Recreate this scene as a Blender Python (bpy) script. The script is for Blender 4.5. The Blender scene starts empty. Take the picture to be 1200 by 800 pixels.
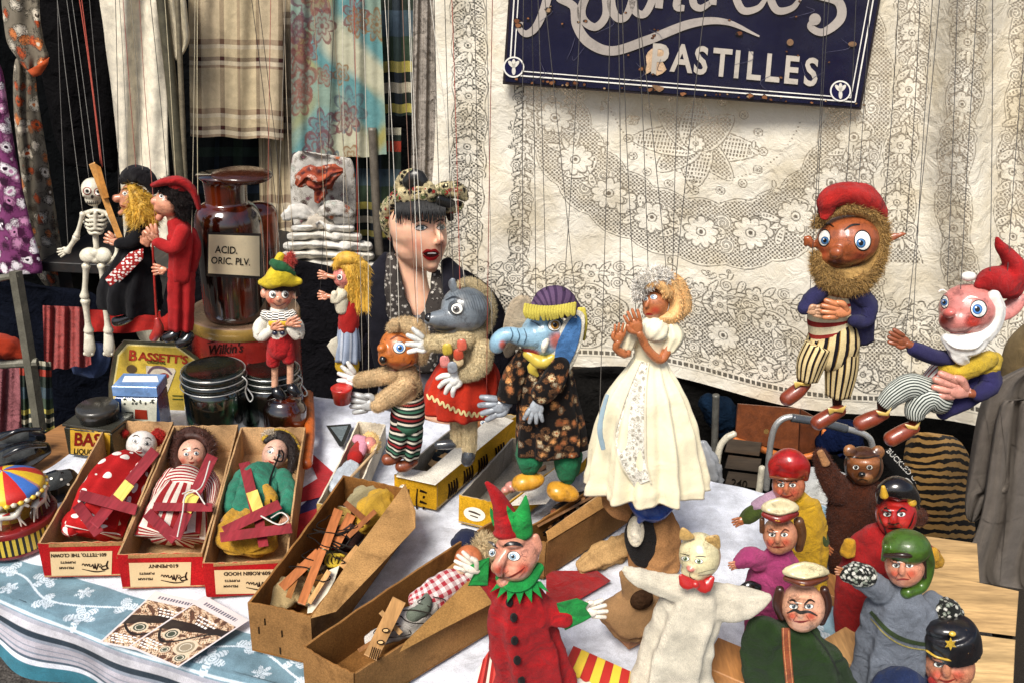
SUN_E, EXPO = 3.5, .5
import bpy, math, random
import numpy as np
from math import sin, cos, pi, radians, sqrt, atan2, floor
from mathutils import Vector
from mathutils.bvhtree import BVHTree
from mathutils.geometry import tessellate_polygon
rnd = random.Random(7)
sc = bpy.context.scene
COL = sc.collection
# ------------------------------------------------------------------ camera
PIT, ROL = radians(23.4), radians(2.8)
CAM = np.array([0, 0, 1.55])
FW = np.array([0, cos(PIT), -sin(PIT)])
_r = np.array([1., 0, 0]); _u = np.array([0, sin(PIT), cos(PIT)])
RT = cos(ROL) * _r + sin(ROL) * _u
UP = -sin(ROL) * _r + cos(ROL) * _u
TZ = .75                                   # table height
cd = bpy.data.cameras.new('camera'); co = bpy.data.objects.new('camera', cd); COL.objects.link(co)
from mathutils import Matrix
co.matrix_world = Matrix(((RT[0], UP[0], -FW[0], CAM[0]), (RT[1], UP[1], -FW[1], CAM[1]), (RT[2], UP[2], -FW[2], CAM[2]), (0, 0, 0, 1)))
cd.lens = 30; cd.sensor_width = 36; cd.clip_start = .02; cd.clip_end = 200
sc.camera = co

def lin(h):
    if not isinstance(h, str): return tuple(h)
    h = h.lstrip('#'); o = []
    for i in (0, 2, 4):
        v = int(h[i:i + 2], 16) / 255
        o.append(v / 12.92 if v <= .04045 else ((v + .055) / 1.055) ** 2.4)
    return tuple(o)

def rays(x, y):
    x = np.asarray(x, float)[..., None]; y = np.asarray(y, float)[..., None]
    return FW + RT * ((x - 600) / 1000) + UP * ((400 - y) / 1000)
class Y:                                   # placer: sight line met with the upright plane at distance v
    def __init__(s, v): s.v = v
    def dep(s, x, y): return (s.v(x) if callable(s.v) else s.v) / rays(x, y)[..., 1]
    def P(s, x, y, off=0):
        k = s.dep(x, y); return CAM + rays(x, y) * (k * (1 - np.asarray(off) / 1000.))[..., None]
    def S(s, x, y): return s.dep(x, y) / 1000
class Z(Y):                                # placer: sight line met with the level plane at height v
    def dep(s, x, y): return (s.v - CAM[2]) / rays(x, y)[..., 2]
class N(Y):                                # placer: sight line met with a plane through three points
    def __init__(s, a, b, c): s.a = np.array(a); n = np.cross(np.array(b) - s.a, np.array(c) - s.a); s.n = n / np.linalg.norm(n)
    def dep(s, x, y): return ((s.a - CAM) @ s.n) / (rays(x, y) @ s.n)
class S(Y):                                # placer: sight line met with a surface that is already built
    def __init__(s, ob):
        ob = ob if isinstance(ob, list) else [ob]; V = []; F = []
        for o in ob:
            b = len(V); mw = Matrix.Translation(o.location) if o.parent is None else Matrix.Translation(o.parent.location)
            if o.parent is not None and o.parent.parent is not None: mw = Matrix.Translation(o.parent.parent.location)
            V += [mw @ v.co for v in o.data.vertices]; F += [[b + i for i in p.vertices] for p in o.data.polygons]
        s.b = BVHTree.FromPolygons(V, F)
        s.d = float(np.mean([(np.array(v) - CAM) @ FW for v in V[::max(1, len(V) // 50)]]))
    def dep(s, x, y):
        x = np.asarray(x, float); y = np.asarray(y, float); R = rays(x, y).reshape(-1, 3); o = []
        for r in R:
            h = s.b.ray_cast(Vector(CAM), Vector(r))
            if h[0] is not None: k = (np.array(h[0]) - CAM) @ FW
            else:
                h = s.b.find_nearest(Vector(CAM + r * s.d)); k = ((np.array(h[0]) - CAM) @ FW) if h[0] is not None else s.d
            o.append(k)
        return np.array(o).reshape(x.shape)

# ------------------------------------------------------------------ objects
def tag(o, label, cat, group=None, kind=None):
    if label: o['label'] = label
    if cat: o['category'] = cat
    if group: o['group'] = group
    if kind: o['kind'] = kind
    return o
def thing(name, label, cat, loc, group=None):
    o = bpy.data.objects.new(name, None); COL.objects.link(o); o.location = tuple(float(v) for v in loc); o.empty_display_size = .05
    return tag(o, label, cat, group)
def crom(p, n, closed=False):
    p = np.asarray(p, float); m = len(p)
    if m == 2 and not closed:
        t = np.linspace(0, 1, n)[:, None]; return p[0] * (1 - t) + p[1] * t
    if closed: q = np.vstack([p[-1], p, p[0], p[1]]); T = np.arange(n) / n * m
    else: q = np.vstack([2 * p[0] - p[1], p, 2 * p[-1] - p[-2]]); T = np.linspace(0, m - 1 - 1e-9, n)
    i = np.floor(T).astype(int); t = (T - i)[:, None]
    a, b, c, d = q[i], q[i + 1], q[i + 2], q[i + 3]
    return .5 * (2 * b + (c - a) * t + (2 * a - 5 * b + 4 * c - d) * t ** 2 + (3 * b - a - 3 * c + d) * t ** 3)
_txt = {}
def textmesh(s, bold=0, shear=0):
    k = (s, bold, shear)
    if k not in _txt:
        c = bpy.data.curves.new('t', 'FONT'); c.body = s; c.offset = bold; c.shear = shear; c.resolution_u = 3
        o = bpy.data.objects.new('t', c); COL.objects.link(o); dg = bpy.context.evaluated_depsgraph_get()
        me = o.evaluated_get(dg).to_mesh()
        _txt[k] = ([tuple(v.co[:2]) for v in me.vertices], [list(p.vertices) for p in me.polygons])
        bpy.data.objects.remove(o); bpy.data.curves.remove(c)
    return _txt[k]

class M:
    def __init__(s, pl, c='#ffffff'): s.pl = pl; s.V = []; s.F = []; s.C = []; s.T = []; s.c = lin(c)
    def col(s, c): s.c = lin(c); return s
    def add(s, V, F, st=None, c=None):
        b = len(s.V); V = np.asarray(V, float).reshape(-1, 3); s.V += V.tolist()
        s.F += [[i + b for i in f] for f in F]
        s.C += [c or s.c] * len(V) if not isinstance(c, np.ndarray) else c.tolist()
        s.T += (np.asarray(st).tolist() if st is not None else [[0., 0.]] * len(V)); return s
    # px ellipsoid
    def ell(s, x, y, rx, ry, rz=None, rot=0, off=0, n=20, c=None):
        if c: s.col(c)
        rz = rz or min(rx, ry); k = float(s.pl.S(x, y)); P = s.pl.P(x, y, off)
        a = radians(rot); X = RT * cos(a) + UP * sin(a); U = -RT * sin(a) + UP * cos(a); m = max(6, n // 2)
        V = [P + U * ry * k]; st = [(0, 0)]
        for j in range(1, m):
            f = pi * j / m
            for i in range(n):
                t = 2 * pi * i / n; V.append(P + k * (X * rx * sin(f) * cos(t) - FW * rz * sin(f) * sin(t) + U * ry * cos(f))); st.append((i / n, j / m))
        V.append(P - U * ry * k); st.append((0, 1)); F = []
        for i in range(n):
            F.append([0, 1 + i, 1 + (i + 1) % n]); e = len(V) - 1; b = 1 + (m - 2) * n; F.append([e, b + (i + 1) % n, b + i])
            for j in range(m - 2): a0 = 1 + j * n; F.append([a0 + i, a0 + n + i, a0 + n + (i + 1) % n, a0 + (i + 1) % n])
        return s.add(V, F, st)
    # px tube / loft: points (x, y, halfwidth[, off[, depth ratio]])
    def loft(s, pts, n=None, seg=16, d=1., folds=None, wr=0, cap='round', c=None, sm=True, ph=0):
        if c: s.col(c)
        pts = [list(p) + [0, d][len(p) - 3:] for p in pts]
        L = sum(math.hypot(a[0] - b[0], a[1] - b[1]) for a, b in zip(pts, pts[1:]))
        n = n or max(6, min(90, int(L / 3)))
        q = crom(pts, n) if sm else crom(pts, n); q[:, 2] = np.maximum(q[:, 2], .15)
        if not sm:
            p = np.asarray(pts, float); l = np.r_[0, np.cumsum(np.hypot(np.diff(p[:, 0]), np.diff(p[:, 1])) + .01)]; t = np.linspace(0, l[-1], n)
            q = np.stack([np.interp(t, l, p[:, k]) for k in range(5)], 1)
        P = s.pl.P(q[:, 0], q[:, 1], q[:, 3]); K = s.pl.S(q[:, 0], q[:, 1])
        T = np.gradient(P, axis=0); T /= np.linalg.norm(T, axis=1)[:, None] + 1e-12
        v = P - CAM; v /= np.linalg.norm(v, axis=1)[:, None]
        W = np.cross(T, v); W /= np.linalg.norm(W, axis=1)[:, None] + 1e-9; D = np.cross(W, T)
        th = np.arange(seg) / seg * 2 * pi; t = np.linspace(0, 1, n)[:, None]
        f = np.ones((n, seg))
        if folds: k, a0, a1 = folds; f += (a0 + (a1 - a0) * t) * (np.sin(k * th + ph + 1.3 * t) + .45 * np.sin((k * 1.7 // 1) * th + 2 + ph + 2 * t))
        if wr: f += wr * (np.sin(t * 23 + 2 * np.sin(th + ph)) * .5 + np.sin(t * 41 + 3 * np.cos(th * 2)) * .35 + np.sin(5 * th + 9 * t) * .4)
        r = (q[:, 2] * K)[:, None] * f
        R = P[:, None] + W[:, None] * (r * np.cos(th))[..., None] - D[:, None] * (r * q[:, 4][:, None] * np.sin(th))[..., None] * -1
        rings = list(R); st = [[(i / seg, tt) for i in range(seg)] for tt in t[:, 0]]
        if cap == 'round':
            for e, sg in ((0, -1), (n - 1, 1)):
                ex = []
                for sc_, o in ((.93, .3), (.72, .58), (.4, .78), (.06, .85)):
                    ex.append(P[e] + (R[e] - P[e]) * sc_ + T[e] * sg * o * q[e, 2] * K[e] * min(1, q[e, 4] + .2))
                if e == 0: rings = ex[::-1] + rings; st = [st[0]] * 4 + st
                else: rings += ex; st += [st[-1]] * 4
        elif cap == 'hem':                  # open hem: turned in and closed further up
            e = n - 1; up = P[max(0, n - 5)]
            rings += [P[e] + (R[e] - P[e]) * .96, up + (R[e] - P[e]) * .5, up + (R[e] - P[e]) * .02]; st += [st[-1]] * 3
            rings = [P[0] + (R[0] - P[0]) * .02] + rings; st = [st[0]] + st
        else: rings = [P[0] + (R[0] - P[0]) * .01] + rings + [P[-1] + (R[-1] - P[-1]) * .01]; st = [st[0]] + st + [st[-1]]
        V = np.array(rings).reshape(-1, 3); m = len(rings)
        F = [[j * seg + i, j * seg + (i + 1) % seg, (j + 1) * seg + (i + 1) % seg, (j + 1) * seg + i] for j in range(m - 1) for i in range(seg)]
        return s.add(V, F, np.array(st).reshape(-1, 2))
    def poly(s, pts, th=3, off=0, sub=0, c=None, bev=.06):
        if c: s.col(c)
        p = np.array(pts, float)[:, :2]; p = crom(p, len(p) * sub, True) if sub else p
        q = np.array([pt[2] if len(pt) > 2 else 0 for pt in pts], float)
        q = np.interp(np.arange(len(p)) / len(p) * len(q), np.arange(len(q) + 1), np.r_[q, q[0]]) if sub else q
        n = len(p); ce = p.mean(0); pi_ = ce + (p - ce) * (1 - bev); V = []
        for pp, o in ((pi_, -th / 2), (p, -th / 2 + th * .2), (p, th / 2 - th * .2), (pi_, th / 2)): V.append(s.pl.P(pp[:, 0], pp[:, 1], off + o + q))
        V = np.vstack(V); F = [[j * n + i, j * n + (i + 1) % n, (j + 1) * n + (i + 1) % n, (j + 1) * n + i] for j in range(3) for i in range(n)]
        tri = tessellate_polygon([[Vector((a, b, 0)) for a, b in p]])
        F += [[3 * n + i for i in t] for t in tri] + [[i for i in t[::-1]] for t in tri]
        pp = np.vstack([p] * 4); return s.add(V, F, (pp - pp.min(0)) / (np.ptp(pp, axis=0) + 1e-6))
    # paint laid on a surface
    def patch(s, pts, off=.5, sub=5, c=None, rings=3):
        if c: s.col(c)
        p = crom(np.array(pts, float), len(pts) * sub, True) if sub else np.array(pts, float); n = len(p); ce = p.mean(0)
        q = np.vstack([ce[None]] + [ce + (p - ce) * t for t in np.linspace(0, 1, rings + 1)[1:]])
        V = s.pl.P(q[:, 0], q[:, 1], off); F = [[0, 1 + i, 1 + (i + 1) % n] for i in range(n)]
        F += [[1 + j * n + i, 1 + j * n + (i + 1) % n, 1 + (j + 1) * n + (i + 1) % n, 1 + (j + 1) * n + i][::-1] for j in range(rings - 1) for i in range(n)]
        return s.add(V, F)
    def disc(s, x, y, rx, ry=None, off=.5, c=None, rot=0):
        ry = ry or rx; a = radians(rot)
        return s.patch([(x + rx * cos(t) * cos(a) + ry * sin(t) * sin(a), y - ry * sin(t) * cos(a) + rx * cos(t) * sin(a)) for t in np.arange(10) * pi / 5], off, 2, c)
    def stroke(s, pts, w=None, off=.6, c=None, sm=True, n=None):
        if c: s.col(c)
        p = np.array([list(q) + ([w] if len(q) < 3 else []) for q in pts], float)
        L = np.hypot(np.diff(p[:, 0]), np.diff(p[:, 1])).sum(); n = n or max(4, int(L / 2.5))
        q = crom(p, n); T = np.gradient(q[:, :2], axis=0); T /= np.linalg.norm(T, axis=1)[:, None] + 1e-9; N = np.stack([-T[:, 1], T[:, 0]], 1) * q[:, 2:3] / 2
        g = np.vstack([q[:, :2] - N, q[:, :2], q[:, :2] + N]); V = s.pl.P(g[:, 0], g[:, 1], off)
        return s.add(V, [[j * n + i, j * n + i + 1, (j + 1) * n + i + 1, (j + 1) * n + i] for j in range(2) for i in range(n - 1)])
    def text(s, t, x, y, size, ang=0, off=.6, c=None, bold=0, shear=0, xs=1, up=None):
        if c: s.col(c)
        V, F = textmesh(t, bold, shear); a = radians(ang); V = np.array(V)
        if not len(V): return s
        e = np.array([cos(a), sin(a)]) * size * xs; u = np.array([sin(a), -cos(a)]) * size if up is None else np.array(up) * size
        q = np.array([x, y]) + V[:, :1] * e + V[:, 1:] * u
        return s.add(s.pl.P(q[:, 0], q[:, 1], off), F)
    def quad(s, pts, off=.4, n=8, c=None):
        if c: s.col(c)
        p = np.array(pts, float); u, v = np.meshgrid(np.linspace(0, 1, n), np.linspace(0, 1, n)); u = u.ravel()[:, None]; v = v.ravel()[:, None]
        q = (p[0] * (1 - u) + p[1] * u) * (1 - v) + (p[3] * (1 - u) + p[2] * u) * v
        return s.add(s.pl.P(q[:, 0], q[:, 1], off), [[j * n + i, j * n + i + 1, j * n + n + i + 1, j * n + n + i] for j in range(n - 1) for i in range(n - 1)], np.hstack([u, v]))
    def lathe(s, P, prof, seg=40, ax=(0, 0, 1), c=None, flip=False):     # metres: (radius, height)
        if c: s.col(c)
        P = np.array(P, float); V = []; st = []
        for j, (r, h) in enumerate(prof):
            for i in range(seg):
                t = 2 * pi * i / seg; V.append(P + [r * cos(t), r * sin(t), h]); st.append((i / seg, j / max(1, len(prof) - 1)))
        m = len(prof); F = [[j * seg + i, j * seg + (i + 1) % seg, (j + 1) * seg + (i + 1) % seg, (j + 1) * seg + i] for j in range(m - 1) for i in range(seg)]
        return s.add(V, F, st)
    def wbox(s, c0, sz, rz=0, c=None, tilt=0):                      # metres
        if c: s.col(c)
        a, b, h = [v / 2 for v in sz]; V = []; e = min(a, b, h) * .12; cs, sn = cos(rz), sin(rz)
        for z in (-h, -h + e, h - e, h):
            k = e if abs(z) == h else 0
            for x, y in ((-a + k, -b + k), (a - k, -b + k), (a - k, b - k), (-a + k, b - k)):
                V.append((c0[0] + x * cs - y * sn, c0[1] + x * sn + y * cs, c0[2] + z))
        F = [[0, 3, 2, 1], [12, 13, 14, 15]] + [[4 * j + i, 4 * j + (i + 1) % 4, 4 * j + 4 + (i + 1) % 4, 4 * j + 4 + i] for j in range(3) for i in range(4)]
        uv = [(i % 4 in (1, 2), i // 8) for i in range(16)]
        return s.add(V, F, np.array(uv, float))
    def wtube(s, P, r, seg=10, c=None, sm=True, n=None):            # metres
        if c: s.col(c)
        P = np.array(P, float); n = n or (len(P) * 6 if sm else len(P)); q = crom(P, n) if sm else P; n = len(q)
        T = np.gradient(q, axis=0); T /= np.linalg.norm(T, axis=1)[:, None]; A = np.cross(T, [.3, .5, .81]); A /= np.linalg.norm(A, axis=1)[:, None]; B = np.cross(T, A)
        r = np.interp(np.linspace(0, 1, n), np.linspace(0, 1, len(r)), r) if hasattr(r, '__len__') else np.full(n, r)
        V = [q[0]] * seg; V = [np.tile(q[0], (seg, 1))]
        th = np.arange(seg) / seg * 2 * pi
        for i in range(n): V.append(q[i] + r[i] * (np.outer(np.cos(th), A[i]) + np.outer(np.sin(th), B[i])))
        V.append(np.tile(q[-1], (seg, 1))); m = n + 2
        return s.add(np.vstack(V), [[j * seg + i, j * seg + (i + 1) % seg, (j + 1) * seg + (i + 1) % seg, (j + 1) * seg + i] for j in range(m - 1) for i in range(seg)])
    def fuzz(s, n, L, c=None, down=0, w=.0005, jit=.6, src=None):   # short fibres standing on what is already in the mesh
        V0 = np.array(s.V); C0 = np.array(s.C); F = [f for f in s.F if len(f) >= 3]; A = V0[[f[0] for f in F]]; B = V0[[f[1] for f in F]]; Cc = V0[[f[2] for f in F]]
        N = np.cross(B - A, Cc - A); ar = np.linalg.norm(N, axis=1); ok = ar > 1e-12; idx = np.random.RandomState(len(V0)).choice(np.where(ok)[0], n, p=ar[ok] / ar[ok].sum())
        rs = np.random.RandomState(3); a = rs.rand(n, 1); b = rs.rand(n, 1); fl = (a + b > 1); a = np.where(fl, 1 - a, a); b = np.where(fl, 1 - b, b)
        P = A[idx] + (B - A)[idx] * a + (Cc - A)[idx] * b; Nn = N[idx] / ar[idx][:, None]
        ce = V0.mean(0); sgn = np.sign(((P - ce) * Nn).sum(1))[:, None]; sgn[sgn == 0] = 1; Nn *= sgn
        dr = Nn + rs.randn(n, 3) * jit; dr[:, 2] -= down; dr /= np.linalg.norm(dr, axis=1)[:, None]; sd = np.cross(dr, rs.randn(n, 3)); sd /= np.linalg.norm(sd, axis=1)[:, None] + 1e-9
        tip = P + dr * L * (.5 + rs.rand(n, 1)); V = np.stack([P - sd * w, P + sd * w, tip], 1).reshape(-1, 3)
        cc = C0[[F[i][0] for i in idx]] * (.75 + .6 * rs.rand(n, 1)); cc = np.repeat(cc, 3, 0)
        return s.add(V, [[3 * i, 3 * i + 1, 3 * i + 2] for i in range(n)], None, cc)
    def out(s, name, mat, par=None, blob=None, paint=None, smooth=True, fuzz=None, it=2):
        if blob:
            k = blob
            me = bpy.data.meshes.new('b'); me.from_pydata(s.V, [], s.F); o = bpy.data.objects.new('b', me); COL.objects.link(o)
            md = o.modifiers.new('r', 'REMESH'); md.mode = 'VOXEL'; md.voxel_size = k
            if it: m2 = o.modifiers.new('s', 'SMOOTH'); m2.iterations = it; m2.factor = .5
            ev = o.evaluated_get(bpy.context.evaluated_depsgraph_get()); em = ev.to_mesh()
            V = np.empty(len(em.vertices) * 3); em.vertices.foreach_get('co', V); V = V.reshape(-1, 3)
            F = [list(p.vertices) for p in em.polygons]
            b = BVHTree.FromPolygons([Vector(v) for v in s.V], s.F); C = []
            for v in V:
                h = b.find_nearest(Vector(v)); C.append(s.C[s.F[h[2]][0]] if h[2] is not None else s.c)
            bpy.data.objects.remove(o); bpy.data.meshes.remove(me); s.V = V.tolist(); s.F = F; s.C = C; s.T = [[0., 0.]] * len(V)
        if paint:
            V = np.array(s.V) - CAM; dz = V @ FW; px = 600 + 1000 * (V @ RT) / dz; py = 400 - 1000 * (V @ UP) / dz; C = np.array(s.C, float)
            md_ = np.median(dz) + .35 * np.ptp(dz) 
            for (x, y, rx, ry, c, soft) in paint:
                q = np.sqrt(((px - x) / rx) ** 2 + ((py - y) / ry) ** 2); w = np.clip((1 + soft - q) / max(2 * soft, 1e-3), 0, 1) * (dz < md_); w = (w * w * (3 - 2 * w))[:, None]; C = C * (1 - w) + np.array(lin(c)) * w
            s.C = C.tolist()
        if fuzz: s.fuzz(*fuzz)
        base = np.zeros(3)
        if par is not None:
            base = np.array(par.location) if par.type == 'EMPTY' or par.parent is None else np.array(par.parent.location)
            if par.parent is not None: base = np.array(par.parent.location)
        V = np.array(s.V) - base
        if par is None: base = V.mean(0); base[2] = V[:, 2].min(); V = V - base
        me = bpy.data.meshes.new(name); me.from_pydata(V.tolist(), [], s.F)
        me.attributes.new('Col', 'FLOAT_COLOR', 'POINT').data.foreach_set('color', np.hstack([np.array(s.C, float), np.ones((len(V), 1))]).ravel())
        me.attributes.new('st', 'FLOAT_VECTOR', 'POINT').data.foreach_set('vector', np.hstack([np.array(s.T, float), np.zeros((len(V), 1))]).ravel())
        if smooth: me.polygons.foreach_set('use_smooth', [True] * len(me.polygons))
        if isinstance(mat, str): mat = K[mat]
        me.materials.append(mat); me.update()
        o = bpy.data.objects.new(name, me); COL.objects.link(o)
        if par is not None: o.parent = par
        else: o.location = tuple(base)
        if par is not None and par.parent is not None: pass
        return o

def grid(name, pl, fx, cf, nx, ny, mat, par=None, alpha=None):
    """dense sheet: fx(u, v) -> x, y, off; cf(u, v) -> rgb (linear)"""
    u, v = np.meshgrid(np.linspace(0, 1, nx), np.linspace(0, 1, ny)); u = u.ravel(); v = v.ravel()
    r = fx(u, v); V = pl.P(*r) if pl is not None else np.stack(r, 1)
    base = np.array(par.location) if par is not None else np.r_[V.mean(0)[:2], V[:, 2].min()]; V = V - base
    i, j = np.meshgrid(np.arange(nx - 1), np.arange(ny - 1)); a = (j * nx + i).ravel(); F = np.stack([a, a + nx, a + nx + 1, a + 1], 1)
    me = bpy.data.meshes.new(name); nf = len(F); me.vertices.add(len(V)); me.loops.add(nf * 4); me.polygons.add(nf)
    me.vertices.foreach_set('co', V.ravel()); me.loops.foreach_set('vertex_index', F.ravel()); me.polygons.foreach_set('loop_start', np.arange(nf) * 4)
    me.polygons.foreach_set('use_smooth', np.ones(nf, bool)); me.update(calc_edges=True)
    C = cf(u, v); C = np.clip(C, 0, 1); A = np.ones((len(V), 1)) if alpha is None else alpha(u, v)[:, None]
    me.attributes.new('Col', 'FLOAT_COLOR', 'POINT').data.foreach_set('color', np.hstack([C, A]).ravel())
    me.attributes.new('st', 'FLOAT_VECTOR', 'POINT').data.foreach_set('vector', np.stack([u, v, u * 0], 1).ravel())
    me.materials.append(K[mat] if isinstance(mat, str) else mat)
    o = bpy.data.objects.new(name, me); COL.objects.link(o)
    if par is not None: o.parent = par
    else: o.location = tuple(base)
    return o

# ------------------------------------------------------------------ materials
class G:
    def __init__(s, name):
        s.m = bpy.data.materials.new(name); s.m.use_nodes = True; s.t = s.m.node_tree; s.b = s.t.nodes['Principled BSDF']; s.o = s.t.nodes['Material Output']
        s.co = s.n('ShaderNodeTexCoord').outputs['Object']
    def n(s, ty, **k):
        x = s.t.nodes.new(ty)
        for a, v in k.items(): setattr(x, a, v)
        return x
    def l(s, a, b): s.t.links.new(a, b)
    def math(s, op, a, b=None, c=None, clamp=False):
        x = s.n('ShaderNodeMath', operation=op, use_clamp=clamp)
        for i, v in enumerate((a, b, c)):
            if v is None: continue
            if hasattr(v, 'links'): s.l(v, x.inputs[i])
            else: x.inputs[i].default_value = v
        return x.outputs[0]
    def noise(s, sc_, det=4, rough=.55, co=None, dist=0):
        x = s.n('ShaderNodeTexNoise'); s.l(co or s.co, x.inputs['Vector']); x.inputs['Scale'].default_value = sc_; x.inputs['Detail'].default_value = det; x.inputs['Roughness'].default_value = rough; x.inputs['Distortion'].default_value = dist
        return x.outputs[0]
    def mr(s, v, a, b, c, d):
        x = s.n('ShaderNodeMapRange'); s.l(v, x.inputs[0])
        for i, q in enumerate((a, b, c, d)): x.inputs[i + 1].default_value = q
        return x.outputs[0]
    def mix(s, f, a, b, bt='MIX'):
        x = s.n('ShaderNodeMix', data_type='RGBA', blend_type=bt)
        for v, i in ((f, 0), (a, 6), (b, 7)):
            if hasattr(v, 'links'): s.l(v, x.inputs[i])
            elif i == 0: x.inputs[0].default_value = v
            else: x.inputs[i].default_value = (*lin(v), 1)
        return x.outputs[2]
    def ramp(s, v, cols):                       # constant colour bands
        x = s.n('ShaderNodeValToRGB'); r = x.color_ramp; r.interpolation = 'CONSTANT'; s.l(v, x.inputs[0])
        while len(r.elements) < len(cols): r.elements.new(.5)
        for e, (p, c) in zip(r.elements, cols): e.position = p; e.color = (*lin(c), 1)
        return x.outputs[0]
    def st(s):
        a = s.n('ShaderNodeAttribute', attribute_name='st'); x = s.n('ShaderNodeSeparateXYZ'); s.l(a.outputs['Vector'], x.inputs[0]); return x.outputs[0], x.outputs[1], a.outputs['Vector']
def even(n, cols): return [(i / len(cols), c) for i, c in enumerate(cols)]
def mk(name, rough=.6, var=.22, vs=30, fine=.12, fs=500, bump=.35, bs=400, bd=.0006, metal=0, coat=0, spec=None, weave=0, dirt=0, dc='#3a2616', ds=22, pat=None, stretch=None, sheen=0, wrk=0, sss=0, crack=0):
    g = G(name); co = g.co
    if stretch:
        mp = g.n('ShaderNodeMapping'); g.l(g.co, mp.inputs[0]); mp.inputs['Scale'].default_value = stretch; co = mp.outputs[0]
    col = pat(g) if pat else g.n('ShaderNodeAttribute', attribute_name='Col').outputs['Color']
    f = g.math('MULTIPLY', g.mr(g.noise(vs, 6, .6, co), .3, .7, 1 - var, 1 + var), g.mr(g.noise(fs, 3, .6, co), .3, .7, 1 - fine, 1 + fine))
    vm = g.n('ShaderNodeVectorMath', operation='SCALE'); g.l(col, vm.inputs[0]); g.l(f, vm.inputs['Scale']); col = vm.outputs[0]
    if dirt:
        d = g.mr(g.noise(ds, 9, .72, co, .5), .52, .7, 0, dirt); col = g.mix(d, col, dc)
    if crack:                                   # fine crazing and small chips down to the wood
        vo = g.n('ShaderNodeTexVoronoi', feature='DISTANCE_TO_EDGE'); vo.inputs['Scale'].default_value = 210; g.l(co, vo.inputs['Vector'])
        ck = g.math('MULTIPLY', g.math('LESS_THAN', vo.outputs['Distance'], .035), g.mr(g.noise(38, 3), .5, .62, 0, crack)); col = g.mix(ck, col, '#241610')
        col = g.mix(g.mr(g.noise(130, 5, .7), .705, .715, 0, .9), col, '#a98258')
    g.l(col, g.b.inputs['Base Color'])
    rv = g.mr(g.noise(vs * 2.3, 5, .6, co), .3, .7, max(0, rough - .12), min(1, rough + .12)); g.l(rv, g.b.inputs['Roughness'])
    g.b.inputs['Metallic'].default_value = metal; g.b.inputs['Specular IOR Level'].default_value = spec if spec is not None else (.12 if rough > .75 else .5); g.b.inputs['Coat Weight'].default_value = coat; g.b.inputs['Coat Roughness'].default_value = .12
    if sheen: g.b.inputs['Sheen Weight'].default_value = sheen
    if sss: g.b.inputs['Subsurface Weight'].default_value = sss; g.b.inputs['Subsurface Radius'].default_value = (.01, .004, .002); g.b.inputs['Subsurface Scale'].default_value = 1
    h = g.noise(bs, 4, .6, co)
    if weave:
        x = g.n('ShaderNodeSeparateXYZ'); g.l(g.co, x.inputs[0])
        w = g.math('ADD', g.math('SINE', g.math('MULTIPLY', g.math('ADD', x.outputs[0], x.outputs[1]), weave)), g.math('SINE', g.math('MULTIPLY', x.outputs[2], weave)))
        h = g.math('ADD', h, g.math('MULTIPLY', w, .25))
    if wrk: h = g.math('ADD', h, g.math('MULTIPLY', g.noise(wrk, 3, .5, g.co, .6), 6))
    if bump:
        b = g.n('ShaderNodeBump'); b.inputs['Strength'].default_value = bump; b.inputs['Distance'].default_value = bd; g.l(h, b.inputs['Height']); g.l(b.outputs[0], g.b.inputs['Normal'])
    return g.m
K = {}
K['paint'] = mk('gloss_paint', .36, .24, 45, .12, 500, .45, 160, .0009, coat=.35, dirt=.62, ds=75, dc='#2a1810', crack=.55)
K['skin'] = mk('person_skin', .55, .07, 60, .05, 900, .25, 900, .0004, sss=.3)
K['cloth'] = mk('woven_cloth', .9, .28, 28, .2, 900, .6, 500, .0016, weave=5200, sheen=.05, wrk=45)
K['satin'] = mk('satin_cloth', .3, .1, 30, .05, 900, .35, 60, .0015, sheen=.1, wrk=22)
K['felt'] = mk('felt', .95, .28, 45, .35, 1400, 1, 1100, .002, sheen=.08, wrk=38)
K['fur'] = mk('fur', .8, .3, 60, .3, 900, 1, 900, .002, sheen=.08)
K['trench'] = mk('coat_cotton', .85, .25, 12, .15, 900, 1, 300, .006, weave=5200, wrk=13)
K['hair'] = mk('hair', .55, .3, 80, .25, 900, .7, 900, .001, stretch=(1, 1, .15))
K['card'] = mk('cardboard', .85, .3, 14, .28, 500, .6, 350, .001, dirt=.75, dc='#3d2512', ds=10)
K['paper'] = mk('paper', .6, .07, 14, .05, 600, .2, 60, .0012, dirt=.12, dc='#8d7a5a')
K['wood'] = mk('wood', .55, .35, 30, .22, 260, .4, 200, .0006, stretch=(1, .12, 1), dirt=.35, dc='#3b1d0c', ds=40)
K['pine'] = mk('plywood', .6, .4, 14, .25, 160, .4, 200, .0008, stretch=(.15, 1.2, 1), dirt=.5, dc='#5a3c1e', ds=16)
K['tin'] = mk('printed_tin', .32, .22, 25, .1, 500, .25, 90, .0008, metal=.15, coat=.4, dirt=.5, dc='#2c1a0e', ds=35)
K['steel'] = mk('steel', .35, .2, 40, .1, 500, .15, 300, .0004, metal=.75)
K['iron'] = mk('painted_iron', .5, .3, 40, .2, 300, .5, 120, .001, metal=.3, dirt=.4, dc='#1b120c')
K['rubber'] = mk('black_gloss', .22, .2, 40, .1, 300, .2, 200, .0005, coat=.5)
K['dull'] = mk('dull_fabric', .97, .4, 12, .3, 400, .9, 120, .004, wrk=18, spec=.05)
K['string'] = mk('string', .8, .2, 200, 0, 500, 0)
K['bone'] = mk('bone_paint', .4, .15, 90, .1, 900, .4, 250, .0008, coat=.2, dirt=.5, dc='#5a4a35', ds=90)
K['enamel'] = mk('enamel_sign', .22, .2, 6, .06, 300, .2, 30, .002, coat=.6, dirt=.35, dc='#151018', ds=14)

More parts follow.
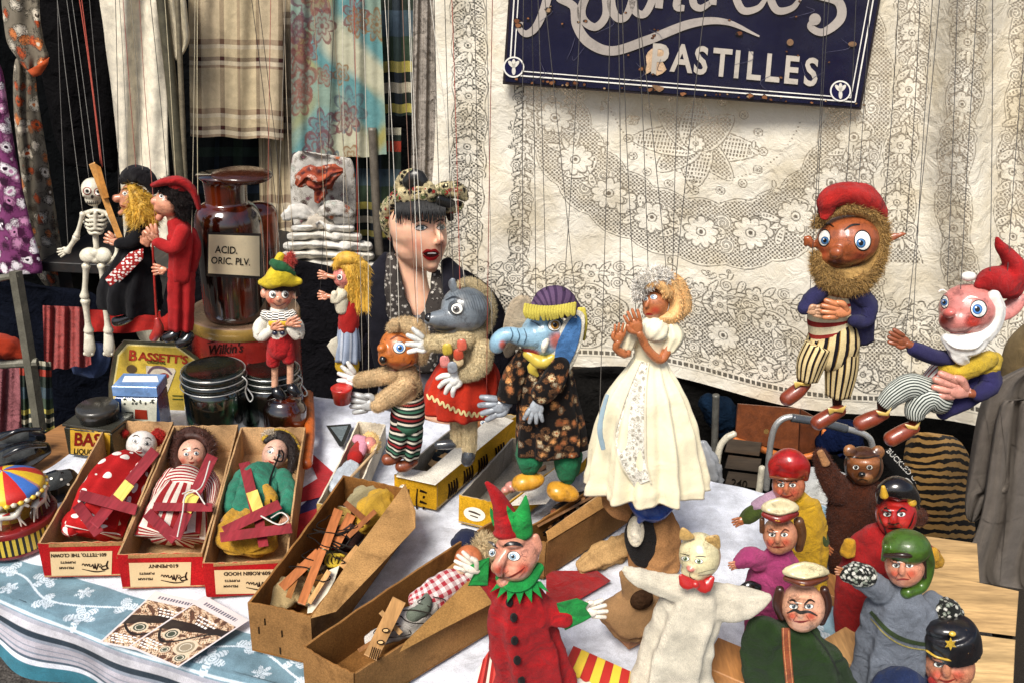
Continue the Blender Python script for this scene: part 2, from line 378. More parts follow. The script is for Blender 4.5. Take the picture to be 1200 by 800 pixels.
def stripes(axis, n, cols, warp=0, pos=None):
    def f(g):
        u, v, vec = g.st(); a = u if axis == 0 else v
        a = g.math('MULTIPLY', a, n)
        if warp: a = g.math('ADD', a, g.math('MULTIPLY', g.noise(12, 2), warp))
        return g.ramp(g.math('FRACT', a), pos or even(0, cols))
    return f
def dots(nu, nv, bg, fg, r=.3):
    def f(g):
        u, v, vec = g.st(); mp = g.n('ShaderNodeMapping'); g.l(vec, mp.inputs[0]); mp.inputs['Scale'].default_value = (nu, nv, 1)
        vo = g.n('ShaderNodeTexVoronoi'); vo.inputs['Scale'].default_value = 1; vo.inputs['Randomness'].default_value = .45; g.l(mp.outputs[0], vo.inputs['Vector'])
        return g.mix(g.math('LESS_THAN', vo.outputs['Distance'], r), bg, fg)
    return f
def floral(scale, bg, cols, dens=.5, size=.42, line=None, obj=True):
    def f(g):
        co = g.co if obj else g.st()[2]
        nz = g.n('ShaderNodeTexNoise'); nz.inputs['Scale'].default_value = scale * 1.5; g.l(co, nz.inputs['Vector'])
        mx = g.n('ShaderNodeVectorMath', operation='SCALE'); g.l(nz.outputs['Color'], mx.inputs[0]); mx.inputs['Scale'].default_value = .55 / scale
        ad = g.n('ShaderNodeVectorMath', operation='ADD'); g.l(co, ad.inputs[0]); g.l(mx.outputs[0], ad.inputs[1])
        vo = g.n('ShaderNodeTexVoronoi'); vo.inputs['Scale'].default_value = scale; g.l(ad.outputs[0], vo.inputs['Vector'])
        x = g.n('ShaderNodeSeparateColor'); g.l(vo.outputs['Color'], x.inputs[0])
        cc = g.ramp(x.outputs[0], even(0, cols)); c2 = g.ramp(x.outputs[2], even(0, cols[::-1]))
        d = vo.outputs['Distance']; petal = g.math('ADD', size, g.math('MULTIPLY', g.math('SINE', g.math('MULTIPLY', g.noise(scale * 6, 2, .5, co), 30)), .13))
        m1 = g.math('MULTIPLY', g.math('LESS_THAN', d, petal), g.math('LESS_THAN', x.outputs[1], dens))
        r = g.mix(m1, bg, cc)
        if line: r = g.mix(g.math('MULTIPLY', g.math('LESS_THAN', g.math('ABSOLUTE', g.math('SUBTRACT', d, petal)), .07), g.math('LESS_THAN', x.outputs[1], dens + .25)), r, line)
        r = g.mix(g.math('MULTIPLY', g.math('LESS_THAN', d, size * .38), g.math('LESS_THAN', x.outputs[1], dens)), r, c2)
        return r
    return f
def plaid(ru, rv, nu=1, nv=1):
    def f(g):
        u, v, _ = g.st()
        a = g.ramp(g.math('FRACT', g.math('MULTIPLY', u, nu)), ru); b = g.ramp(g.math('FRACT', g.math('MULTIPLY', v, nv)), rv)
        ck = g.math('GREATER_THAN', g.math('SINE', g.math('MULTIPLY', g.math('ADD', u, v), 900)), 0)
        return g.mix(g.mix(.5, a, b), g.mix(1, a, b, 'MULTIPLY'), a) if False else g.mix(g.math('ADD', .35, g.math('MULTIPLY', ck, .3)), a, b)
    return f
def cm(name, pat, base='cloth'):
    K[name] = mk(name, **{'cloth': dict(rough=.9, var=.18, vs=28, fine=.18, fs=900, bump=.6, bs=500, bd=.0016, weave=5200, sheen=.05, wrk=45), 'gl': dict(rough=.4, var=.12)}[base], pat=pat)
def glass(name, col, rough=.06, ior=1.5):
    g = G(name); b = g.b; b.inputs['Base Color'].default_value = (*lin(col), 1); b.inputs['Transmission Weight'].default_value = 1; b.inputs['Roughness'].default_value = rough; b.inputs['IOR'].default_value = ior
    K[name] = g.m
glass('amber_glass', '#a5481a'); glass('green_glass', '#4f7a5c'); glass('dark_glass', '#2c2a20')

def hand(m, x, y, ang, L, c=None, spread=12, nf=4, curl=0, th=1, off=0, w=.23):
    """small carved or gloved hand: palm, unequal fingers and a thumb leaving the side of the palm (ang: degrees, 0 = right, 90 = up)"""
    if c: m.col(c)
    a = radians(ang); d = lambda r, t: (x + r * cos(a + t), y - r * sin(a + t))
    m.loft([(x, y, L * .15, off), (*d(L * .2, 0), L * .24, off), (*d(L * .42, 0), L * .25, off), (*d(L * .52, 0), L * .2, off)], n=10, seg=12, d=.55)
    for i in range(nf):
        t = radians((i - (nf - 1) / 2) * spread); l = L * (1.0 - .09 * abs(i - (nf - 1) * .45)); b = (i - (nf - 1) / 2) * .15 * L
        bx, by = d(L * .4, 0); bx += b * -sin(a) * -1 * -1; by += b * -cos(a); k = radians(curl)
        p1 = (bx + (l - L * .42) * .55 * cos(a + t), by - (l - L * .42) * .55 * sin(a + t)); p2 = (p1[0] + (l - L * .42) * .5 * cos(a + t - k), p1[1] - (l - L * .42) * .5 * sin(a + t - k))
        m.loft([(bx, by, L * w * .5, off), (*p1, L * w * .48, off + L * .05), (*p2, L * w * .38, off)], n=9, seg=8)
    t = radians(52 * th); b = d(L * .12, .7 * th); m.loft([(*b, L * .12, off), (b[0] + L * .25 * cos(a + t), b[1] - L * .25 * sin(a + t), L * .115, off + L * .06), (b[0] + L * .42 * cos(a + t * .6), b[1] - L * .42 * sin(a + t * .6), L * .09, off + L * .06)], n=8, seg=8)
    return m
def eye(T, sf, x, y, rx, ry, iris='#4a78b8', ir=None, dx=0, dy=0, rot=0, rim='#17120f', lid=None, white='#efece2', o=.5):
    ir = ir or ry * .62; m = M(sf)
    m.disc(x, y, rx * 1.13, ry * 1.15, o, rim, rot)
    m.disc(x, y, rx, ry, o + .5, white, rot)
    m.disc(x + dx, y + dy, ir, ir, o + 1.0, iris); m.disc(x + dx, y + dy, ir * .78, ir * .78, o + 1.3, tuple(min(1, v * 1.6 + .02) for v in lin(iris))); m.disc(x + dx, y + dy, ir * .52, ir * .55, o + 1.6, '#0b0a0a')
    m.disc(x + dx - ir * .3, y + dy - ir * .35, ir * .18, ir * .18, o + 1.9, '#ffffff')  # painted highlight: a white glint set on the eye
    if lid: m.stroke([(x - rx * 1.1, y - ry * .2, 1), (x - rx * .2, y - ry * 1.12, 2), (x + rx * 1.1, y - ry * .35, 1)], None, o + 2, lid)
    return m.out('eye', 'rubber' if False else 'paint', T)
def brow(T, sf, pts, c='#17100c', name='eyebrow'): return M(sf, c).stroke(pts, None, 1.0).out(name, 'paint', T)
def strs(T, pl, L, r=.5):
    for s_ in L:
        x0, y0, x1 = s_[:3]; y1 = -45; c_ = s_[3] if len(s_) > 3 else '#3c3a38'; y1 = s_[4] if len(s_) > 4 else y1
        n_ = 9; xs = np.linspace(x0, x1, n_) + np.sin(np.linspace(0, pi, n_)) * rnd.uniform(-2.5, 2.5); ys = np.linspace(y0, y1, n_)
        p = pl.P(xs, ys, 3 + rnd.uniform(0, 3)); M(None, c_).wtube(p, r * .001, 5, n=24).out('string', 'string', T)
# ================================================================== the setting
w = bpy.data.worlds.new('World'); sc.world = w; w.use_nodes = True; nt = w.node_tree
sky = nt.nodes.new('ShaderNodeTexSky'); sky.sky_type = 'NISHITA'; sky.sun_disc = False; sky.sun_elevation = radians(52); sky.sun_rotation = radians(205); sky.dust_density = 3
nt.links.new(sky.outputs[0], nt.nodes['Background'].inputs[0]); nt.nodes['Background'].inputs[1].default_value = .09
ld = bpy.data.lights.new('sun', 'SUN'); ld.energy = SUN_E; ld.angle = radians(22); ld.color = (1, .955, .88)
lo = bpy.data.objects.new('sun', ld); COL.objects.link(lo)
sd = Vector((sin(radians(205)) * cos(radians(52)), cos(radians(205)) * cos(radians(52)), sin(radians(52))))
lo.rotation_euler = sd.to_track_quat('Z', 'Y').to_euler(); lo.location = (0, 0, 5)
vs = sc.view_settings; vs.view_transform = 'Standard'; vs.look = 'None'; vs.exposure = EXPO; vs.gamma = 1; vs.use_curve_mapping = False

K['asphalt'] = mk('asphalt', .85, .5, 30, .6, 160, 1, 110, .01, dirt=.4, dc='#0c0b0a')
m = M(None, '#4a4642'); m.add([(-30, -10, 0), (30, -10, 0), (30, 50, 0), (-30, 50, 0)], [[0, 1, 2, 3]])
tag(m.out('ground', 'asphalt', None, smooth=False), 'dark gritty asphalt under the market stall', 'ground', kind='structure')

# dark tarpaulin added to stand in for the under-stall darkness
def wav(k, a): return lambda u, v: a * np.sin(u * k + np.sin(v * 4) * .8) * (.4 + v)
def flat(c): return lambda U, V: np.tile(np.array(lin(c)), (len(U), 1)) * (1 + .1 * np.sin(U * 170)[:, None] * np.sin(V * 90)[:, None])
def wgrid(name, x0, x1, y0, y1, z0, z1, cf, nx, ny, mat, folds=(0, 0), ph=0):
    def fx(u, v):
        return x0 + (x1 - x0) * u, y0 + (y1 - y0) * u + folds[1] * np.sin(u * folds[0] + ph + .9 * np.sin(v * 3 + u * 5)) * (.5 + .5 * v), z1 + (z0 - z1) * v
    return grid(name, None, fx, cf, nx, ny, mat)
tag(wgrid('dark_backdrop', -3.2, .2, 3.5, 3.2, 0, 3.2, flat('#050607'), 200, 60, 'dull', (60, .03)), 'black tarpaulin added for the darkness across the back of the stall behind the clothes', 'backdrop')
tag(wgrid('back_cloth', .0, 2.6, 2.75, 2.0, .0, 2.6, flat('#85796a'), 160, 60, 'dull', (30, .03)), 'taupe cloth hung behind the lace tablecloth', 'cloth')

# ------------------------------------------------------------------ lace tablecloth used as a curtain
LW, LH = 1120, 850
def lace_img():
    W, H = LW, LH; yy, xx = np.mgrid[0:H, 0:W].astype(float); hole = np.zeros((H, W)); tone = np.zeros((H, W))
    ln = lambda d, w: np.clip(1 - np.abs(d) / w, 0, 1)
    net = ((np.sin((xx + yy) * .8) * .5 + .5) * (np.sin((xx - yy) * .8) * .5 + .5)) ** .55
    net = np.clip(net * 1.6 - .25, 0, 1) * .95
    bars = np.clip(np.sin(xx * 1.05 + yy * .2) * 1.3 + .25, 0, 1) * np.clip(np.sin(yy * .8) * 2 + 1.3, 0, 1)
    def win(cx, cy, R):
        a, b = int(max(0, cx - R)), int(min(W, cx + R)); c, d = int(max(0, cy - R)), int(min(H, cy + R))
        return (None if b <= a or d <= c else (slice(c, d), slice(a, b)))
    def put(sl, mask, val): hole[sl] = hole[sl] * (1 - mask) + val * mask
    def leaf(cx, cy, L, wd, an, kind=0):
        sl = win(cx, cy, L + 4)
        if sl is None: return
        x = xx[sl] - cx; y = yy[sl] - cy; u = (x * cos(an) + y * sin(an)) / L; v = (-x * sin(an) + y * cos(an))
        hw = wd * np.sqrt(np.clip(1 - u * u, 0, 1)) * (1 - .35 * u); d = hw - np.abs(v); ins = (d > -1.6) & (np.abs(u) < 1.03)
        put(sl, (ins * 1.), 0); put(sl, ins * ln(d + 1.0, 2.0), 1)
        core = np.clip((d - 3.2), 0, 1) * (np.abs(u) < .86)
        put(sl, core, [bars[sl], net[sl], .92 * (np.sin(u * L * .9) > 0)][kind]); put(sl, core * ln(v, 1.1) * (kind != 1), 0)
    def disc_(cx, cy, R, k=0):
        sl = win(cx, cy, R + 4)
        if sl is None: return
        r = np.hypot(xx[sl] - cx, yy[sl] - cy); put(sl, (r < R + 1.5) * 1., 0); put(sl, ln(r - R, 1.2), .95)
        if k == 0: put(sl, np.clip(R * .55 - r, 0, 1), .95)
        else: put(sl, np.clip(R * .72 - r, 0, 1), net[sl])
    def flower(cx, cy, R, n, a0=0, op=False):
        sl = win(cx, cy, R + 6)
        if sl is None: return
        x = xx[sl] - cx; y = yy[sl] - cy; r = np.hypot(x, y); a = np.arctan2(y, x) + a0; pr_ = R * (.62 + .38 * np.abs(np.cos(a * n / 2)) ** .6)
        put(sl, (r < pr_ + 1.5) * 1., 0); put(sl, ln(r - pr_, 2.2), 1)
        put(sl, ln(np.sin(a * n / 2) * r, 1.0) * (r < pr_ * .8) * (r > R * .3), .7)
        if op: put(sl, np.clip(pr_ * .72 - r, 0, 1) * (r > R * .34), net[sl])
        put(sl, ln(r - R * .26, 1.5), .95); put(sl, np.clip(R * .13 - r, 0, 1), .9); tone[sl] += (r < pr_) * .12
    def scroll(cx, cy, R, a0, sg=1):
        sl = win(cx, cy, R + 6)
        if sl is None: return
        x = xx[sl] - cx; y = yy[sl] - cy; r = np.hypot(x, y); a = (sg * (np.arctan2(y, x) - a0)) % (2 * pi)
        for k, o in ((0, .0), (1, .0)):
            rr = R * (1 - (a + k * 2 * pi) / (4 * pi) * .95); put(sl, ln(r - rr, 3.6) > 0, 0); put(sl, ln(r - rr - 2.2, 1.1), .95); put(sl, ln(r - rr + 2.2, 1.1), .95)
    def band(mask, edge):
        nonlocal hole
        hole = hole * (1 - mask) + net * mask; e = np.clip(1 - np.abs(edge) / 3.6, 0, 1) > 0; hole = np.where(e, 0, hole); hole = np.maximum(hole, ln(edge, 1.2) * .95)
    rs = random.Random(11)
    def motif_path(pts, sc_, dens=1.):
        """leaves, scrolls and flowers strung along a path"""
        q = crom(np.array(pts, float), 400); s = np.r_[0, np.cumsum(np.hypot(*np.diff(q, axis=0).T))]; t = 0; k = 0
        while t < s[-1]:
            x = np.interp(t, s, q[:, 0]); y = np.interp(t, s, q[:, 1]); x2 = np.interp(t + 2, s, q[:, 0]); y2 = np.interp(t + 2, s, q[:, 1]); a = atan2(y2 - y, x2 - x); nx_, ny_ = -sin(a), cos(a); k += 1; m_ = k % 4
            if m_ == 0: flower(x + nx_ * sc_ * .1, y + ny_ * sc_ * .1, sc_ * .95, rs.choice([6, 8, 9]), rs.random())
            elif m_ == 2:
                for sd_ in (-1, 1):
                    scroll(x + nx_ * sc_ * .75 * sd_, y + ny_ * sc_ * .75 * sd_, sc_ * .5, a + sd_, sd_); leaf(x + nx_ * sc_ * .1 * sd_ + cos(a) * sc_ * .4, y + ny_ * sc_ * .25 * sd_, sc_ * .5, sc_ * .2, a + .5 * sd_, 2)
            else:
                for sd_ in (-1, 1):
                    leaf(x + nx_ * sc_ * .62 * sd_, y + ny_ * sc_ * .62 * sd_, sc_ * .68, sc_ * .24, a + sd_ * (.75 + .3 * rs.random()) + (pi if m_ == 3 else 0), rs.choice([0, 0, 2]))
                leaf(x, y, sc_ * .5, sc_ * .17, a, 0); disc_(x + cos(a) * sc_ * .6, y + sin(a) * sc_ * .6, sc_ * .14)
            t += sc_ * 1.12 / dens
    # picture-like layout, in texels: x from photo 505..1235 , y from -40..bottom
    fx_ = lambda px: (px - 505) / 730 * W; fy = lambda py, px=800: (py + 40) / (bot(px) + 40) * H
    # big ring round the star
    cx, cy = fx_(822), fy(95, 822); A, B = fx_(1010) - cx, fy(275, 822) - cy
    r = np.sqrt(((xx - cx) / A) ** 2 + ((yy - cy) / B) ** 2); an = np.arctan2(yy - cy, xx - cx); sca = .028 * np.abs(np.sin(an * 13)); wdt = .19
    e = (wdt + sca - np.abs(r - .98)) * B; band((e > 0) * 1., e)
    th = np.linspace(0, 2 * pi, 60); motif_path([(cx + A * .98 * cos(t), cy + B * .98 * sin(t)) for t in th], 29)
    for t in np.linspace(.3, 2.85, 9): flower(cx + A * .98 * cos(t), cy + B * .98 * sin(t), 33, 9, t)
    # star medallion
    sx, sy = fx_(812), fy(168, 812)
    for i in range(8):
        a = i * pi / 4; L = 56 if i % 4 == 0 else 46; leaf(sx + cos(a) * L * .95, sy + sin(a) * L * .85, L * 1.12, 29 if i % 2 == 0 else 25, a + (pi if i % 1 else 0), 1 if i % 2 else 0)
    flower(sx, sy, 18, 8)
    for i in range(16): a = i * pi / 8; disc_(sx + cos(a) * 122, sy + sin(a) * 96, 8, 1)
    # small sprigs
    for i in range(170):
        x, y = rs.uniform(0, W), rs.uniform(0, H); rr = sqrt(((x - cx) / A) ** 2 + ((y - cy) / B) ** 2)
        if .84 > rr > .5 or 1.3 > rr > 1.17:
            a = rs.uniform(0, 6); leaf(x, y, 9, 3.6, a, 2); leaf(x + 14 * cos(a + 1), y + 14 * sin(a + 1), 7, 3, a + 1.2, 2); disc_(x + 10 * cos(a), y - 9 * sin(a), 3.5)
    for j, yr in enumerate((.78, .63)):
        for t in np.linspace(.35, 2.8, 60): x, y = int(cx + A * yr * cos(t)), int(cy + B * yr * sin(t)); \
            hole.__setitem__((slice(max(0, y), y + 2), slice(max(0, x), x + 3)), .7) if 0 <= y < H - 3 and 0 <= x < W - 4 else None
    # left vertical bands, bottom border arcs, right cascades
    for px, s_, wb in ((545, 25, 30), (610, 16, 16)):
        x0 = fx_(px); e = wb + 3 * np.sin(yy / 13) - np.abs(xx - x0); band((e > 0) * 1., e); motif_path([(x0, y) for y in range(-20, H - 40, 60)], s_)
    yb = lambda f_: H * f_
    path = [(fx_(p), yb(.775) + 8 * sin(p / 30)) for p in range(520, 1260, 30)]; motif_path(path, 22)
    for c_ in (640, 850, 1075):                          # scalloped clusters near the hem
        x0, y0 = fx_(c_), H * .872; a_ = fx_(c_ + 96) - x0; b_ = 76
        r = np.sqrt(((xx - x0) / a_) ** 2 + ((yy - y0) / b_) ** 2); an = np.arctan2(yy - y0, xx - x0); e = (1 + .08 * np.abs(np.sin(an * 8)) - r) * b_; band((e > 0) * 1., e)
        motif_path([(x0 + a_ * .8 * cos(t), y0 + b_ * .8 * sin(t)) for t in np.linspace(0, 2 * pi, 30)], 20)
        flower(x0, y0, 30, 9); flower(x0 - 55, y0 + 8, 19, 6, op=True); flower(x0 + 55, y0 + 8, 19, 6, op=True)
    for px, top, bt, s_ in ((1060, -60, .66, 24), (1125, -60, .8, 26), (1195, -60, .9, 26), (1020, .4, .75, 18)):
        x0 = fx_(px); y0 = top if top < 0 else top * H; e = s_ * 1.15 + 5 * np.sin(yy / 17) - np.abs(xx - x0 - 14 * np.sin(yy / 90)); band(((e > 0) & (yy < bt * H) & (yy > y0)) * 1., np.where((yy < bt * H) & (yy > y0), e, 99))
        motif_path([(x0 + 14 * sin(y / 90), y) for y in np.arange(y0, bt * H, 40)], s_)
    # drawn-thread line above the hem
    yh = H * .962; q = (np.abs(yy - yh) < 4) & (xx % 10 < 6.5); hole = np.where(np.abs(yy - yh) < 8, 0, hole); hole = np.where(q, .85, hole); hole = np.maximum(hole, ln(yy - yh - 8, 1) * .5)
    return hole, tone
def bot(px): return 401 + (px - 510) * .163 + 7 * np.sin((px - 510) / 55.)
hole, tone = lace_img()
def laceY(x): return 2.33 - (np.asarray(x, float) - 510) / 690 * .42
def lace_fx(u, v):
    x = 505 + 730 * u; y = -40 + (bot(x) + 40) * v + 0; x = x + 6 * np.sin(v * 5) * (1 - u)
    f = 26 * np.sin(u * 38 + .6 * np.sin(v * 5)) * np.clip((u - .62) * 4, 0, 1) * (1.2 - v * .7) + 7 * np.sin(u * 60 + 1.5 * v) * np.clip(.15 - u, 0, .15) * 7 + 5 * np.sin(u * 9 + 4 * v) + 1.3 * np.sin(u * 50 + 13 * v) + 1.5 * np.sin(v * 22 + u * 8)
    return x, y, f
def smp(img, u, v): return img[np.clip((v * (LH - 1)).astype(int), 0, LH - 1), np.clip((u * (LW - 1)).astype(int), 0, LW - 1)]
g = G('lace'); at = g.n('ShaderNodeAttribute', attribute_name='Col'); g.l(g.mix(g.mr(g.noise(9, 5), .42, .68, 0, .45), at.outputs['Color'], '#cdb98c'), g.b.inputs['Base Color']); g.b.inputs['Roughness'].default_value = .9
bm_ = g.n('ShaderNodeBump'); bm_.inputs['Distance'].default_value = .0015; bm_.inputs['Strength'].default_value = .7
g.l(g.math('ADD', g.math('MULTIPLY', g.noise(500, 2), .7), g.math('ADD', g.math('MULTIPLY', g.noise(26, 4, .6, None, .7), 7), at.outputs['Alpha'])), bm_.inputs['Height']); g.l(bm_.outputs[0], g.b.inputs['Normal'])
tr = g.n('ShaderNodeBsdfTransparent'); ms = g.n('ShaderNodeMixShader'); g.l(at.outputs['Alpha'], ms.inputs[0]); g.l(tr.outputs[0], ms.inputs[1]); g.l(g.b.outputs[0], ms.inputs[2])
tl = g.n('ShaderNodeBsdfTranslucent'); tl.inputs[0].default_value = (.75, .68, .52, 1); ms2 = g.n('ShaderNodeMixShader'); ms2.inputs[0].default_value = .25; g.l(g.b.outputs[0], ms2.inputs[1]); g.l(tl.outputs[0], ms2.inputs[2]); g.l(ms2.outputs[0], ms.inputs[2])
g.l(ms.outputs[0], g.o.inputs[0]); K['lace'] = g.m
o = grid('lace_tablecloth', Y(laceY), lace_fx, lambda u, v: np.array(lin('#f8f1e0'))[None] * (1 - .72 * smp(hole, u, v) + .0 * u)[:, None] * np.ones((len(u), 3)), LW, LH, 'lace', None, lambda u, v: 1 - .8 * smp(hole, u, v))
tag(o, 'large cream lace tablecloth with flower and scroll motifs hung as a curtain behind the puppets', 'lace tablecloth')

# ------------------------------------------------------------------ enamel sign
SY = lambda x: laceY(x) - .05
_q = Y(SY); ps = N(_q.P(592, 96), _q.P(1007, 126), _q.P(800, -60))
T = thing('enamel_sign', 'dark blue enamel sign with cream lettering hanging in front of the lace', 'sign', ps.P(800, 110))
m = M(ps, '#10122c'); m.quad([(602, -60), (1040, -60), (1007, 126), (592, 96)], 0, 60)
pn = m.out('panel', 'enamel', T)
m = M(ps, '#231a1c'); m.poly([(600, -62), (1043, -62), (1009, 129), (589, 99)], 3, -2.6, bev=.004); m.out('back_plate', 'iron', T, smooth=False)
fr = [(606, -60), (597, 88), (1002, 120), (1034, -60)]
m = M(ps, '#e8e4da')
for d, w_ in ((0, 1.6), (5, 1.2)):
    a, b, c_, d_ = [(x + (d if i < 2 else -d), y - (d if i in (1, 2) else 0)) for i, (x, y) in enumerate(fr)]
    m.stroke([a, b], w_, 1); m.stroke([b, c_], w_, 1); m.stroke([c_, d_], w_, 1)
m.out('border_line', 'enamel', T)
for (x, y) in ((602, 79), (985, 107)):
    m = M(ps, '#16183f'); m.disc(x, y, 12, off=1.4); t = np.arange(25) * pi / 12; m.stroke([(x + 11.5 * cos(a), y + 11.5 * sin(a)) for a in t], 1.8, 1.9, '#e8e4da')
    for a in (-40, 0, 40, 180): m.disc(x + 4.6 * sin(radians(a)), y - 4.4 * cos(radians(a)), 2.2, 5, 1.9, '#d9d4c8', rot=a)
    m.out('corner_emblem', 'enamel', T)
m = M(ps, '#b5aca0')
m.text('P', 761, 86, 50, 4, 1.8, bold=.022, xs=.82); x = 786
for ch, wd in zip('ASTILLES', (26, 22, 24, 15, 22, 22, 24, 24)):
    m.text(ch, x, 83 + (x - 786) * .105, 45, 5, 1.8, bold=.026, xs=.8); x += wd
m.out('lettering', 'enamel', T, smooth=False)
m = M(ps, '#a59c94')
def sc_(p): m.stroke(p, None, 1.7)
sc_([(648, -50, 9), (645, -20, 10), (638, 10, 10), (628, 32, 9), (617, 40, 8), (609, 34, 6), (611, 26, 6)])
sc_([(655, -45, 6), (680, -30, 8), (672, -8, 9), (655, -2, 8), (672, 8, 10), (676, 30, 11), (690, 50, 12), (718, 60, 11), (760, 47, 11), (810, 28, 10), (850, 26, 7), (890, 43, 2)])
sc_([(695, -20, 9), (682, 8, 10), (684, 24, 10), (698, 32, 9), (710, 18, 9), (709, -10, 9)])
sc_([(720, -25, 9), (716, 2, 10), (722, 20, 10), (733, 20, 9), (741, 0, 9), (742, -20, 8)]); sc_([(741, 0, 9), (745, 14, 9), (756, 16, 9), (766, -5, 9), (768, -30, 8)])
sc_([(775, -20, 9), (772, 10, 9)]); sc_([(774, -2, 8), (786, -18, 8), (795, -8, 9), (793, 8, 9), (802, 10, 7)])
sc_([(818, -40, 9), (812, 0, 9), (820, 10, 8), (832, 4, 6)]); sc_([(838, -30, 9), (835, 6, 9)]); sc_([(836, -14, 7), (850, -26, 8)])
for x0 in (862, 902): sc_([(x0 + 5, -8, 7), (x0 + 22, -18, 7), (x0 + 10, -32, 7), (x0, -10, 9), (x0 + 8, 12, 9), (x0 + 26, 10, 7), (x0 + 36, -2, 5)])
sc_([(962, -40, 9), (945, -25, 10), (955, -8, 11), (982, 2, 11), (985, 22, 11), (965, 38, 9), (950, 32, 8), (955, 22, 7)])
m.disc(955, 23, 7, off=1.8)
m.out('script_lettering', 'enamel', T)
m = M(ps, '#c9a987'); m.patch([(757, 66), (763, 58), (775, 55), (780, 64), (776, 72), (781, 82), (770, 89), (763, 84), (756, 88), (758, 76)], 1.4, 2); m.col('#8a6a4e'); m.patch([(764, 100), (778, 103), (772, 108)], 2.2); m.disc(926, 50, 4, off=2.2); m.disc(999, 52, 5, 3, off=2.2); m.col('#6b3f24')
for i in range(60):
    x = rnd.uniform(598, 1015); y = rnd.choice([rnd.uniform(0, 100), 96 + (x - 600) * .072 - rnd.uniform(0, 4)]); q = rnd.choice([1, 1, 1.4, 2.6])
    for sc9, c9, o9 in ((1.5, '#1d1110', 2.1), (1, rnd.choice(['#6b3f24', '#8a5a38', '#a98a68']), 2.3)): rr = [q * sc9 * rnd.uniform(.5, 1.2) for _ in range(7)]; m.col(c9); m.patch([(x + r9 * cos(k9 * .9) * 1.4, y + r9 * sin(k9 * .9)) for k9, r9 in enumerate(rr)], o9, 0, rings=1)
m.col('#4c4a5c')
for i in range(16): x = rnd.uniform(600, 1000); y = rnd.uniform(0, 90); m.stroke([(x, y, .3), (x + rnd.uniform(-14, 14), y + rnd.uniform(3, 16), .6), (x + rnd.uniform(-20, 20), y + rnd.uniform(10, 26), .3)], None, 2.1)
m.out('rust_stains', 'iron', T)

# ------------------------------------------------------------------ clothes and textiles behind, on the left
def hang(name, label, cat, Yv, outline, mat, c='#888888', th=12, off=0, grp=None, sub=3, n=0, folds=None, par=None, kf=1):
    """a garment hung flat: outline swollen to a soft body with folds"""
    p = crom(np.array(outline, float), len(outline) * 6, True); ys = p[:, 1]; y0, y1 = ys.min(), ys.max(); ny = max(10, int((y1 - y0) / 4)); sl = []
    for y in np.linspace(y0 + .4, y1 - .4, ny):
        xs = [p[i][0] + (y - p[i][1]) / ((p[(i + 1) % len(p)][1] - p[i][1]) or 1e-6) * (p[(i + 1) % len(p)][0] - p[i][0]) for i in range(len(p)) if (p[i][1] - y) * (p[(i + 1) % len(p)][1] - y) <= 0]
        sl.append((y, min(xs), max(xs)))
    sg = 44; m = M(Y(Yv), c); V = []; st = []; k1, k2 = rnd.uniform(5, 8) * kf, rnd.uniform(10, 15) * kf; fa = 1 if folds is None else folds
    for j, (y, a, b) in enumerate(sl):
        t = np.arange(sg) / sg * 2 * pi; xx = (a + b) / 2 + (b - a) / 2 * np.cos(t); fr_ = (xx - a) / max(b - a, 1)
        wv = fa * 3.2 * (np.sin(fr_ * k1 + y * .011) + .6 * np.sin(fr_ * k2 + 2 + y * .02)); zz = np.sin(t) * th / 2 + wv + off
        V.append(m.pl.P(xx, np.full(sg, y), zz)); st += [((x_ - 0) / 100, y / 100) for x_ in xx]
    V = np.vstack([np.tile(V[0].mean(0), (sg, 1))] + V + [np.tile(V[-1].mean(0), (sg, 1))]); st = [st[0]] * sg + st + [st[-1]] * sg; nn = len(V) // sg
    m.add(V, [[j * sg + i, j * sg + (i + 1) % sg, (j + 1) * sg + (i + 1) % sg, (j + 1) * sg + i] for j in range(nn - 1) for i in range(sg)], st)
    o = m.out(name, mat, par)
    if par is None: tag(o, label, cat, grp)
    return o
cm('flor_grey', floral(30, '#7d7464', ['#e3d6bf', '#c2562c', '#d5cbb8', '#574a3c', '#d07c46'], .85, .46, '#2a241e'))
cm('flor_purple', floral(34, '#7d3a6a', ['#3f0f33', '#f0e6ea', '#2b0a26', '#c98ab0', '#f0e6ea'], .9, .52, '#3d1530'))
cm('turban_p', floral(85, '#c9b98e', ['#a8302a', '#17130f', '#e0d2a8', '#17130f', '#6f7a4c'], .9, .5, '#120e0b'))
cm('white_floral', floral(40, '#c9c4bb', ['#7a4a58', '#b9bfb4', '#4a3a36', '#a8603c'], .75, .4, '#8b8478'))
hang('fur_coat', 'black woolly coat hanging between the floral dress and the cream shirt', 'coat', 2.75, [(35, -40), (120, -40), (128, 60), (134, 110), (139, 195), (120, 200), (98, 196), (75, 190), (55, 120)], 'dull', '#0b0a0b', 22)
T = thing('floral_blouse', 'grey floral blouse with one sleeve ending in an orange cuff', 'blouse', Y(2.45).P(35, 90))
hang('sleeve', 0, 0, 2.45, [(3, -40), (42, -40), (47, 20), (52, 50), (57, 68), (45, 80), (33, 84), (18, 66), (6, 40)], 'flor_grey', th=22, par=T)
m = M(Y(2.45)); m.poly([(32, 83, 0), (45, 76, 2), (58, 67, 0), (56, 76, 0), (48, 88, 0), (39, 91, 0)], 12, 9, c='#c2562c'); m.out('cuff', 'cloth', T)
hang('floral_dress', 'grey and rust floral dress hanging beside the purple one', 'dress', 2.5, [(18, 70), (38, 75), (45, 120), (55, 180), (66, 250), (76, 318), (76, 340), (56, 338), (36, 300), (24, 200), (16, 130)], 'flor_grey', th=22)
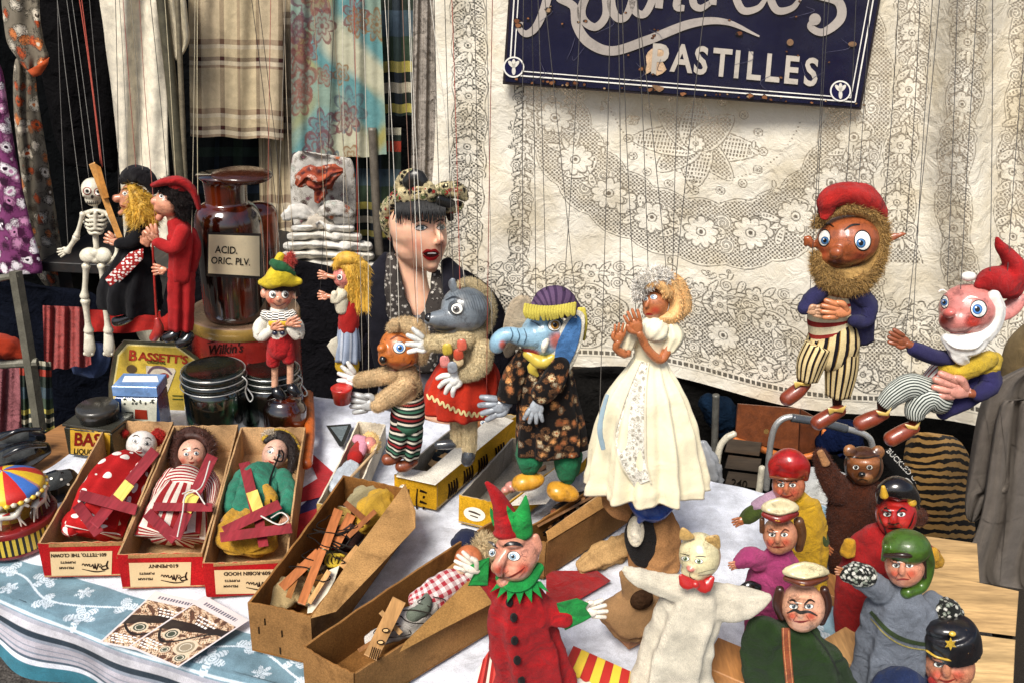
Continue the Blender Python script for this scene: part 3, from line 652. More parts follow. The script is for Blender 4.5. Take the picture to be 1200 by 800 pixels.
hang('purple_dress', 'pink, white and purple floral dress at the edge of the stall', 'dress', 2.35, [(-30, 60), (0, 76), (10, 130), (22, 200), (36, 262), (50, 318), (30, 324), (0, 322), (-30, 322)], 'flor_purple', th=24)
hang('cream_shirt', 'long cream cotton shirt with a loose sleeve on the rail', 'shirt', 2.6, [(118, -40), (180, -40), (190, 40), (196, 110), (198, 190), (206, 300), (208, 398), (165, 400), (150, 330), (140, 200), (131, 110), (122, 40)], 'cloth', '#e6dcc6', 22, folds=2.6)
hang('cream_sleeve_shirt', 'pale shirt sleeve sticking out behind the metal pole', 'shirt', 2.65, [(180, -40), (212, -20), (221, 30), (221, 52), (208, 72), (203, 60), (198, 30)], 'cloth', '#e3d6b8', 20)
m = M(Y(2.55)); m.stroke; m.loft([(184, -50, 6.5), (203, 120, 6.5), (214, 240, 6.5), (219, 330, 6.5)], c='#55503f', cap='flat'); m.loft([(206, -50, 3), (213, 120, 3), (218, 235, 3)], c='#7b715c', cap='flat'); tag(m.out('stall_pole', 'iron'), 'grey metal stall pole between the cream shirt and the plaid blanket', 'pole')
W_, D_, B_ = '#c2b08e', '#3f211e', '#7a604c'
cm('plaid_beige', plaid([(0, W_), (.1, W_), (.14, D_), (.2, '#b5a48b'), (.52, D_), (.6, W_), (.82, B_), (.87, W_)], [(0, W_), (.18, B_), (.26, '#d3c6ad'), (.32, W_), (.44, D_), (.5, '#d3c6ad'), (.56, B_), (.6, W_)], 1.6, 2.6))
cm('plaid_dark', plaid([(0, '#151b1c'), (.4, '#26303c'), (.5, '#0e1113'), (.8, '#2b3a2c')], [(0, '#101518'), (.3, '#253042'), (.42, '#0e1113'), (.7, '#2a3a30'), (.85, '#12161a')], 2, 2))
cm('tartan', plaid([(0, '#39443a'), (.35, '#2c3530'), (.5, '#4b5560'), (.75, '#313c33')], [(0, '#f0e6c8'), (.06, '#1c1d1c'), (.11, '#dd3a22'), (.2, '#1a2219'), (.35, '#4f6474'), (.5, '#3c5038'), (.64, '#f0dc6a'), (.7, '#100c0a'), (.76, '#fff0d0'), (.82, '#1a1512'), (.88, '#f0dc6a'), (.93, '#2e3a2c')], 1.2, .95))
def sheet_(name, label, cat, Yv, pts, mat, nx=60, ny=60, fold=2., kf=14, cf=None, su=1, sv=1):
    p = np.array(pts, float)
    def fx(u, v):
        q = (p[0] * (1 - u[:, None]) + p[1] * u[:, None]) * (1 - v[:, None]) + (p[3] * (1 - u[:, None]) + p[2] * u[:, None]) * v[:, None]
        return q[:, 0], q[:, 1] + fold * .4 * np.sin(u * kf) * v, fold * np.sin(u * kf + v * 2) + fold * .6 * np.sin(u * kf * 2.3 + 1 + v * 3)
    o = grid(name, Y(Yv), fx, cf or flat('#888888'), nx, ny, mat); return tag(o, label, cat)
sheet_('dark_tartan_blanket', 'dark blue and green tartan blanket hanging under the beige plaid one', 'blanket', 2.85, [(232, 120), (338, 120), (340, 270), (226, 270)], 'plaid_dark')
sheet_('pale_plaid_blanket', 'narrow edge of a tan plaid blanket showing behind the beige one', 'blanket', 2.8, [(300, -40), (343, -40), (345, 280), (305, 280)], 'plaid_beige')
sheet_('beige_plaid_blanket', 'beige and brown plaid blanket folded over the rail', 'blanket', 2.7, [(220, -50), (331, -50), (332, 164), (223, 160)], 'plaid_beige', fold=2.5)
sheet_('tartan_scarf', 'dark tartan scarf with red and yellow stripes hanging beside the silk scarf', 'scarf', 2.7, [(438, -60), (486, -60), (487, 136), (446, 136)], 'tartan')
sheet_('tartan_rug', 'tartan rug with red and cream bands behind the pole beside the woman', 'rug', 2.66, [(408, 150), (470, 150), (470, 282), (409, 278)], 'tartan')
def scarfc(U, V):
    n = lambda a, b, p: np.sin(U * a + p + 2 * np.sin(V * b)) * np.cos(V * b * 1.3 + p * 2 + 1.5 * np.sin(U * a * .7))
    base = np.array(lin('#8aa592'))[None] * np.ones((len(U), 1)); 
    def put(mk_, c): nonlocal base; base = base * (1 - mk_[:, None]) + np.array(lin(c)) * mk_[:, None]
    put(np.clip(n(5, 7, .4) * 2, 0, 1), '#a89f4e'); put(np.clip(n(6, 6, 2) * 2 - .2, 0, 1), '#5c9a9c'); put(np.clip(n(4, 5, 4) * 2 - .6, 0, 1), '#c6c3a2')
    r2 = random.Random(5)
    for i in range(26):
        cx, cy = r2.random(), r2.random() * 1.1 - .05; R = r2.uniform(.06, .14); dx = (U - cx) * .62; dy = (V - cy); r = np.hypot(dx, dy); a = np.arctan2(dy, dx); k = r2.choice([5, 6, 7])
        pr_ = R * (.55 + .45 * np.abs(np.cos(a * k / 2 + cx * 9))); c = r2.choice(['#7e4340', '#8f5a4a', '#6f4a55', '#93662f', '#5f6d74'])
        put(((r < pr_) & (r > pr_ * .82)) * .85, c); put((r < pr_ * .82) * .3, c); put((np.abs(r - pr_ * .45) < .006) * .7, c); put((r < R * .13) * .8, c)
    return base * .62 + base.mean(1, keepdims=True) * .12
sheet_('silk_scarf', 'turquoise, yellow and plum flowered silk scarf hanging in front of the white linens', 'scarf', 2.6, [(340, -50), (444, -50), (453, 182), (342, 190)], 'satin', 150, 240, 2.5, 18, scarfc)
m = M(Y(2.6)); m.loft([(436, 150, 5), (442, 260, 5), (447, 330, 5), (450, 420, 5)], c='#6d655a', cap='flat'); tag(m.out('rail_post', 'iron'), 'thin grey post rising beside the woman\'s head covering', 'post')
sheet_('grey_drape', 'mottled grey drape at the left edge of the lace', 'drape', 2.5, [(485, -50), (524, -50), (526, 300), (480, 300)], 'dull', 60, 80, 3, 20, flat('#8d857c'))
# shelf of linens
T = thing('linen_shelf', 'dark shelf carrying folded white linens behind the table', 'shelf', (-.75, 2.55, 0))
m = M(None, '#1d1b1a'); m.wbox((-.75, 2.62, .69), (1.3, .5, .03)); 
m.out('shelf_board', 'wood', T, smooth=False)
for sx in (-1.36, -.14): m = M(None, '#1d1b1a'); m.wbox((sx, 2.62, .34), (.04, .4, .67)); m.out('leg', 'wood', T, smooth=False)
for i, (a, b, y, h, c_) in enumerate([(340, 440, 322, 10, '#c9c3b5'), (342, 438, 311, 11, '#cfcabf'), (341, 434, 299, 11, '#d8d2c4'), (343, 432, 288, 11, '#d9d4ca'), (346, 420, 277, 10, '#cfcabf'), (350, 412, 267, 9, '#dcd8d0')]):
    m = M(Y(2.5), c_); m.loft([(a, y, h * .52, 0, 5), (a + 30, y - 1.5, h * .56, 4, 5), (b - 25, y + .5, h * .6, 5, 5), (b, y + 1, h * .5, 0, 5)], seg=30, wr=.16)
    tag(m.out('folded_linen', 'cloth'), ['grey-cream folded linen at the bottom of the pile', 'white folded linen, second from the bottom of the pile', 'cream folded linen, third from the bottom of the pile', 'white folded linen, fourth from the bottom of the pile', 'white folded linen, second from the top of the pile', 'topmost folded linen of the pile behind the table'][i], 'linen', 'folded linens on the shelf')
cm('rustp', floral(60, '#9c4a34', ['#c9a090', '#6d2a26', '#b5603c', '#5d3a3c'], .8, .45))
hang('flowered_cloth', 'white flowered cloth draped on top of the linens', 'cloth', 2.56, [(342, 186), (365, 178), (395, 184), (414, 192), (416, 262), (400, 268), (360, 270), (344, 262)], 'white_floral', th=16)
m = M(Y(2.48), '#a84a34'); m.loft([(350, 216, 4), (360, 206, 9), (374, 210, 11), (388, 202, 8), (400, 200, 3)], seg=40, folds=(7, .3, .4), wr=.22); m.loft([(366, 212, 5), (376, 222, 7), (372, 236, 3)], seg=30, folds=(5, .3, .4), wr=.2); tag(m.out('rust_scarf', 'rustp'), 'small rust-red scarf crumpled on the flowered cloth', 'scarf')
for x_, y_, c9 in ((350, 250, '#d9d4ca'), (392, 246, '#e6e2da'), (372, 262, '#c3b8a8')): m = M(Y(2.47), c9); m.loft([(x_ - 16, y_ + 4, 5, 4), (x_, y_ - 2, 9, 8), (x_ + 18, y_ + 5, 5, 4)], folds=(5, .2, .2), wr=.2); tag(m.out('crumpled_linen', 'white_floral' if x_ == 392 else 'cloth'), {350: 'cream linen crumpled on the left of the pile', 392: 'flowered linen crumpled on the right of the pile', 372: 'beige linen crumpled on the middle of the pile'}[x_], 'linen', 'crumpled linens on the pile')
m = M(Y(2.42), '#5b4640'); m.loft([(352, 334, 14, 0, 1.2), (385, 336, 15, 0, 1.2), (425, 340, 14, 0, 1.2)], wr=.04); K['kilim'] = mk('kilim', .9, .3, 40, .25, 600, pat=stripes(1, 9, ['#4a2f33', '#a08f80', '#2b2225', '#7c5a52'])); tag(m.out('woven_cushion', 'kilim'), 'brown patterned woven cushion under the folded linens', 'cushion')
# left metal stand and things by it
T = thing('metal_stand', 'grey metal clothes stand at the left edge of the stall', 'stand', Y(1.7).P(40, 510))
for pts in ([(18, 318, 7), (33, 410, 7), (47, 504, 7)], [(-20, 428, 5), (44, 424, 5)], [(-20, 330, 4), (22, 322, 4)]):
    m = M(Y(1.7), '#6d6a5d'); m.loft(pts, cap='flat', seg=4 if pts[0][2] > 6 else 8, d=.6); m.out('bar', 'iron', T, smooth=False)
m = M(Y(1.72), '#b23a20'); m.loft([(-14, 405, 12, 0, 2), (8, 407, 14, 0, 2), (30, 416, 6, 0, 1.5)], wr=.1, folds=(5, .1, .1)); tag(m.out('orange_cloth', 'cloth'), 'orange-red cloth folded on the bar of the metal stand', 'cloth')
sheet_('red_towel', 'faded red towel hanging behind the skeleton puppet', 'towel', 2.1, [(50, 358), (102, 360), (107, 428), (52, 434)], 'felt', 50, 50, 3.5, 17, flat('#9c4440'))
sheet_('scarlet_garment', 'scarlet garment lying behind the two dancing puppets', 'garment', 2.2, [(64, 362), (240, 366), (238, 386), (66, 392)], 'cloth', 50, 50, 3.5, 17, flat('#9c1c16'))
sheet_('checked_shirt', 'red checked shirt hanging low behind the metal stand', 'shirt', 2.0, [(22, 420), (60, 424), (64, 505), (26, 508)], 'tartan', 50, 50, 3.5, 17, flat('#8d2b24'))
sheet_('pink_fabric', 'dusty pink fabric under the stand at the far left', 'fabric', 2.05, [(-30, 428), (36, 428), (40, 512), (-30, 515)], 'dull', 50, 50, 3.5, 17, flat('#7c4c50'))
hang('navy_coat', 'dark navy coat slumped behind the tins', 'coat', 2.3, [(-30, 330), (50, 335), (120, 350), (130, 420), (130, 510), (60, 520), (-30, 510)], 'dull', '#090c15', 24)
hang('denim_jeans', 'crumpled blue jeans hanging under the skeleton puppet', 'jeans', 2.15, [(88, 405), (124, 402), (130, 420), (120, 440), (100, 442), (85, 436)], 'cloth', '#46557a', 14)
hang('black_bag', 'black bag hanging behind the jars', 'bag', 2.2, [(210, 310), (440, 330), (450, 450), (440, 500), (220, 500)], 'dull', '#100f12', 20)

# ------------------------------------------------------------------ things stored under the lace, on the right
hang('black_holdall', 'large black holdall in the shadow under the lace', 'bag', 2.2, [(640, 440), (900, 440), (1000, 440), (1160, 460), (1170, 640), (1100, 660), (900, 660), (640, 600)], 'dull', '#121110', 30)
T = thing('suitcase', 'brown leather suitcase on a stack of slatted crates', 'suitcase', Y(1.95).P(910, 535))
m = M(Y(1.95), '#6d3a1d'); m.poly([(864, 472), (938, 478), (936, 530), (860, 516)], 90, -50, bev=.03); b = m.out('case', 'wood', T, smooth=False)
m = M(Y(1.95), '#5a2d14'); m.poly([(938, 478), (963, 492), (960, 528), (936, 532)], 60, -50, bev=.03); m.out('side', 'wood', T, smooth=False)
m = M(Y(1.95), '#b8672c'); m.loft([(861, 514, 3), (890, 525, 4), (930, 536, 4), (962, 528, 4), (966, 505, 3)], n=30, d=1.5); m.out('strap', 'wood', T)
m = M(Y(1.93), '#c9a060'); m.disc(898, 505, 3, off=3); m.out('rivet', 'steel', T)
T = thing('slatted_crate', 'dark weathered slatted crate stencilled with a number under the suitcase', 'crate', Y(1.9).P(870, 580))
for i, y in enumerate((521, 540, 559, 578)): m = M(Y(1.9), '#4d4237'); m.poly([(853, y - 8), (893, y - 3), (890, y + 13), (849, y + 8)], 90, -30, bev=.04); m.out('slat', 'pine', T, smooth=False)
m = M(Y(1.9), '#1c1814'); m.text('240', 856, 577 - 8, 13, 8, 12.5 + 4, bold=.01); m.out('stencil', 'dull', T, smooth=False)
def tubes(name, label, cat, Yv, c, runs, mat='steel', extra=None):
    T = thing(name, label, cat, Y(Yv).P(*runs[0][0][:2]))
    for r_ in runs: m = M(Y(Yv), c); m.loft(r_, n=60, seg=12, cap='round'); m.out('tube', mat, T)
    return T
T = tubes('chrome_trolley', 'chrome tube trolley with a grey grip rising behind the red-capped puppet', 'trolley', 1.62, '#d5d5d2', [[(898, 572, 3.6), (903, 520, 3.6), (910, 497, 3.6), (925, 488, 3.6), (950, 492, 3.6), (1000, 504, 3.6), (1018, 512, 3.6), (1024, 528, 3.6)]])
m = M(Y(1.615), '#4c5055'); m.loft([(928, 489, 5), (960, 494, 5), (992, 502, 5)], cap='flat'); m.out('grip', 'rubber', T)
tubes('folding_chair', 'cream tube chair frame standing beside the crates', 'chair', 1.75, '#c9c2ae', [[(838, 578, 4), (842, 530, 4), (850, 514, 4), (860, 508, 4)], [(893, 548, 4), (889, 580, 4)]], 'paint')
m = M(Y(1.9), '#5b5a54'); m.loft([(839, 462, 4), (838, 500, 4), (836, 560, 4)], cap='flat'); tag(m.out('support_pole', 'iron'), 'grey support pole beside the suitcase', 'pole')
m = M(Y(1.95), '#0c1530'); m.loft([(966, 520, 12), (985, 512, 22), (998, 525, 15)], wr=.1, folds=(5, .1, .15)); tag(m.out('blue_bag', 'dull'), 'blue plastic bag behind the chrome trolley', 'bag')
m = M(Y(2.05), '#0c1a2a'); m.loft([(828, 470, 10), (845, 485, 20), (852, 505, 12)], wr=.1, folds=(5, .1, .15)); tag(m.out('blue_bag', 'dull'), 'blue plastic bag beside the suitcase under the lace hem', 'bag')
T = thing('plastic_bucket', 'white plastic bucket behind the bear glove puppet', 'bucket', Y(1.35).P(955, 640))
P0 = Y(1.42).P(955, 640); m = M(None, '#d9d9d4'); m.lathe(P0 - np.array([0, 0, .05]), [(.001, 0), (.05, 0), (.052, .01), (.060, .15), (.066, .155), (.066, .165), (.061, .17), (.063, .185), (.068, .19), (.066, .196), (.06, .19), (.055, .02)]); m.out('bucket_body', 'paint', T)
cm('tiger', lambda g: g.mix(g.math('GREATER_THAN', g.math('ADD', g.math('SINE', g.math('ADD', g.math('MULTIPLY', g.st()[1], 70), g.math('MULTIPLY', g.noise(16, 3), 13))), g.math('MULTIPLY', g.noise(40, 3), .8)), .45), '#a8814a', '#14100c'))
hang('tiger_print_bag', 'black and tan tiger-striped bag behind the puppets', 'bag', 1.72, [(1064, 512), (1090, 506), (1120, 512), (1138, 540), (1136, 580), (1140, 632), (1080, 632), (1068, 590), (1058, 560)], 'tiger', th=60)
m = M(Y(1.68), '#0d0c0d'); m.loft([(1036, 530, 7), (1060, 560, 9), (1072, 588, 8)], d=.3); T = thing('printed_strap', 'black strap printed with white letters beside the tiger bag', 'strap', Y(1.68).P(1060, 590)); b = m.out('webbing', 'cloth', T)
m = M(S(b), '#d8d4cc'); m.text('BUCKLED CO', 1038, 528, 9, 47, .8, bold=.01); m.stroke([(1052, 568), (1062, 560), (1070, 570), (1060, 578), (1052, 568)], 1.6, 1); m.out('lettering', 'cloth', T, smooth=False)
# right edge: a visitor's grey coat draped
cm('trench', stripes(0, 1, ['#6a625a']))
hang('olive_cloth', 'olive-brown cloth bundled at the right edge beside the seated gnome', 'cloth', 1.5, [(1172, 440), (1180, 400), (1215, 370), (1240, 380), (1240, 460), (1180, 460)], 'cloth', '#6d5c3f', 40)
T = thing('grey_coat', 'grey cotton coat draped over a chair back at the right edge', 'coat', Y(1.45).P(1160, 690))
for nm, ol, off, th in (('upper_part', [(1150, 470), (1172, 442), (1240, 430), (1240, 560), (1180, 580), (1145, 610), (1131, 600), (1136, 540)], 6, 44), ('sleeve', [(1168, 478), (1200, 470), (1240, 480), (1240, 700), (1168, 695), (1130, 672), (1150, 600)], 24, 44)):
    hang(nm, 0, 0, 1.38, ol, 'trench', '#6b625c', th, off, folds=3.4, kf=2.6, par=T)

_ct = [o for o in COL.objects if o.parent and o.parent.name == 'grey_coat']; s_ = S(_ct); m = M(s_, '#37312d')
for q in ([(1152, 470, 1), (1160, 520, 1.4), (1150, 590, 1)], [(1172, 470, 1), (1180, 560, 1.6), (1172, 690, 1)], [(1140, 600, 1), (1165, 612, 1.4), (1200, 604, 1.2)], [(1185, 520, 1), (1200, 528, 1.2)], [(1145, 560, .8), (1152, 575, 1), (1150, 592, .8)]): m.stroke(q, None, 1.2)
m.out('seam', 'trench', bpy.data.objects['grey_coat'])
# ================================================================== table, cloth and what lies on it
eT, nT = np.array([.9497, -.3132]), np.array([.3132, .9497])
def tw(t, n, z): return np.array([t * eT[0] + n * nT[0], t * eT[1] + n * nT[1], z])
angT = atan2(eT[1], eT[0])
T = thing('trestle_table', 'long wooden trestle table under the white cloth', 'table', tw(-.6, 1, 0))
m = M(None, '#8a6038'); m.wbox(tw(-.49, .98, TZ - .02), (1.46, .66, .025), angT); m.out('tabletop', 'pine', T, smooth=False)
for t in (-1.15, .15):
    for n in (.7, 1.26): m = M(None, '#7d5a36'); m.wbox(tw(t, n, .355), (.045, .045, .71), angT); m.out('leg', 'pine', T, smooth=False)
m = M(None, '#8a6038'); m.wbox(tw(-.62, .74, .12), (.7, .06, .03), angT - .4); m.out('stretcher', 'pine', T, smooth=False)
t0, t1, n0, n1, drop = -1.12, .24, .655, 1.335, .095
def clf(u, v):
    L = n1 - n0 + drop; s = v * L; t = t0 + (t1 - t0) * u; flat_ = s < (n1 - n0)
    wv = .012 * np.sin(t * 19) + .008 * np.sin(t * 43 + 1); e = n0 + .006 * np.sin(t * 11)
    d = np.maximum(0, s - (n1 - n0)); rr = .012; n = np.where(flat_, n1 - s, e - np.minimum(d, rr) * .9 - wv * np.clip(d / .1, 0, 1.5) - d * .16); z = np.where(flat_, TZ - .004 + .0012 * np.sin(t * 30 + n * 22) + .0012 * np.sin(t * 71 - n * 31) + .0008 * np.sin(n * 90 + 5 * np.sin(t * 12)), TZ - .004 - np.maximum(0, d - .004) * (1 + .12 * np.sin(t * 15)))
    return t * eT[0] + n * nT[0], t * eT[1] + n * nT[1], z
def clc(u, v):
    L = n1 - n0 + drop; s = v * L; t = t0 + (t1 - t0) * u; n = n1 - s; C = np.tile(np.array(lin('#dde0e9')), (len(u), 1))
    C *= (1 - .05 * (np.sin(t * 60 + 3 * np.sin(n * 40)) > .7))[:, None]
    def put(mk_, c): nonlocal C; mk_ = np.asarray(mk_, float)[:, None]; C = C * (1 - mk_) + np.array(lin(c)) * mk_
    def jac(t_, n_, w_, seed):                         # woven flowers and leaves in a band
        r_ = random.Random(seed); mk_ = np.zeros_like(t_); c0 = int(t_.min() * 10) - 1; c1 = int(t_.max() * 10) + 2
        for k in range(c0, c1):
            for _ in range(3):
                cx, cy, R, nn, a0 = k / 10 + _ * .034 + r_.random() * .008, (.26, -.24, .2)[_] * w_ * (1 if k % 2 else -1), (.021, .017, .013)[_], (5, 3, 6)[_], r_.random() * 6
                dx, dy = t_ - cx, n_ - cy; r = np.hypot(dx, dy); near = r < R; a = np.arctan2(dy, dx)
                pr_ = R * (.35 + .65 * np.abs(np.cos(a * nn / 2 + a0))); mk_ = np.maximum(mk_, near * (r < pr_) * (np.abs((r / R * 5) % 1 - .5) > .12))
            mk_ = np.maximum(mk_, (np.abs(n_ - w_ * .2 * np.sin(t_ * 31.4)) < .0016) * 1.); mk_ = np.maximum(mk_, (np.abs(np.abs(n_) - w_ * .5) < .0012) * 1.)
        return mk_
    b = (n > n0 - .012) & (n < n0 + .066) & (t > -9); put(b, '#6f8c99'); put(b * jac(t, n - n0 - .028, .075, 3), '#cfdbe4')
    for a_, b_, c_ in ((-.012, -.018, '#a9a9b4'), (-.018, -.029, '#c7c5cb'), (-.029, -.037, '#26333f'), (-.037, -.042, '#8c93a0'), (-.042, -.064, '#b4afb8'), (-.049, -.051, '#7d8794'), (-.057, -.059, '#7d8794'), (-.064, -.068, '#4a5a68'), (-.075, -.14, '#357384')):
        put((n < n0 + a_) & (n >= n0 + b_), c_)
    e = (t > .1) & (t < .2) & (n > n0 + .066); put(e, '#8fb0c0'); put(e * jac(n, t - .15, .1, 5), '#d3dde4'); put((t > .155) & (t < .165) & (n > n0), '#e6e8ec'); put((t > .215) & (t < .225), '#3f7f90')
    return C
o = grid('tablecloth', None, clf, clc, 1100, 640, 'cloth'); tag(o, 'white tablecloth with a woven blue floral border and striped hem', 'tablecloth')
def zz(h=0): return Z(TZ + .002 + h)

# ------------------------------------------------------------------ cartons
def carton(name, label, rim, h, co_, ci, wt=.0025, grp=None, mat='card', flare=0, cat='box'):
    """open tray; rim = 4 px corners (front-left, front-right, back-right, back-left) at height h above the table"""
    R_ = [Z(TZ + .003 + h).P(x, y) for x, y in rim]; B = [np.array([p[0], p[1], TZ + .003]) for p in R_]; ce = sum(R_) / 4
    if flare: B = [b + (np.array([ce[0], ce[1], b[2]]) - b) * flare for b in B]
    T = thing(name, label, cat, [ce[0], ce[1], TZ + .003], grp); W_ = []
    m = M(None, ci); m.add([b + [0, 0, .001] for b in B] + [b + [0, 0, .003] for b in B], [[0, 3, 2, 1], [4, 5, 6, 7], [0, 1, 5, 4], [1, 2, 6, 5], [2, 3, 7, 6], [3, 0, 4, 7]]); m.out('box_base', mat, T, smooth=False)
    for i in range(4):
        a, b, A, Bb = B[i], B[(i + 1) % 4], R_[i], R_[(i + 1) % 4]; nin = np.cross(b - a, [0, 0, 1]); nin /= -np.linalg.norm(nin); d = (b - a) / np.linalg.norm(b - a)
        if (ce - a) @ nin < 0: nin = -nin
        e0 = d * (wt if i % 2 else 0); N = 14; us = np.linspace(0, 1, N); vo = []; vi = []
        for k_ in (0, .25, .5, .75, 1):
            for u in us:
                lo_, hi_ = a + e0 + (b - a - 2 * e0) * u, A + e0 + (Bb - A - 2 * e0) * u; bow = .0022 * sin(u * pi) * k_ * sin(i * 2.1 + ce[0] * 20); jg = .0009 * sin(u * 37 + i * 3 + ce[0] * 50) * (k_ == 1)
                p = lo_ + (hi_ - lo_) * k_ + nin * bow + np.array([0, 0, jg]); vo.append(p); vi.append(p + nin * wt)
        n_ = 5 * N; V = vo + vi; F = []; m = M(None)
        for j in range(4):
            for k in range(N - 1): q = j * N + k; F += [[q, q + 1, q + N + 1, q + N], [n_ + q + 1, n_ + q, n_ + q + N, n_ + q + N + 1]]
        for k in range(N - 1): F.append([4 * N + k, 4 * N + k + 1, n_ + 4 * N + k + 1, n_ + 4 * N + k]); F.append([k + 1, k, n_ + k, n_ + k + 1])
        for j in range(4): F.append([j * N, j * N + N, n_ + j * N + N, n_ + j * N]); q = j * N + N - 1; F.append([q, n_ + q, n_ + q + N, q + N])
        cc = co_[i] if isinstance(co_, (list, tuple)) else co_
        m.add(V, F, None, np.array([lin(cc)] * n_ + [lin(ci)] * n_)); W_.append(m.out('box_wall', mat, T, smooth=False))
    T['w'] = 0; del T['w']; return T, W_
CI = '#b8946a'
red = []
RB = [([(44, 637), (145, 635), (203, 494), (126, 493)], 'TETTO, THE CLOWN', '601'), ([(137, 650), (237, 648), (279, 497), (203, 498)], 'PENNY', '610'), ([(237, 660), (337, 655), (358, 500), (282, 500)], 'ROBIN HOOD', '609')]
txts = [(('601-TETTO, THE CLOWN'), 92, 647), ('610-PENNY', 187, 661), ('609-ROBIN HOOD', 283, 671)]
labs = ['open red-fronted box holding the clown puppet in spotted dress', 'open red-fronted box holding the doll in striped dress', 'open red-fronted box holding the doll in green tunic']
for i, ((rim, _, _), lb) in enumerate(zip(RB, labs)):
    T, Wl = carton('puppet_box', lb, rim, .056, ['#a3171a', '#a8835a', '#a8835a', '#a8835a'], CI, grp='red-fronted puppet boxes'); red.append((T, Wl))
    fl, frr = rim[0], rim[1]; cx = (fl[0] + frr[0]) / 2; yb = (fl[1] + frr[1]) / 2
    s_ = S(Wl[0]); m = M(s_, '#9a744a'); m.quad([(fl[0], fl[1] - .5), (frr[0], frr[1] - .5), (frr[0] + 0, frr[1] + 3.5), (fl[0] + 0, fl[1] + 4)], .5); m.out('card_edge', 'card', T)
    m = M(s_, '#d6b98c'); m.quad([(cx - 36, yb + 10), (cx + 37, yb + 9), (cx + 36, yb + 37), (cx - 34, yb + 38)], .6); m.out('paper_label', 'paper', T)
    t, tx, ty = txts[i]; m = M(s_, '#2a1a14'); L = len(t)
    xr = cx + 30 if i != 1 else cx + 22
    m.text(t, xr, yb + 11.5, 5.6 if i != 2 else 5.8, 179, 1.2, bold=.03, xs=1.02 if i == 0 else (1.25 if i == 1 else 1.15))
    m.text('PUPPETS', cx - 6, yb + 21, 3.6, 179, 1.2, bold=.03, xs=1.3); m.text('PELHAM', cx - 8, yb + 27.5, 3.6, 179, 1.2, bold=.03, xs=1.3)
    sx = cx + 32; sy = yb + 22                # brush-script name, upside down
    for pth in ([(0, 11, 1.6), (-2, 5, 2.2), (0, -2, 1.4)], [(1, 9, 1.2), (-6, 12, 2), (-9, 8, 1.8), (-2, 5, 1.2)], [(-8, 4, 1), (-11, 8, 1.6), (-13, 3, 1.2), (-9, 3, 1)], [(-13, 2, 1), (-15, 12, 1.8), (-17, 3, 1.2)], [(-17, 2, 1), (-18, 12, 1.6), (-20, 3, 1.2), (-21, 6, 1.4), (-24, 7, 1.2), (-24, 2, 1.2), (-27, 6, 1.6), (-28, 2, 1.2), (-30, 6, 1.6), (-32, 2, 1.4), (-34, 5, 1)], [(-4, 13.5, .8), (-16, 15, 1.6), (-34, 11, .8)]):
        m.stroke([(sx + a * .9, sy + b * .75, w_ * .9) for a, b, w_ in pth], None, 1.2)
    m.out('printing', 'dull', T, smooth=False)
# big brown cartons
BC = '#8d673d'
ca, wa = carton('cardboard_box', 'tall open brown cardboard box of wooden controls in front of the yellow box', [(290, 706), (364, 723), (480, 573), (402, 556)], .075, [BC] * 4, '#84592c', .003, 'plain cardboard boxes')
cb, wb = carton('cardboard_box', 'long open brown cardboard box at the front edge holding a checked doll', [(354, 757), (414, 790), (618, 672), (582, 606)], .062, [BC] * 4, '#7d552b', .003, 'plain cardboard boxes')
cc_, wc = carton('cardboard_box', 'open brown cardboard box under the shoes of the elephant marionette', [(600, 628), (640, 636), (742, 572), (716, 556)], .062, [BC] * 4, '#7d552b', .003, 'plain cardboard boxes')
YE = '#c9971d'
yd, wd_ = carton('yellow_box', 'yellow box with black lettering under the fox in the red skirt', [(462, 556), (512, 566), (606, 486), (560, 478)], .05, [YE, YE, YE, '#b9b2a4'], '#b0a58f', .003, 'yellow puppet boxes')
ye, we = carton('yellow_box', 'yellow box with a white oval badge behind the jester\'s hat', [(538, 580), (592, 592), (690, 520), (600, 512)], .05, [YE, YE, YE, '#8d867c'], '#8f8779', .003, 'yellow puppet boxes')
wf, ww = carton('narrow_box', 'narrow white box with a small sleeping doll beside the black phone', [(371, 590), (411, 596), (452, 497), (419, 493)], .04, ['#c9a75c', '#d3c8b4', '#d3c8b4', '#d3c8b4'], '#cfc3ad', .0025)
# inner white flaps of the yellow boxes
for T_, pts in ((yd, [(464, 558), (510, 568), (602, 492), (580, 484), (500, 552), (470, 548)]), (ye, [(595, 592), (640, 590), (692, 530), (684, 522)])):
    m = M(Z(TZ + .053), '#d8d1c2'); m.poly(pts, 2.2, 2, bev=.02); m.out('flap', 'card', T_, smooth=False)
m = M(S(wd_[1]), '#2a1c10')
for k, (x, y) in enumerate(((528, 573), (546, 558), (563, 545), (583, 531))):
    for q in range(4): m.stroke([(x - 2 + 3 * q, y - 7 - 2.2 * q, 2), (x - 1 + 3 * q, y + 2 - 2 * q, 2.6), (x - 3 + 3 * q, y + 11 - 2.4 * q, 1.6)], None, .8)
m.out('lettering', 'dull', yd)
m = M(S(wd_[0]), '#2a1c10')
for q in range(5): m.stroke([(492 + (q % 2) * 5, 574 + q * 6.4, 3), (500 - (q % 2) * 4, 577 + q * 6.4, 2)], None, .8)
m.stroke([(489, 572, 1.4), (488, 590, 2), (491, 606, 1.4)], None, .8); m.disc(472, 574, 5, 7, .8, '#efe8d6'); m.out('lettering', 'dull', yd)
m = M(S(we[0]), '#e9e4d4'); m.disc(556, 602, 13, 8, .8, rot=15); m.stroke([(549, 598, 1.6), (556, 600, 2.2), (563, 603, 1.4)], None, 1.2, '#3a2c20'); m.stroke([(551, 603, 1.2), (560, 606, 1.4)], None, 1.2); m.out('badge', 'paper', ye)
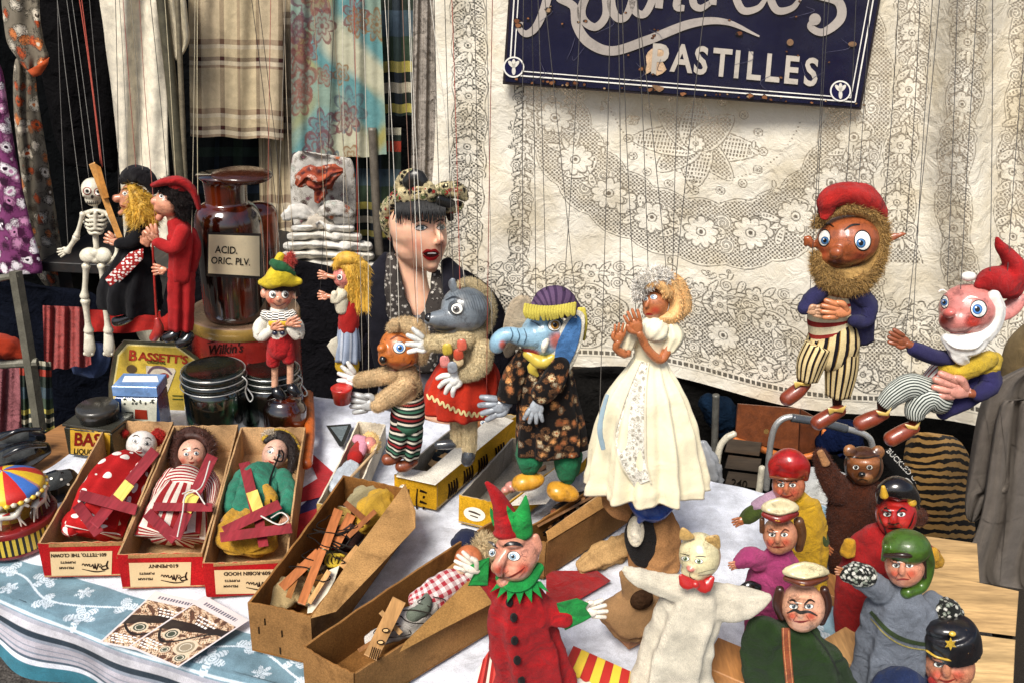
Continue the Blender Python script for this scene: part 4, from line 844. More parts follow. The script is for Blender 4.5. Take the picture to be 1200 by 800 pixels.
# big folded lid flaps (the long pale panels of the brown cartons)
m = M(Z(TZ + .08), '#a8804f'); m.poly([(364, 724, 0), (420, 640, 6), (475, 566, 8), (487, 598, 2), (487, 618, -6), (440, 668, -6), (394, 716, -4)], 3, 0, bev=.02); m.out('flap', 'card', ca, smooth=False)
m = M(Z(TZ + .068), '#96703f'); m.poly([(468, 764, 0), (475, 751, 6), (548, 680, 12), (600, 672, 8), (614, 675, 0), (582, 704, -4), (520, 736, -4)], 3, 0, bev=.02); m.out('flap', 'card', cb, smooth=False)
m = M(Z(TZ + .068), '#a47a48'); m.poly([(642, 634, 0), (640, 622, 8), (728, 563, 8), (744, 572, 0)], 3, 0, bev=.02); m.out('flap', 'card', cc_, smooth=False)
m = M(S(wa[0]), '#3b2814')                        # staples
for (x, y) in ((303, 738), (330, 742), (328, 762), (310, 728)): m.stroke([(x, y - 4), (x + .6, y + 4)], 1.6, .9)
m.out('staple', 'steel', ca)
m = M(Z(TZ + .05), '#3f2a16'); m.poly([(604, 630), (622, 640), (640, 672), (634, 690)], 2); 

# contents: wooden control bars, crumpled cloths
def bars(P_, name, label, cat, items, mat='wood', grp=None, par=None):
    T = thing(name, label, cat, P_.P(items[0][0], items[0][1]), grp) if par is None else par
    for (x0, y0, x1, y1, w_, c_, off) in items:
        L = math.hypot(x1 - x0, y1 - y0); nx_, ny_ = -(y1 - y0) / L * w_ / 2, (x1 - x0) / L * w_ / 2
        m = M(P_, c_); m.poly([(x0 + nx_, y0 + ny_), (x0 - nx_, y0 - ny_), (x1 - nx_, y1 - ny_), (x1 + nx_, y1 + ny_)], 5, off, bev=.03); m.out('control_bar', mat, T, smooth=False)
    return T
PZ = zz(.055)
RD = '#85282f'
bars(PZ, 'puppet_control', 'dark red wooden control lying across the spotted clown in its box', 'control', [(182, 527, 110, 615, 13, RD, 8), (93, 579, 160, 597, 13, RD, 14), (90, 590, 116, 625, 14, RD, 6), (152, 565, 138, 583, 13.5, '#d9c05f', 15)], grp='dark red puppet controls')
bars(PZ, 'puppet_control', 'dark red wooden control lying across the striped doll in its box', 'control', [(249, 533, 205, 630, 14, RD, 8), (180, 593, 249, 594, 10, RD, 14), (172, 600, 206, 632, 14, RD, 6), (227, 578, 217, 598, 15, '#d9c05f', 12)], grp='dark red puppet controls')
bars(PZ, 'puppet_control', 'dark red wooden control lying across the green doll in its box', 'control', [(286, 541, 300, 600, 13, RD, 8), (262, 622, 328, 590, 12, RD, 14), (258, 629, 342, 618, 12, RD, 18), (302, 600, 309, 640, 12, RD, 5), (295, 575, 303, 598, 14, '#d9c05f', 13)], grp='dark red puppet controls')
OW = '#b0693a'
bars(zz(.06), 'puppet_control', 'orange-brown wooden control sticks lying in the tall brown box', 'control', [(397, 596, 380, 642, 11, OW, 14), (412, 602, 392, 640, 11, OW, 4), (374, 646, 330, 688, 11, OW, 10), (378, 643, 353, 707, 10, OW, 13)])
TS = bars(zz(.05), 'price_stick', 'flat wooden stick with printed numbers lying in the long brown box', 'stick', [(468, 702, 434, 770, 17, '#b88a55', 26)])
m = M(zz(.05), '#2b1a10'); 
for (x, y) in ((452, 738), (446, 752)): m.disc(x, y, 4.6, 3, 33)
m.c = lin('#d9b680')
for (x, y) in ((452, 738), (446, 752)): m.disc(x, y, 3, 1.6, 33.6)
m.c = lin('#2b1a10')
for q in range(5): m.stroke([(437 + q * 2.2, 757 + q * .8), (433 + q * 2.2, 770 + q * .8)], 1.2, 33)
m.out('ink_marks', 'dull', TS)
def crumple(label, cat, P_, pts, c_, mat='cloth', name='crumpled_cloth', seg=26, grp=None, d=.7):
    m = M(P_, c_); m.loft(pts, seg=seg, folds=(5, .22, .3), wr=.16, d=d); o = m.out(name, mat); tag(o, label, cat, grp); return o
crumple('mustard yellow cloth bundled at the back of the tall brown box', 'cloth', zz(.05), [(424, 618, 8), (436, 600, 17, 5), (450, 586, 14, 5), (462, 584, 6)], '#c49a34')
crumple('cream netting tangled beside the mustard cloth', 'netting', zz(.05), [(414, 590, 8), (430, 580, 13, 4), (448, 578, 10)], '#9a8f6d', name='netting')
crumple('dark brown felt hat under the sticks in the tall brown box', 'hat', zz(.045), [(392, 640, 8), (406, 630, 15, 4), (418, 622, 9)], '#3d2520', name='felt_hat')
crumple('cream crumpled cloth at the front of the tall brown box', 'cloth', zz(.035), [(312, 704, 10), (328, 696, 18, 4), (350, 690, 14, 4), (362, 702, 8)], '#c2a878')
m = M(zz(.05), '#e3dcc6'); m.poly([(398, 662), (392, 680), (372, 716), (360, 718), (362, 700), (384, 668)], 3, 12); tag(m.out('paper_strip', 'paper', smooth=False), 'strip of white paper inside the tall brown box', 'paper')
m = M(zz(.05), '#1d1712')
for i in range(5):
    x, y = 395 + rnd.uniform(-12, 12), 640 + rnd.uniform(-20, 20); m.loft([(x - 20, y + rnd.uniform(-14, 14), 1, 18), (x, y, 1, 22), (x + 16, y + rnd.uniform(-10, 10), 1, 20), (x + 30, y - 10, 1, 16)], seg=6, n=16)
tag(m.out('cord', 'cloth'), 'tangled black cords in the tall brown box', 'cord')
m = M(zz(.045), '#b99d2e'); 
for k in range(3): m.loft([(388 + 7 * cos(a) + k * 5, 656 + 7 * sin(a), 1.6, 14) for a in np.linspace(0, 5.5, 10)], seg=8, n=20)
tag(m.out('coil_of_yarn', 'cloth'), 'small coil of yellow cord in the tall brown box', 'cord')
bars(zz(.055), 'puppet_control', 'dark and pale wooden control pieces heaped at the back of the tall brown box', 'control', [(404, 588, 432, 612, 7, '#7d4a28', 18), (420, 640, 400, 664, 8, '#c2935c', 16), (440, 598, 408, 628, 6, '#8d5630', 22), (352, 660, 338, 700, 7, '#96602f', 14), (386, 668, 362, 706, 6, '#c99a62', 18)])
m = M(zz(.055), '#1a1411')
for i in range(4):
    x, y = 400 - i * 10 + rnd.uniform(-6, 6), 612 + i * 20; m.loft([(x + 22 * cos(a_ + i) * (1 + .3 * sin(3 * a_)), y + 9 * sin(a_ + i * 1.3), .7, 20 + 5 * sin(a_ * 2)) for a_ in np.linspace(0, 5, 9)], seg=5, n=70)
tag(m.out('cord', 'string'), 'looped dark puppet strings strewn over the sticks in the tall brown box', 'cord')
m = M(zz(.045), '#2a241e')
for i in range(3):
    x, y = 460 + i * 26, 738 - i * 16; m.loft([(x + 20 * cos(a_ + i) * (1 + .3 * sin(3 * a_)), y + 8 * sin(a_ + i * 1.3), .7, 20 + 5 * sin(a_ * 2)) for a_ in np.linspace(0, 5, 9)], seg=5, n=70)
tag(m.out('cord', 'string'), 'thin dark strings tangled over the checked doll', 'cord')
crumple('patterned dark cloth crumpled by the felt hat in the tall brown box', 'cloth', zz(.04), [(366, 668, 6), (380, 656, 12, 4), (392, 650, 8)], '#3a2420', mat='turban_p')
bars(zz(.045), 'puppet_control', 'pale wooden cross pieces beside the checked doll in the long brown box', 'control', [(560, 640, 520, 672, 6, '#a87a48', 10), (446, 716, 470, 742, 6, '#b98f5c', 14), (420, 762, 470, 730, 5, '#8d5f34', 6)])
# long carton: checked doll
cm('check_red', plaid([(0, '#b2353f'), (.5, '#e6dcd8')], [(0, '#a32b38'), (.5, '#e9e0da')], 9, 9))
T = thing('checked_doll', 'doll in a red and white checked shirt lying in the long brown box', 'doll', zz(.04).P(510, 700))
pz = zz(.042)
m = M(pz); m.loft([(552, 672, 10, 10), (530, 684, 17, 12), (505, 698, 16, 12), (484, 704, 9, 10)], d=.5, folds=(4, .08, .2), wr=.06); m.out('shirt', 'check_red', T)
m = M(pz, '#c7c0b6'); m.loft([(505, 708, 13, 6), (480, 728, 15, 6), (456, 740, 11, 4), (432, 752, 8)], d=.45, folds=(4, .1, .25), wr=.08); m.out('trousers', 'cloth', T)
m = M(pz, '#6c7466'); m.loft([(482, 722, 8, 14), (497, 712, 8, 16), (500, 700, 6, 14)], wr=.1); m.out('shoe', 'cloth', T)
m = M(pz, '#aa5b39'); m.ell(549, 656, 17, 18, 15, off=12, c='#b5673f'); m.ell(540, 668, 7, 5, 5, off=26, c='#d9b090'); m.out('head', 'paint', T, blob=.0018)
m = M(pz, '#1b2038'); m.loft([(534, 636, 7, 16), (545, 632, 13, 20), (558, 636, 12, 16), (566, 646, 8, 10)], wr=.06); m.out('hat', 'felt', T)
m = M(pz, '#cdb68c'); m.ell(566, 642, 15, 14, 12, off=14); m.out('hair', 'fur', T, fuzz=(2500, .009))
m = M(pz, '#d9d3c6'); m.loft([(541, 664, 6, 26), (552, 668, 9, 24), (566, 664, 7, 20)], seg=12, d=.5); m.out('hand', 'paint', T)
# flyers
def flyer(label, q, img, ox):
    P_ = Z(TZ + .004 + ox); m = M(P_); p = np.array(q, float)
    def cf(u, v):
        C = np.tile(np.array(lin('#cfc6c4')), (len(u), 1))
        def put(mk_, c): nonlocal C; mk_ = np.asarray(mk_, float)[:, None]; C = C * (1 - mk_) + np.array(lin(c)) * mk_
        b = (u > .03) & (u < .97) & (v > .16) & (v < .97); put(b, '#a47f60'); n_ = np.sin(u * 23 + 4 * np.sin(v * 11)) * np.sin(v * 17 + 3 * np.sin(u * 9)); n2 = np.sin(u * 61 + 6 * np.sin(v * 31)) * np.sin(v * 53 + 5 * np.sin(u * 27)); put(b & (n_ > .35), '#c9ad8e'); put(b & (n2 > .4), '#d6c0a4'); put(b & (n_ < -.3), '#5b3c2c'); put(b & (n2 < -.5), '#3b2a20')
        put(b & (np.abs(v - .42 + .25 * (u - .5)) < .09 * (1 - u * .5)), '#231914'); put(b & (np.abs(v - .55 - .2 * np.sin(u * 5)) < .02), '#1c1512')
        for cx, cy, R in ((.72, .7, .17), (.3, .62, .12), (.84, .86, .1), (.5, .84, .08)):
            r = np.hypot(u - cx, (v - cy) * 1.3); put(b & (r < R), '#cbb89d'); put(b & (r < R * .75), '#8c7f68' if R > .12 else '#3d4436'); put(b & (np.abs(r - R * .5) < .006), '#d6cbb6')
        put((v > .06) & (v < .11) & (u > .15) & (u < .85) & (np.sin(u * 120) > -.4), '#5a5866')
        for y0, a_, b_ in ((.26, .3, .7), (.31, .35, .75), (.36, .4, .65), (.8, .06, .4), (.84, .06, .36), (.88, .08, .42), (.92, .08, .3)): put((np.abs(v - y0) < .011) & (u > a_) & (u < b_) & (np.sin(u * 95 + y0 * 70) > -.6), '#f1ebe2')
        return C
    def fx(u, v):
        q_ = (p[0] * (1 - u[:, None]) + p[1] * u[:, None]) * (1 - v[:, None]) + (p[3] * (1 - u[:, None]) + p[2] * u[:, None]) * v[:, None]
        return q_[:, 0], q_[:, 1], 2 * np.sin(u * 3) + 1.5 * np.sin(v * 4)
    tag(grid('flyer', P_, fx, cf, 150, 190, 'paper'), label, 'flyer', 'printed flyers')
flyer('brown printed flyer lying underneath, nearer the cloth edge', [(182, 692), (244, 706), (200, 770), (116, 752)], 0, 0)
flyer('brown printed flyer lying on top of the other one', [(240, 697), (292, 726), (208, 782), (150, 757)], 1, .004)
# phone, flag cloth, red cloths
m = M(zz(.004), '#17191b'); m.poly([(382, 498), (411, 496), (412, 500), (403, 522), (398, 523)], 6, 3, bev=.04); T = thing('phone', 'black phone lying on the white cloth behind the narrow box', 'phone', zz().P(398, 512)); m.out('phone_body', 'rubber', T, smooth=False)
m = M(zz(.004), '#5f6a6e'); m.poly([(387, 500), (408, 498), (400, 517)], 1, 7); m.out('screen', 'rubber', T, smooth=False)
T = thing('flag_cloth', 'cloth printed like a Union flag lying between the boxes', 'flag', zz(.002).P(360, 590))
for nm, c_, ps_ in (('flag_ground', '#2f2a55', [(330, 520), (352, 520), (395, 560), (388, 600), (330, 690), (322, 620)]), ('white_band', '#dcdce0', [(344, 523), (366, 540), (396, 566), (396, 580), (372, 575), (344, 600), (336, 590)]), ('red_band', '#a9232a', [(356, 522), (394, 556), (404, 574), (352, 588), (345, 650), (338, 650), (340, 580), (372, 560)]), ('red_band', '#a9232a', [(345, 604), (374, 594), (368, 640), (350, 660)]), ('white_band', '#e4e4e6', [(350, 640), (372, 610), (374, 632), (352, 665)])):
    m = M(zz(.001), c_); m.poly(ps_, 1.2, {'flag_ground': 0, 'white_band': 1.6, 'red_band': 3}[nm], bev=.01); m.out(nm, 'cloth', T, smooth=False)
m = M(zz(.002), '#9c1a1c'); m.poly([(640, 668), (700, 668), (716, 680), (672, 706), (640, 706)], 2, 2, bev=.02); tag(m.out('red_felt', 'felt', smooth=False), 'flat piece of red felt lying behind the jester\'s arm', 'felt')
def striped(name, label, q, cols, n=9, h=2, cat='booklet'):
    p = np.array(q, float); T = thing(name, label, cat, zz().P(*p.mean(0)))
    for i in range(n):
        a, b = i / n, (i + 1) / n - .003; m = M(zz(.002), cols[i % len(cols)]); tl_, tr_ = p[0] + (p[1] - p[0]) * a, p[0] + (p[1] - p[0]) * b; bl, br = p[3] + (p[2] - p[3]) * a, p[3] + (p[2] - p[3]) * b
        k = 12; m.poly([tl_, tr_, br] + [br + (bl - br) * (j / k) + np.array([0, 2.5 * sin(pi * j / k)]) for j in range(1, k)] + [bl], h, 4, bev=.01); m.out('stripe', 'paper', T, smooth=False)
    m = M(zz(.002), '#e8e3d4'); m.poly([(p[0] + p[3]) / 2 - [6, 2], p[1] + [4, -2], p[2] + [4, 10], p[3] + [-4, 12]], 2, 0, bev=.01); m.out('page', 'paper', T, smooth=False); return T
striped('theatre_booklet', 'booklet with red and yellow awning stripes behind the jester\'s right hand', [(672, 756), (748, 790), (745, 818), (658, 785)], ['#b0271f', '#e0bd3a'], 8)
striped('striped_booklet', 'red striped paper fan at the foot of the jester', [(566, 772), (596, 728), (592, 800), (556, 812)], ['#a8241f', '#c9423a', '#7c1a17', '#d8cfc0'], 9)
striped('striped_paper', 'red and white striped paper peeping out behind the green-clad soldier', [(345, 690), (352, 640), (360, 642), (352, 695)], ['#a8241f', '#dcd4c8'], 3)

# ------------------------------------------------------------------ tins, jars, bottles
def tp(x, y): return Z(TZ + .002).P(x, y)

def at_y(x, y, Yv): return Y(Yv).P(x, y)
Pt = at_y(286, 363, 1.53); H_ = float(Pt[2]) - TZ; k_ = float(Y(1.53).S(286, 374)); R_ = 63 * k_; P0 = np.array([Pt[0], Pt[1], TZ])
T = thing('round_red_tin', 'large round red tin with gold lid rim under the amber bottle', 'tin', P0)
m = M(None, '#8c221b'); m.lathe(P0, [(.001, 0), (R_ * .97, 0), (R_ * .985, .004), (R_ * .985, H_ - .022)], 64); tb = m.out('tin_body', 'tin', T)
m = M(None, '#a8843a'); m.lathe(P0, [(R_ * .99, H_ - .024), (R_ * 1.01, H_ - .022), (R_ * 1.01, H_ - .003), (R_ * .995, H_)], 64, c='#8f7235'); m.lathe(P0, [(R_ * .995, H_), (R_ * .97, H_ + .002), (R_ * .9, H_ - .001), (.001, H_ - .001)], 64, c='#8c6f58'); m.out('lid', 'tin', T)
m = M(S(tb), '#2a1512'); m.text("Wilkin's", 243, 415, 15, -4, .9, bold=.02, shear=.3, xs=.85); m.stroke([(243, 402, 1), (262, 398, 1.6), (280, 401, 1)], None, .9); m.out('lettering', 'dull', T, smooth=False)
# amber apothecary bottle on the tin
ht = TZ + H_ + .001
def zc(x, y, Yv): return float(Y(Yv).P(x, y)[2])
def bottle(name, label, cx, Yv, zb, prof, mat, c='#55260e', seg=48):
    """prof: (px radius, px y) measured on the axis"""
    k = float(Y(Yv).S(cx, 300)); P = np.array([float(Y(Yv).P(cx, prof[0][1])[0]), Yv, 0]); m = M(None, c)
    pr_ = [(.0008, zb)] + [(r * k, max(zb, zc(cx, y, Yv))) for r, y in prof] + [(.0008, zc(cx, prof[-1][1], Yv) + .001)]
    q = [pr_[0]] + [tuple(v) for v in crom(np.array(pr_[1:-1]), len(prof) * 4)] + [pr_[-1]]; m.lathe(P, q, seg); return m, P
T = thing('amber_bottle', 'large amber apothecary bottle with paper label standing on the red tin', 'bottle', (float(Y(1.5).P(278, 375)[0]), 1.5, ht))
K['amber'] = mk('amber_glass_body', .08, .3, 18, .05, 200, 0, coat=1, spec=.8, pat=lambda g: g.mix(g.mr(g.noise(9, 3, .6, None, 1), .45, .72, 0, 1), '#0f0604', '#6e2409'))
m, P = bottle('b', '', 278, 1.5, ht, [(30, 374), (36, 366), (37, 350), (38, 318), (38, 270), (36, 252), (30, 242), (24, 238), (23, 232), (24, 214), (27, 210), (31, 206)], 'amber'); bb = m.out('glass_body', 'amber', T)
m, P = bottle('b', '', 284, 1.5, zc(284, 211, 1.5), [(30, 210), (33, 207), (32, 203), (24, 200)], 'amber', '#3a1c10'); m.out('stopper', 'rubber', T)
sB = S(bb)
m = M(sB, '#1a1210'); m.quad([(243, 272), (306, 274), (307, 327), (242, 324)], .8, 20); m.out('label_border', 'paper', T)
m = M(sB, '#ead7ae'); m.quad([(244.5, 275), (304, 277), (304.5, 324), (244, 320.5)], 1.4, 20); m.out('paper_label', 'paper', T)
m = M(sB, '#1c1714'); m.text('ACID.', 252, 296.5, 12, 3, 2.2, bold=.012, xs=.85); m.text('ORIC. PLV.', 247, 309, 11.5, 3, 2.2, bold=.012, xs=.86); m.out('lettering', 'dull', T, smooth=False)
T = thing('amber_bottle', 'second amber bottle half hidden behind the labelled one', 'bottle', (float(Y(1.58).P(316, 375)[0]), 1.58, ht))
m, P = bottle('b', '', 314, 1.58, ht, [(15, 374), (19, 366), (19, 300), (19, 255), (16, 243), (8, 238)], 'amber'); m.out('glass_body', mk('amber_lit', .08, .3, 20, .05, 200, 0, coat=1, pat=lambda g: g.mix(g.mr(g.noise(14, 3), .4, .7, 0, 1), '#3a1408', '#b8481a')), T)
# clip-top jars
def jar(label, cx, Yv, yb, yt, r, c='#0d130f'):
    k = float(Y(Yv).S(cx, yb)); P = np.array([float(Y(Yv).P(cx, yb)[0]), Yv, TZ]); Hh = zc(cx, yt, Yv) - TZ; R = r * k
    T = thing('clip_top_jar', label, 'jar', P, 'dark clip-top jars')
    K.setdefault('jar', mk('jar_glass', .07, .5, 12, .05, 200, 0, coat=1, spec=.8, pat=lambda g: g.mix(g.mr(g.noise(11, 3, .6, None, 1), .5, .66, 0, 1), '#090c0a', '#24442f')))
    m = M(None, c); m.lathe(P, [(.001, 0), (R * .9, 0), (R * .97, .006), (R * .98, Hh * .35), (R * .98, Hh * .66), (R * .93, Hh * .72), (R * .88, Hh * .75)]); m.out('glass_body', 'jar', T)
    m = M(None, c); m.lathe(P, [(R * .88, Hh * .76), (R * 1.0, Hh * .78), (R * 1.0, Hh * .84), (R * .93, Hh * .86), (R * .97, Hh * .89), (R * .97, Hh * .95), (R * .85, Hh), (R * .8, Hh * .985), (.001, Hh * .975)]); m.out('lid', 'rubber', T)
    m = M(None, '#b9b9b4')
    for h_, rr in ((.765, 1.03), (.87, 1.0), (.965, .97)): m.wtube([(P[0] + R * rr * cos(a), P[1] + R * rr * sin(a), P[2] + Hh * h_) for a in np.linspace(0, 2 * pi, 40)], .0011, sm=False)
    m.wtube([(P[0] + R * 1.0, P[1] - R * .3, P[2] + Hh * .95), (P[0] + R * 1.16, P[1] - R * .35, P[2] + Hh * .88), (P[0] + R * 1.1, P[1] - R * .4, P[2] + Hh * .74), (P[0] + R * 1.22, P[1] - R * .45, P[2] + Hh * .6), (P[0] + R * 1.32, P[1] - R * .4, P[2] + Hh * .66), (P[0] + R * 1.12, P[1] - R * .3, P[2] + Hh * .78)], .0014); m.out('wire_clasp', 'steel', T)
jar('dark green clip-top jar standing behind the striped doll\'s box', 257, 1.37, 500, 430, 36)
jar('dark clip-top jar behind the boy marionette in the yellow hat', 322, 1.42, 494, 430, 33)
T = thing('amber_jar', 'small amber jar below the boy marionette\'s shoes', 'jar', tp(336, 512))
kk = float(Z(TZ).S(336, 512)); m = M(None, '#3b1a0c'); P1 = tp(336, 512); m.lathe(P1, [(.001, 0), (.034, 0), (.038, .008), (.038, .06), (.034, .07), (.03, .074), (.03, .08), (.001, .08)]); m.out('glass_body', 'amber', T)
m = M(zz(.03), '#b95a1f'); m.loft([(361, 462, 6), (363, 500, 6.5), (361, 526, 6.5), (359, 543, 7)], cap='round'); tag(m.out('orange_tube', 'paint'), 'upright orange glass tube at the corner of the green doll\'s box', 'tube')
# little rectangular tins: boxes built square to the view, standing on the table
def tinbox(name, label, fl, frr, h, dep, c, cl, rz=0, lid=.012, cat='tin'):
    a, b = tp(*fl), tp(*frr); w_ = np.linalg.norm(b - a); ang = atan2(b[1] - a[1], b[0] - a[0]); ce = (a + b) / 2 + np.array([-sin(ang), cos(ang), 0]) * dep / 2
    T = thing(name, label, cat, (ce[0], ce[1], TZ)); m = M(None, c); m.wbox((ce[0], ce[1], TZ + .001 + (h - lid) / 2), (w_, dep, h - lid), ang); bo = m.out('tin_body', 'tin', T, smooth=False)
    m = M(None, cl); m.wbox((ce[0], ce[1], TZ + .002 + h - lid / 2), (w_ + .003, dep + .003, lid), ang); li = m.out('lid', 'tin', T, smooth=False); return T, bo, li
T, bo, li = tinbox('small_yellow_tin', 'small dark tin with yellow lettered front beside the clown\'s box', (81, 533), (136, 541), .062, .06, '#2b2a20', '#3a3a33', lid=.004)
m = M(S(bo), '#c49a2c'); m.quad([(82, 501), (129, 503), (129, 536), (83, 531)], .5); m.out('paper_label', 'tin', T)
m = M(S(bo), '#6d1a14'); m.text('BAS', 86, 521, 21, 3, 1.1, bold=.03, xs=.9); m.text('SETT', 121, 522, 16, 3, 1.1, bold=.03, xs=.9) if False else None; m.col('#241a10'); m.text('LIQUORICE', 86, 531, 9, 4, 1.1, bold=.02, xs=.85); m.out('lettering', 'dull', T, smooth=False)
Pj = np.array(T.location) + np.array([.002, 0, .064]); m = M(None, '#33312c'); m.lathe(Pj, [(.001, 0), (.03, 0), (.031, .012), (.034, .013), (.034, .024), (.031, .027), (.001, .0265)]); m.out('round_lid', 'tin', T)
T, bo, li = tinbox('blue_tin', 'upright blue and white tin with a red house picture beside the octagonal tin', (142, 515), (191, 516), .108, .05, '#27406c', '#6f93c4', lid=.02)
s_ = S(bo); m = M(s_, '#d2d2bf'); m.quad([(142, 454), (184, 454), (183, 512), (143, 511)], .6, 10); m.out('printed_panel', 'tin', T)
m = M(s_, '#4b4f49'); r2 = random.Random(4)
for i in range(45): x, y = r2.uniform(144, 182), r2.uniform(457, 474); m.disc(x, y, r2.uniform(.5, 1.8), r2.uniform(.5, 1.4), 1.1, rot=r2.uniform(0, 90))
m.quad([(147, 482), (156, 482), (156, 489), (147, 489)], 1.1, 3); m.col('#96301f'); m.quad([(158, 479), (172, 480), (173, 491), (158, 490)], 1.2, 3); m.out('printed_picture', 'tin', T)
m = M(S(li), '#dedede'); m.quad([(146, 440), (184, 440), (186, 447), (143, 447)], .6, 4); m.out('lid_label', 'paper', T)
# octagonal tin standing on edge
T = thing('octagonal_tin', 'octagonal yellow and dark green tin propped upright behind the blue tin', 'tin', at_y(180, 500, 1.42))
oc = [(145, 398), (210, 401), (236, 420), (237, 470), (222, 497), (150, 495), (127, 470), (127, 450), (133, 412)]
py_ = Y(1.45); m = M(py_, '#4b4a38'); m.poly([(x, y, 0) for x, y in oc], 40, -20, bev=.02); b1 = m.out('tin_body', 'tin', T, smooth=False)
def sc2(f): return [(183 + (x - 183) * f, 449 + (y - 449) * f) for x, y in oc]
m = M(py_, '#d8c98a'); m.poly(sc2(.9), 2, 1.2, bev=.01); m.out('rim_line', 'tin', T, smooth=False)
m = M(py_, '#d2b548'); m.poly(sc2(.865), 2, 2.6, bev=.01); m.out('printed_panel', 'tin', T, smooth=False)
m = M(py_, '#a23a28'); m.text('B', 150, 421.5, 17, 4, 4.6, bold=.03, xs=1); m.text("ASSETT'S", 162, 421, 13, 5, 4.6, bold=.035, xs=1.13); m.out('lettering', 'dull', T, smooth=False)
m = M(py_, '#3c4a22'); m.text('ORIGINAL', 172, 425, 4.4, 4, 4.6, bold=.03, xs=1.1)
for y in (463, 467): m.stroke([(202, y), (219, y + .5)], 1.2, 4.6)
m.out('small_print', 'dull', T, smooth=False)
m = M(py_, '#d9cdb8'); m.patch([(171, 428), (204, 431), (206, 434), (196, 460), (180, 455), (172, 445)], 4.4, 0); m.col('#6d5563'); m.stroke([(173, 437, 2), (180, 430, 3), (193, 431, 3), (201, 438, 2)], None, 5); m.col('#9a3a30'); m.disc(192, 440, 6, 3.5, 5); m.col('#5b4a30'); m.disc(154, 432, 6, 5, 4.6); m.disc(214, 442, 4, 6, 4.6); m.col('#efe6d6'); m.disc(214, 440, 2.4, 2.8, 5.2); m.out('printed_picture', 'tin', T)
# tin carousel at the left edge
C0 = tp(20, 628); kc = float(Z(TZ).S(20, 628)); Rc = 46 * kc
T = thing('tin_carousel', 'toy tin carousel with striped canopy and white horses at the left edge', 'toy carousel', C0)
cm('pickets', stripes(0, 46, None, pos=[(0, '#c8ab3a'), (.55, '#1c1712'), (.8, '#1c1712')]), 'gl')
m = M(None, '#7a1a1c'); m.lathe(C0, [(.001, 0), (Rc, 0), (Rc * 1.02, .003), (Rc * 1.02, .006)], 64); m.out('base_rim', 'tin', T)
m = M(None); m.lathe(C0, [(Rc * 1.01, .006), (Rc * 1.01, .034)], 64); m.out('picket_fence', 'pickets', T)
m = M(None, '#7a1a1c'); m.lathe(C0, [(Rc * 1.02, .034), (Rc * 1.02, .042), (Rc * 1.0, .043), (Rc * .8, .041), (.001, .041)], 64); m.out('platform', 'tin', T)
m = M(None, '#a8892f'); m.lathe(C0, [(Rc * .5, .041), (Rc * .5, .09), (.001, .09)], 40); m.out('drum', 'tin', T)
cols = ['#c42a20', '#dbb52e', '#3c69b4', '#c42a20', '#dbb52e', '#3c69b4', '#c42a20', '#dbb52e', '#3c69b4', '#c42a20', '#dbb52e', '#3c69b4']
cm('canopy', stripes(0, 4, ['#dbb52e', '#b9261e', '#3f6cb6']), 'gl')
m = M(None); m.lathe(C0, [(Rc * .86, .083), (Rc * .86, .09), (Rc * .8, .094), (Rc * .5, .105), (Rc * .2, .112), (.001, .114)], 72); ca_ = m.out('canopy', 'canopy', T)
m = M(None, '#d9cfae')
for i in range(36): a = i * pi / 18; P = C0 + np.array([Rc * .87 * cos(a), Rc * .87 * sin(a), .082]); m.lathe(P, [(.0004, -.003), (.004, -.0005), (.0045, .003), (.0004, .005)], 8, c=['#d9b43a', '#c8c0a8'][i % 2])
m.out('scalloped_edge', 'tin', T)
for i in range(6):
    a = -pi / 2 + .5 + i * pi / 3; P = C0 + np.array([Rc * .78 * cos(a), Rc * .78 * sin(a), .062]); d = np.array([-sin(a), cos(a), 0]); u = np.array([0, 0, 1.])
    m = M(None, '#e3dccb'); q = lambda x, z: P + d * x + u * z
    m.wtube([q(-.016, .002), q(-.008, .004), q(.006, .002), q(.014, .007)], [.005, .006, .0055, .004]); m.wtube([q(.012, .006), q(.018, .014), q(.022, .017)], [.004, .003, .002]); m.wtube([q(.021, .018), q(.027, .012)], [.0032, .0018])
    for x0, x1 in ((-.014, -.021), (-.01, -.012), (.01, .019), (.012, .013)): m.wtube([q(x0, 0), q((x0 + x1) / 2, -.009), q(x1, -.018)], [.0025, .0015, .001])
    m.wtube([q(-.018, .004), q(-.024, -.002), q(-.025, -.01)], [.001, .0022, .0008], c='#3b3029'); m.wbox(q(-.002, .0075), (.009, .009, .002), a, c='#b3262a'); m.out('horse', 'tin', T)
    m = M(None, '#b9a45a'); m.wtube([P + u * -.02, P + u * .028], .0011, sm=False); m.out('horse_pole', 'steel', T)
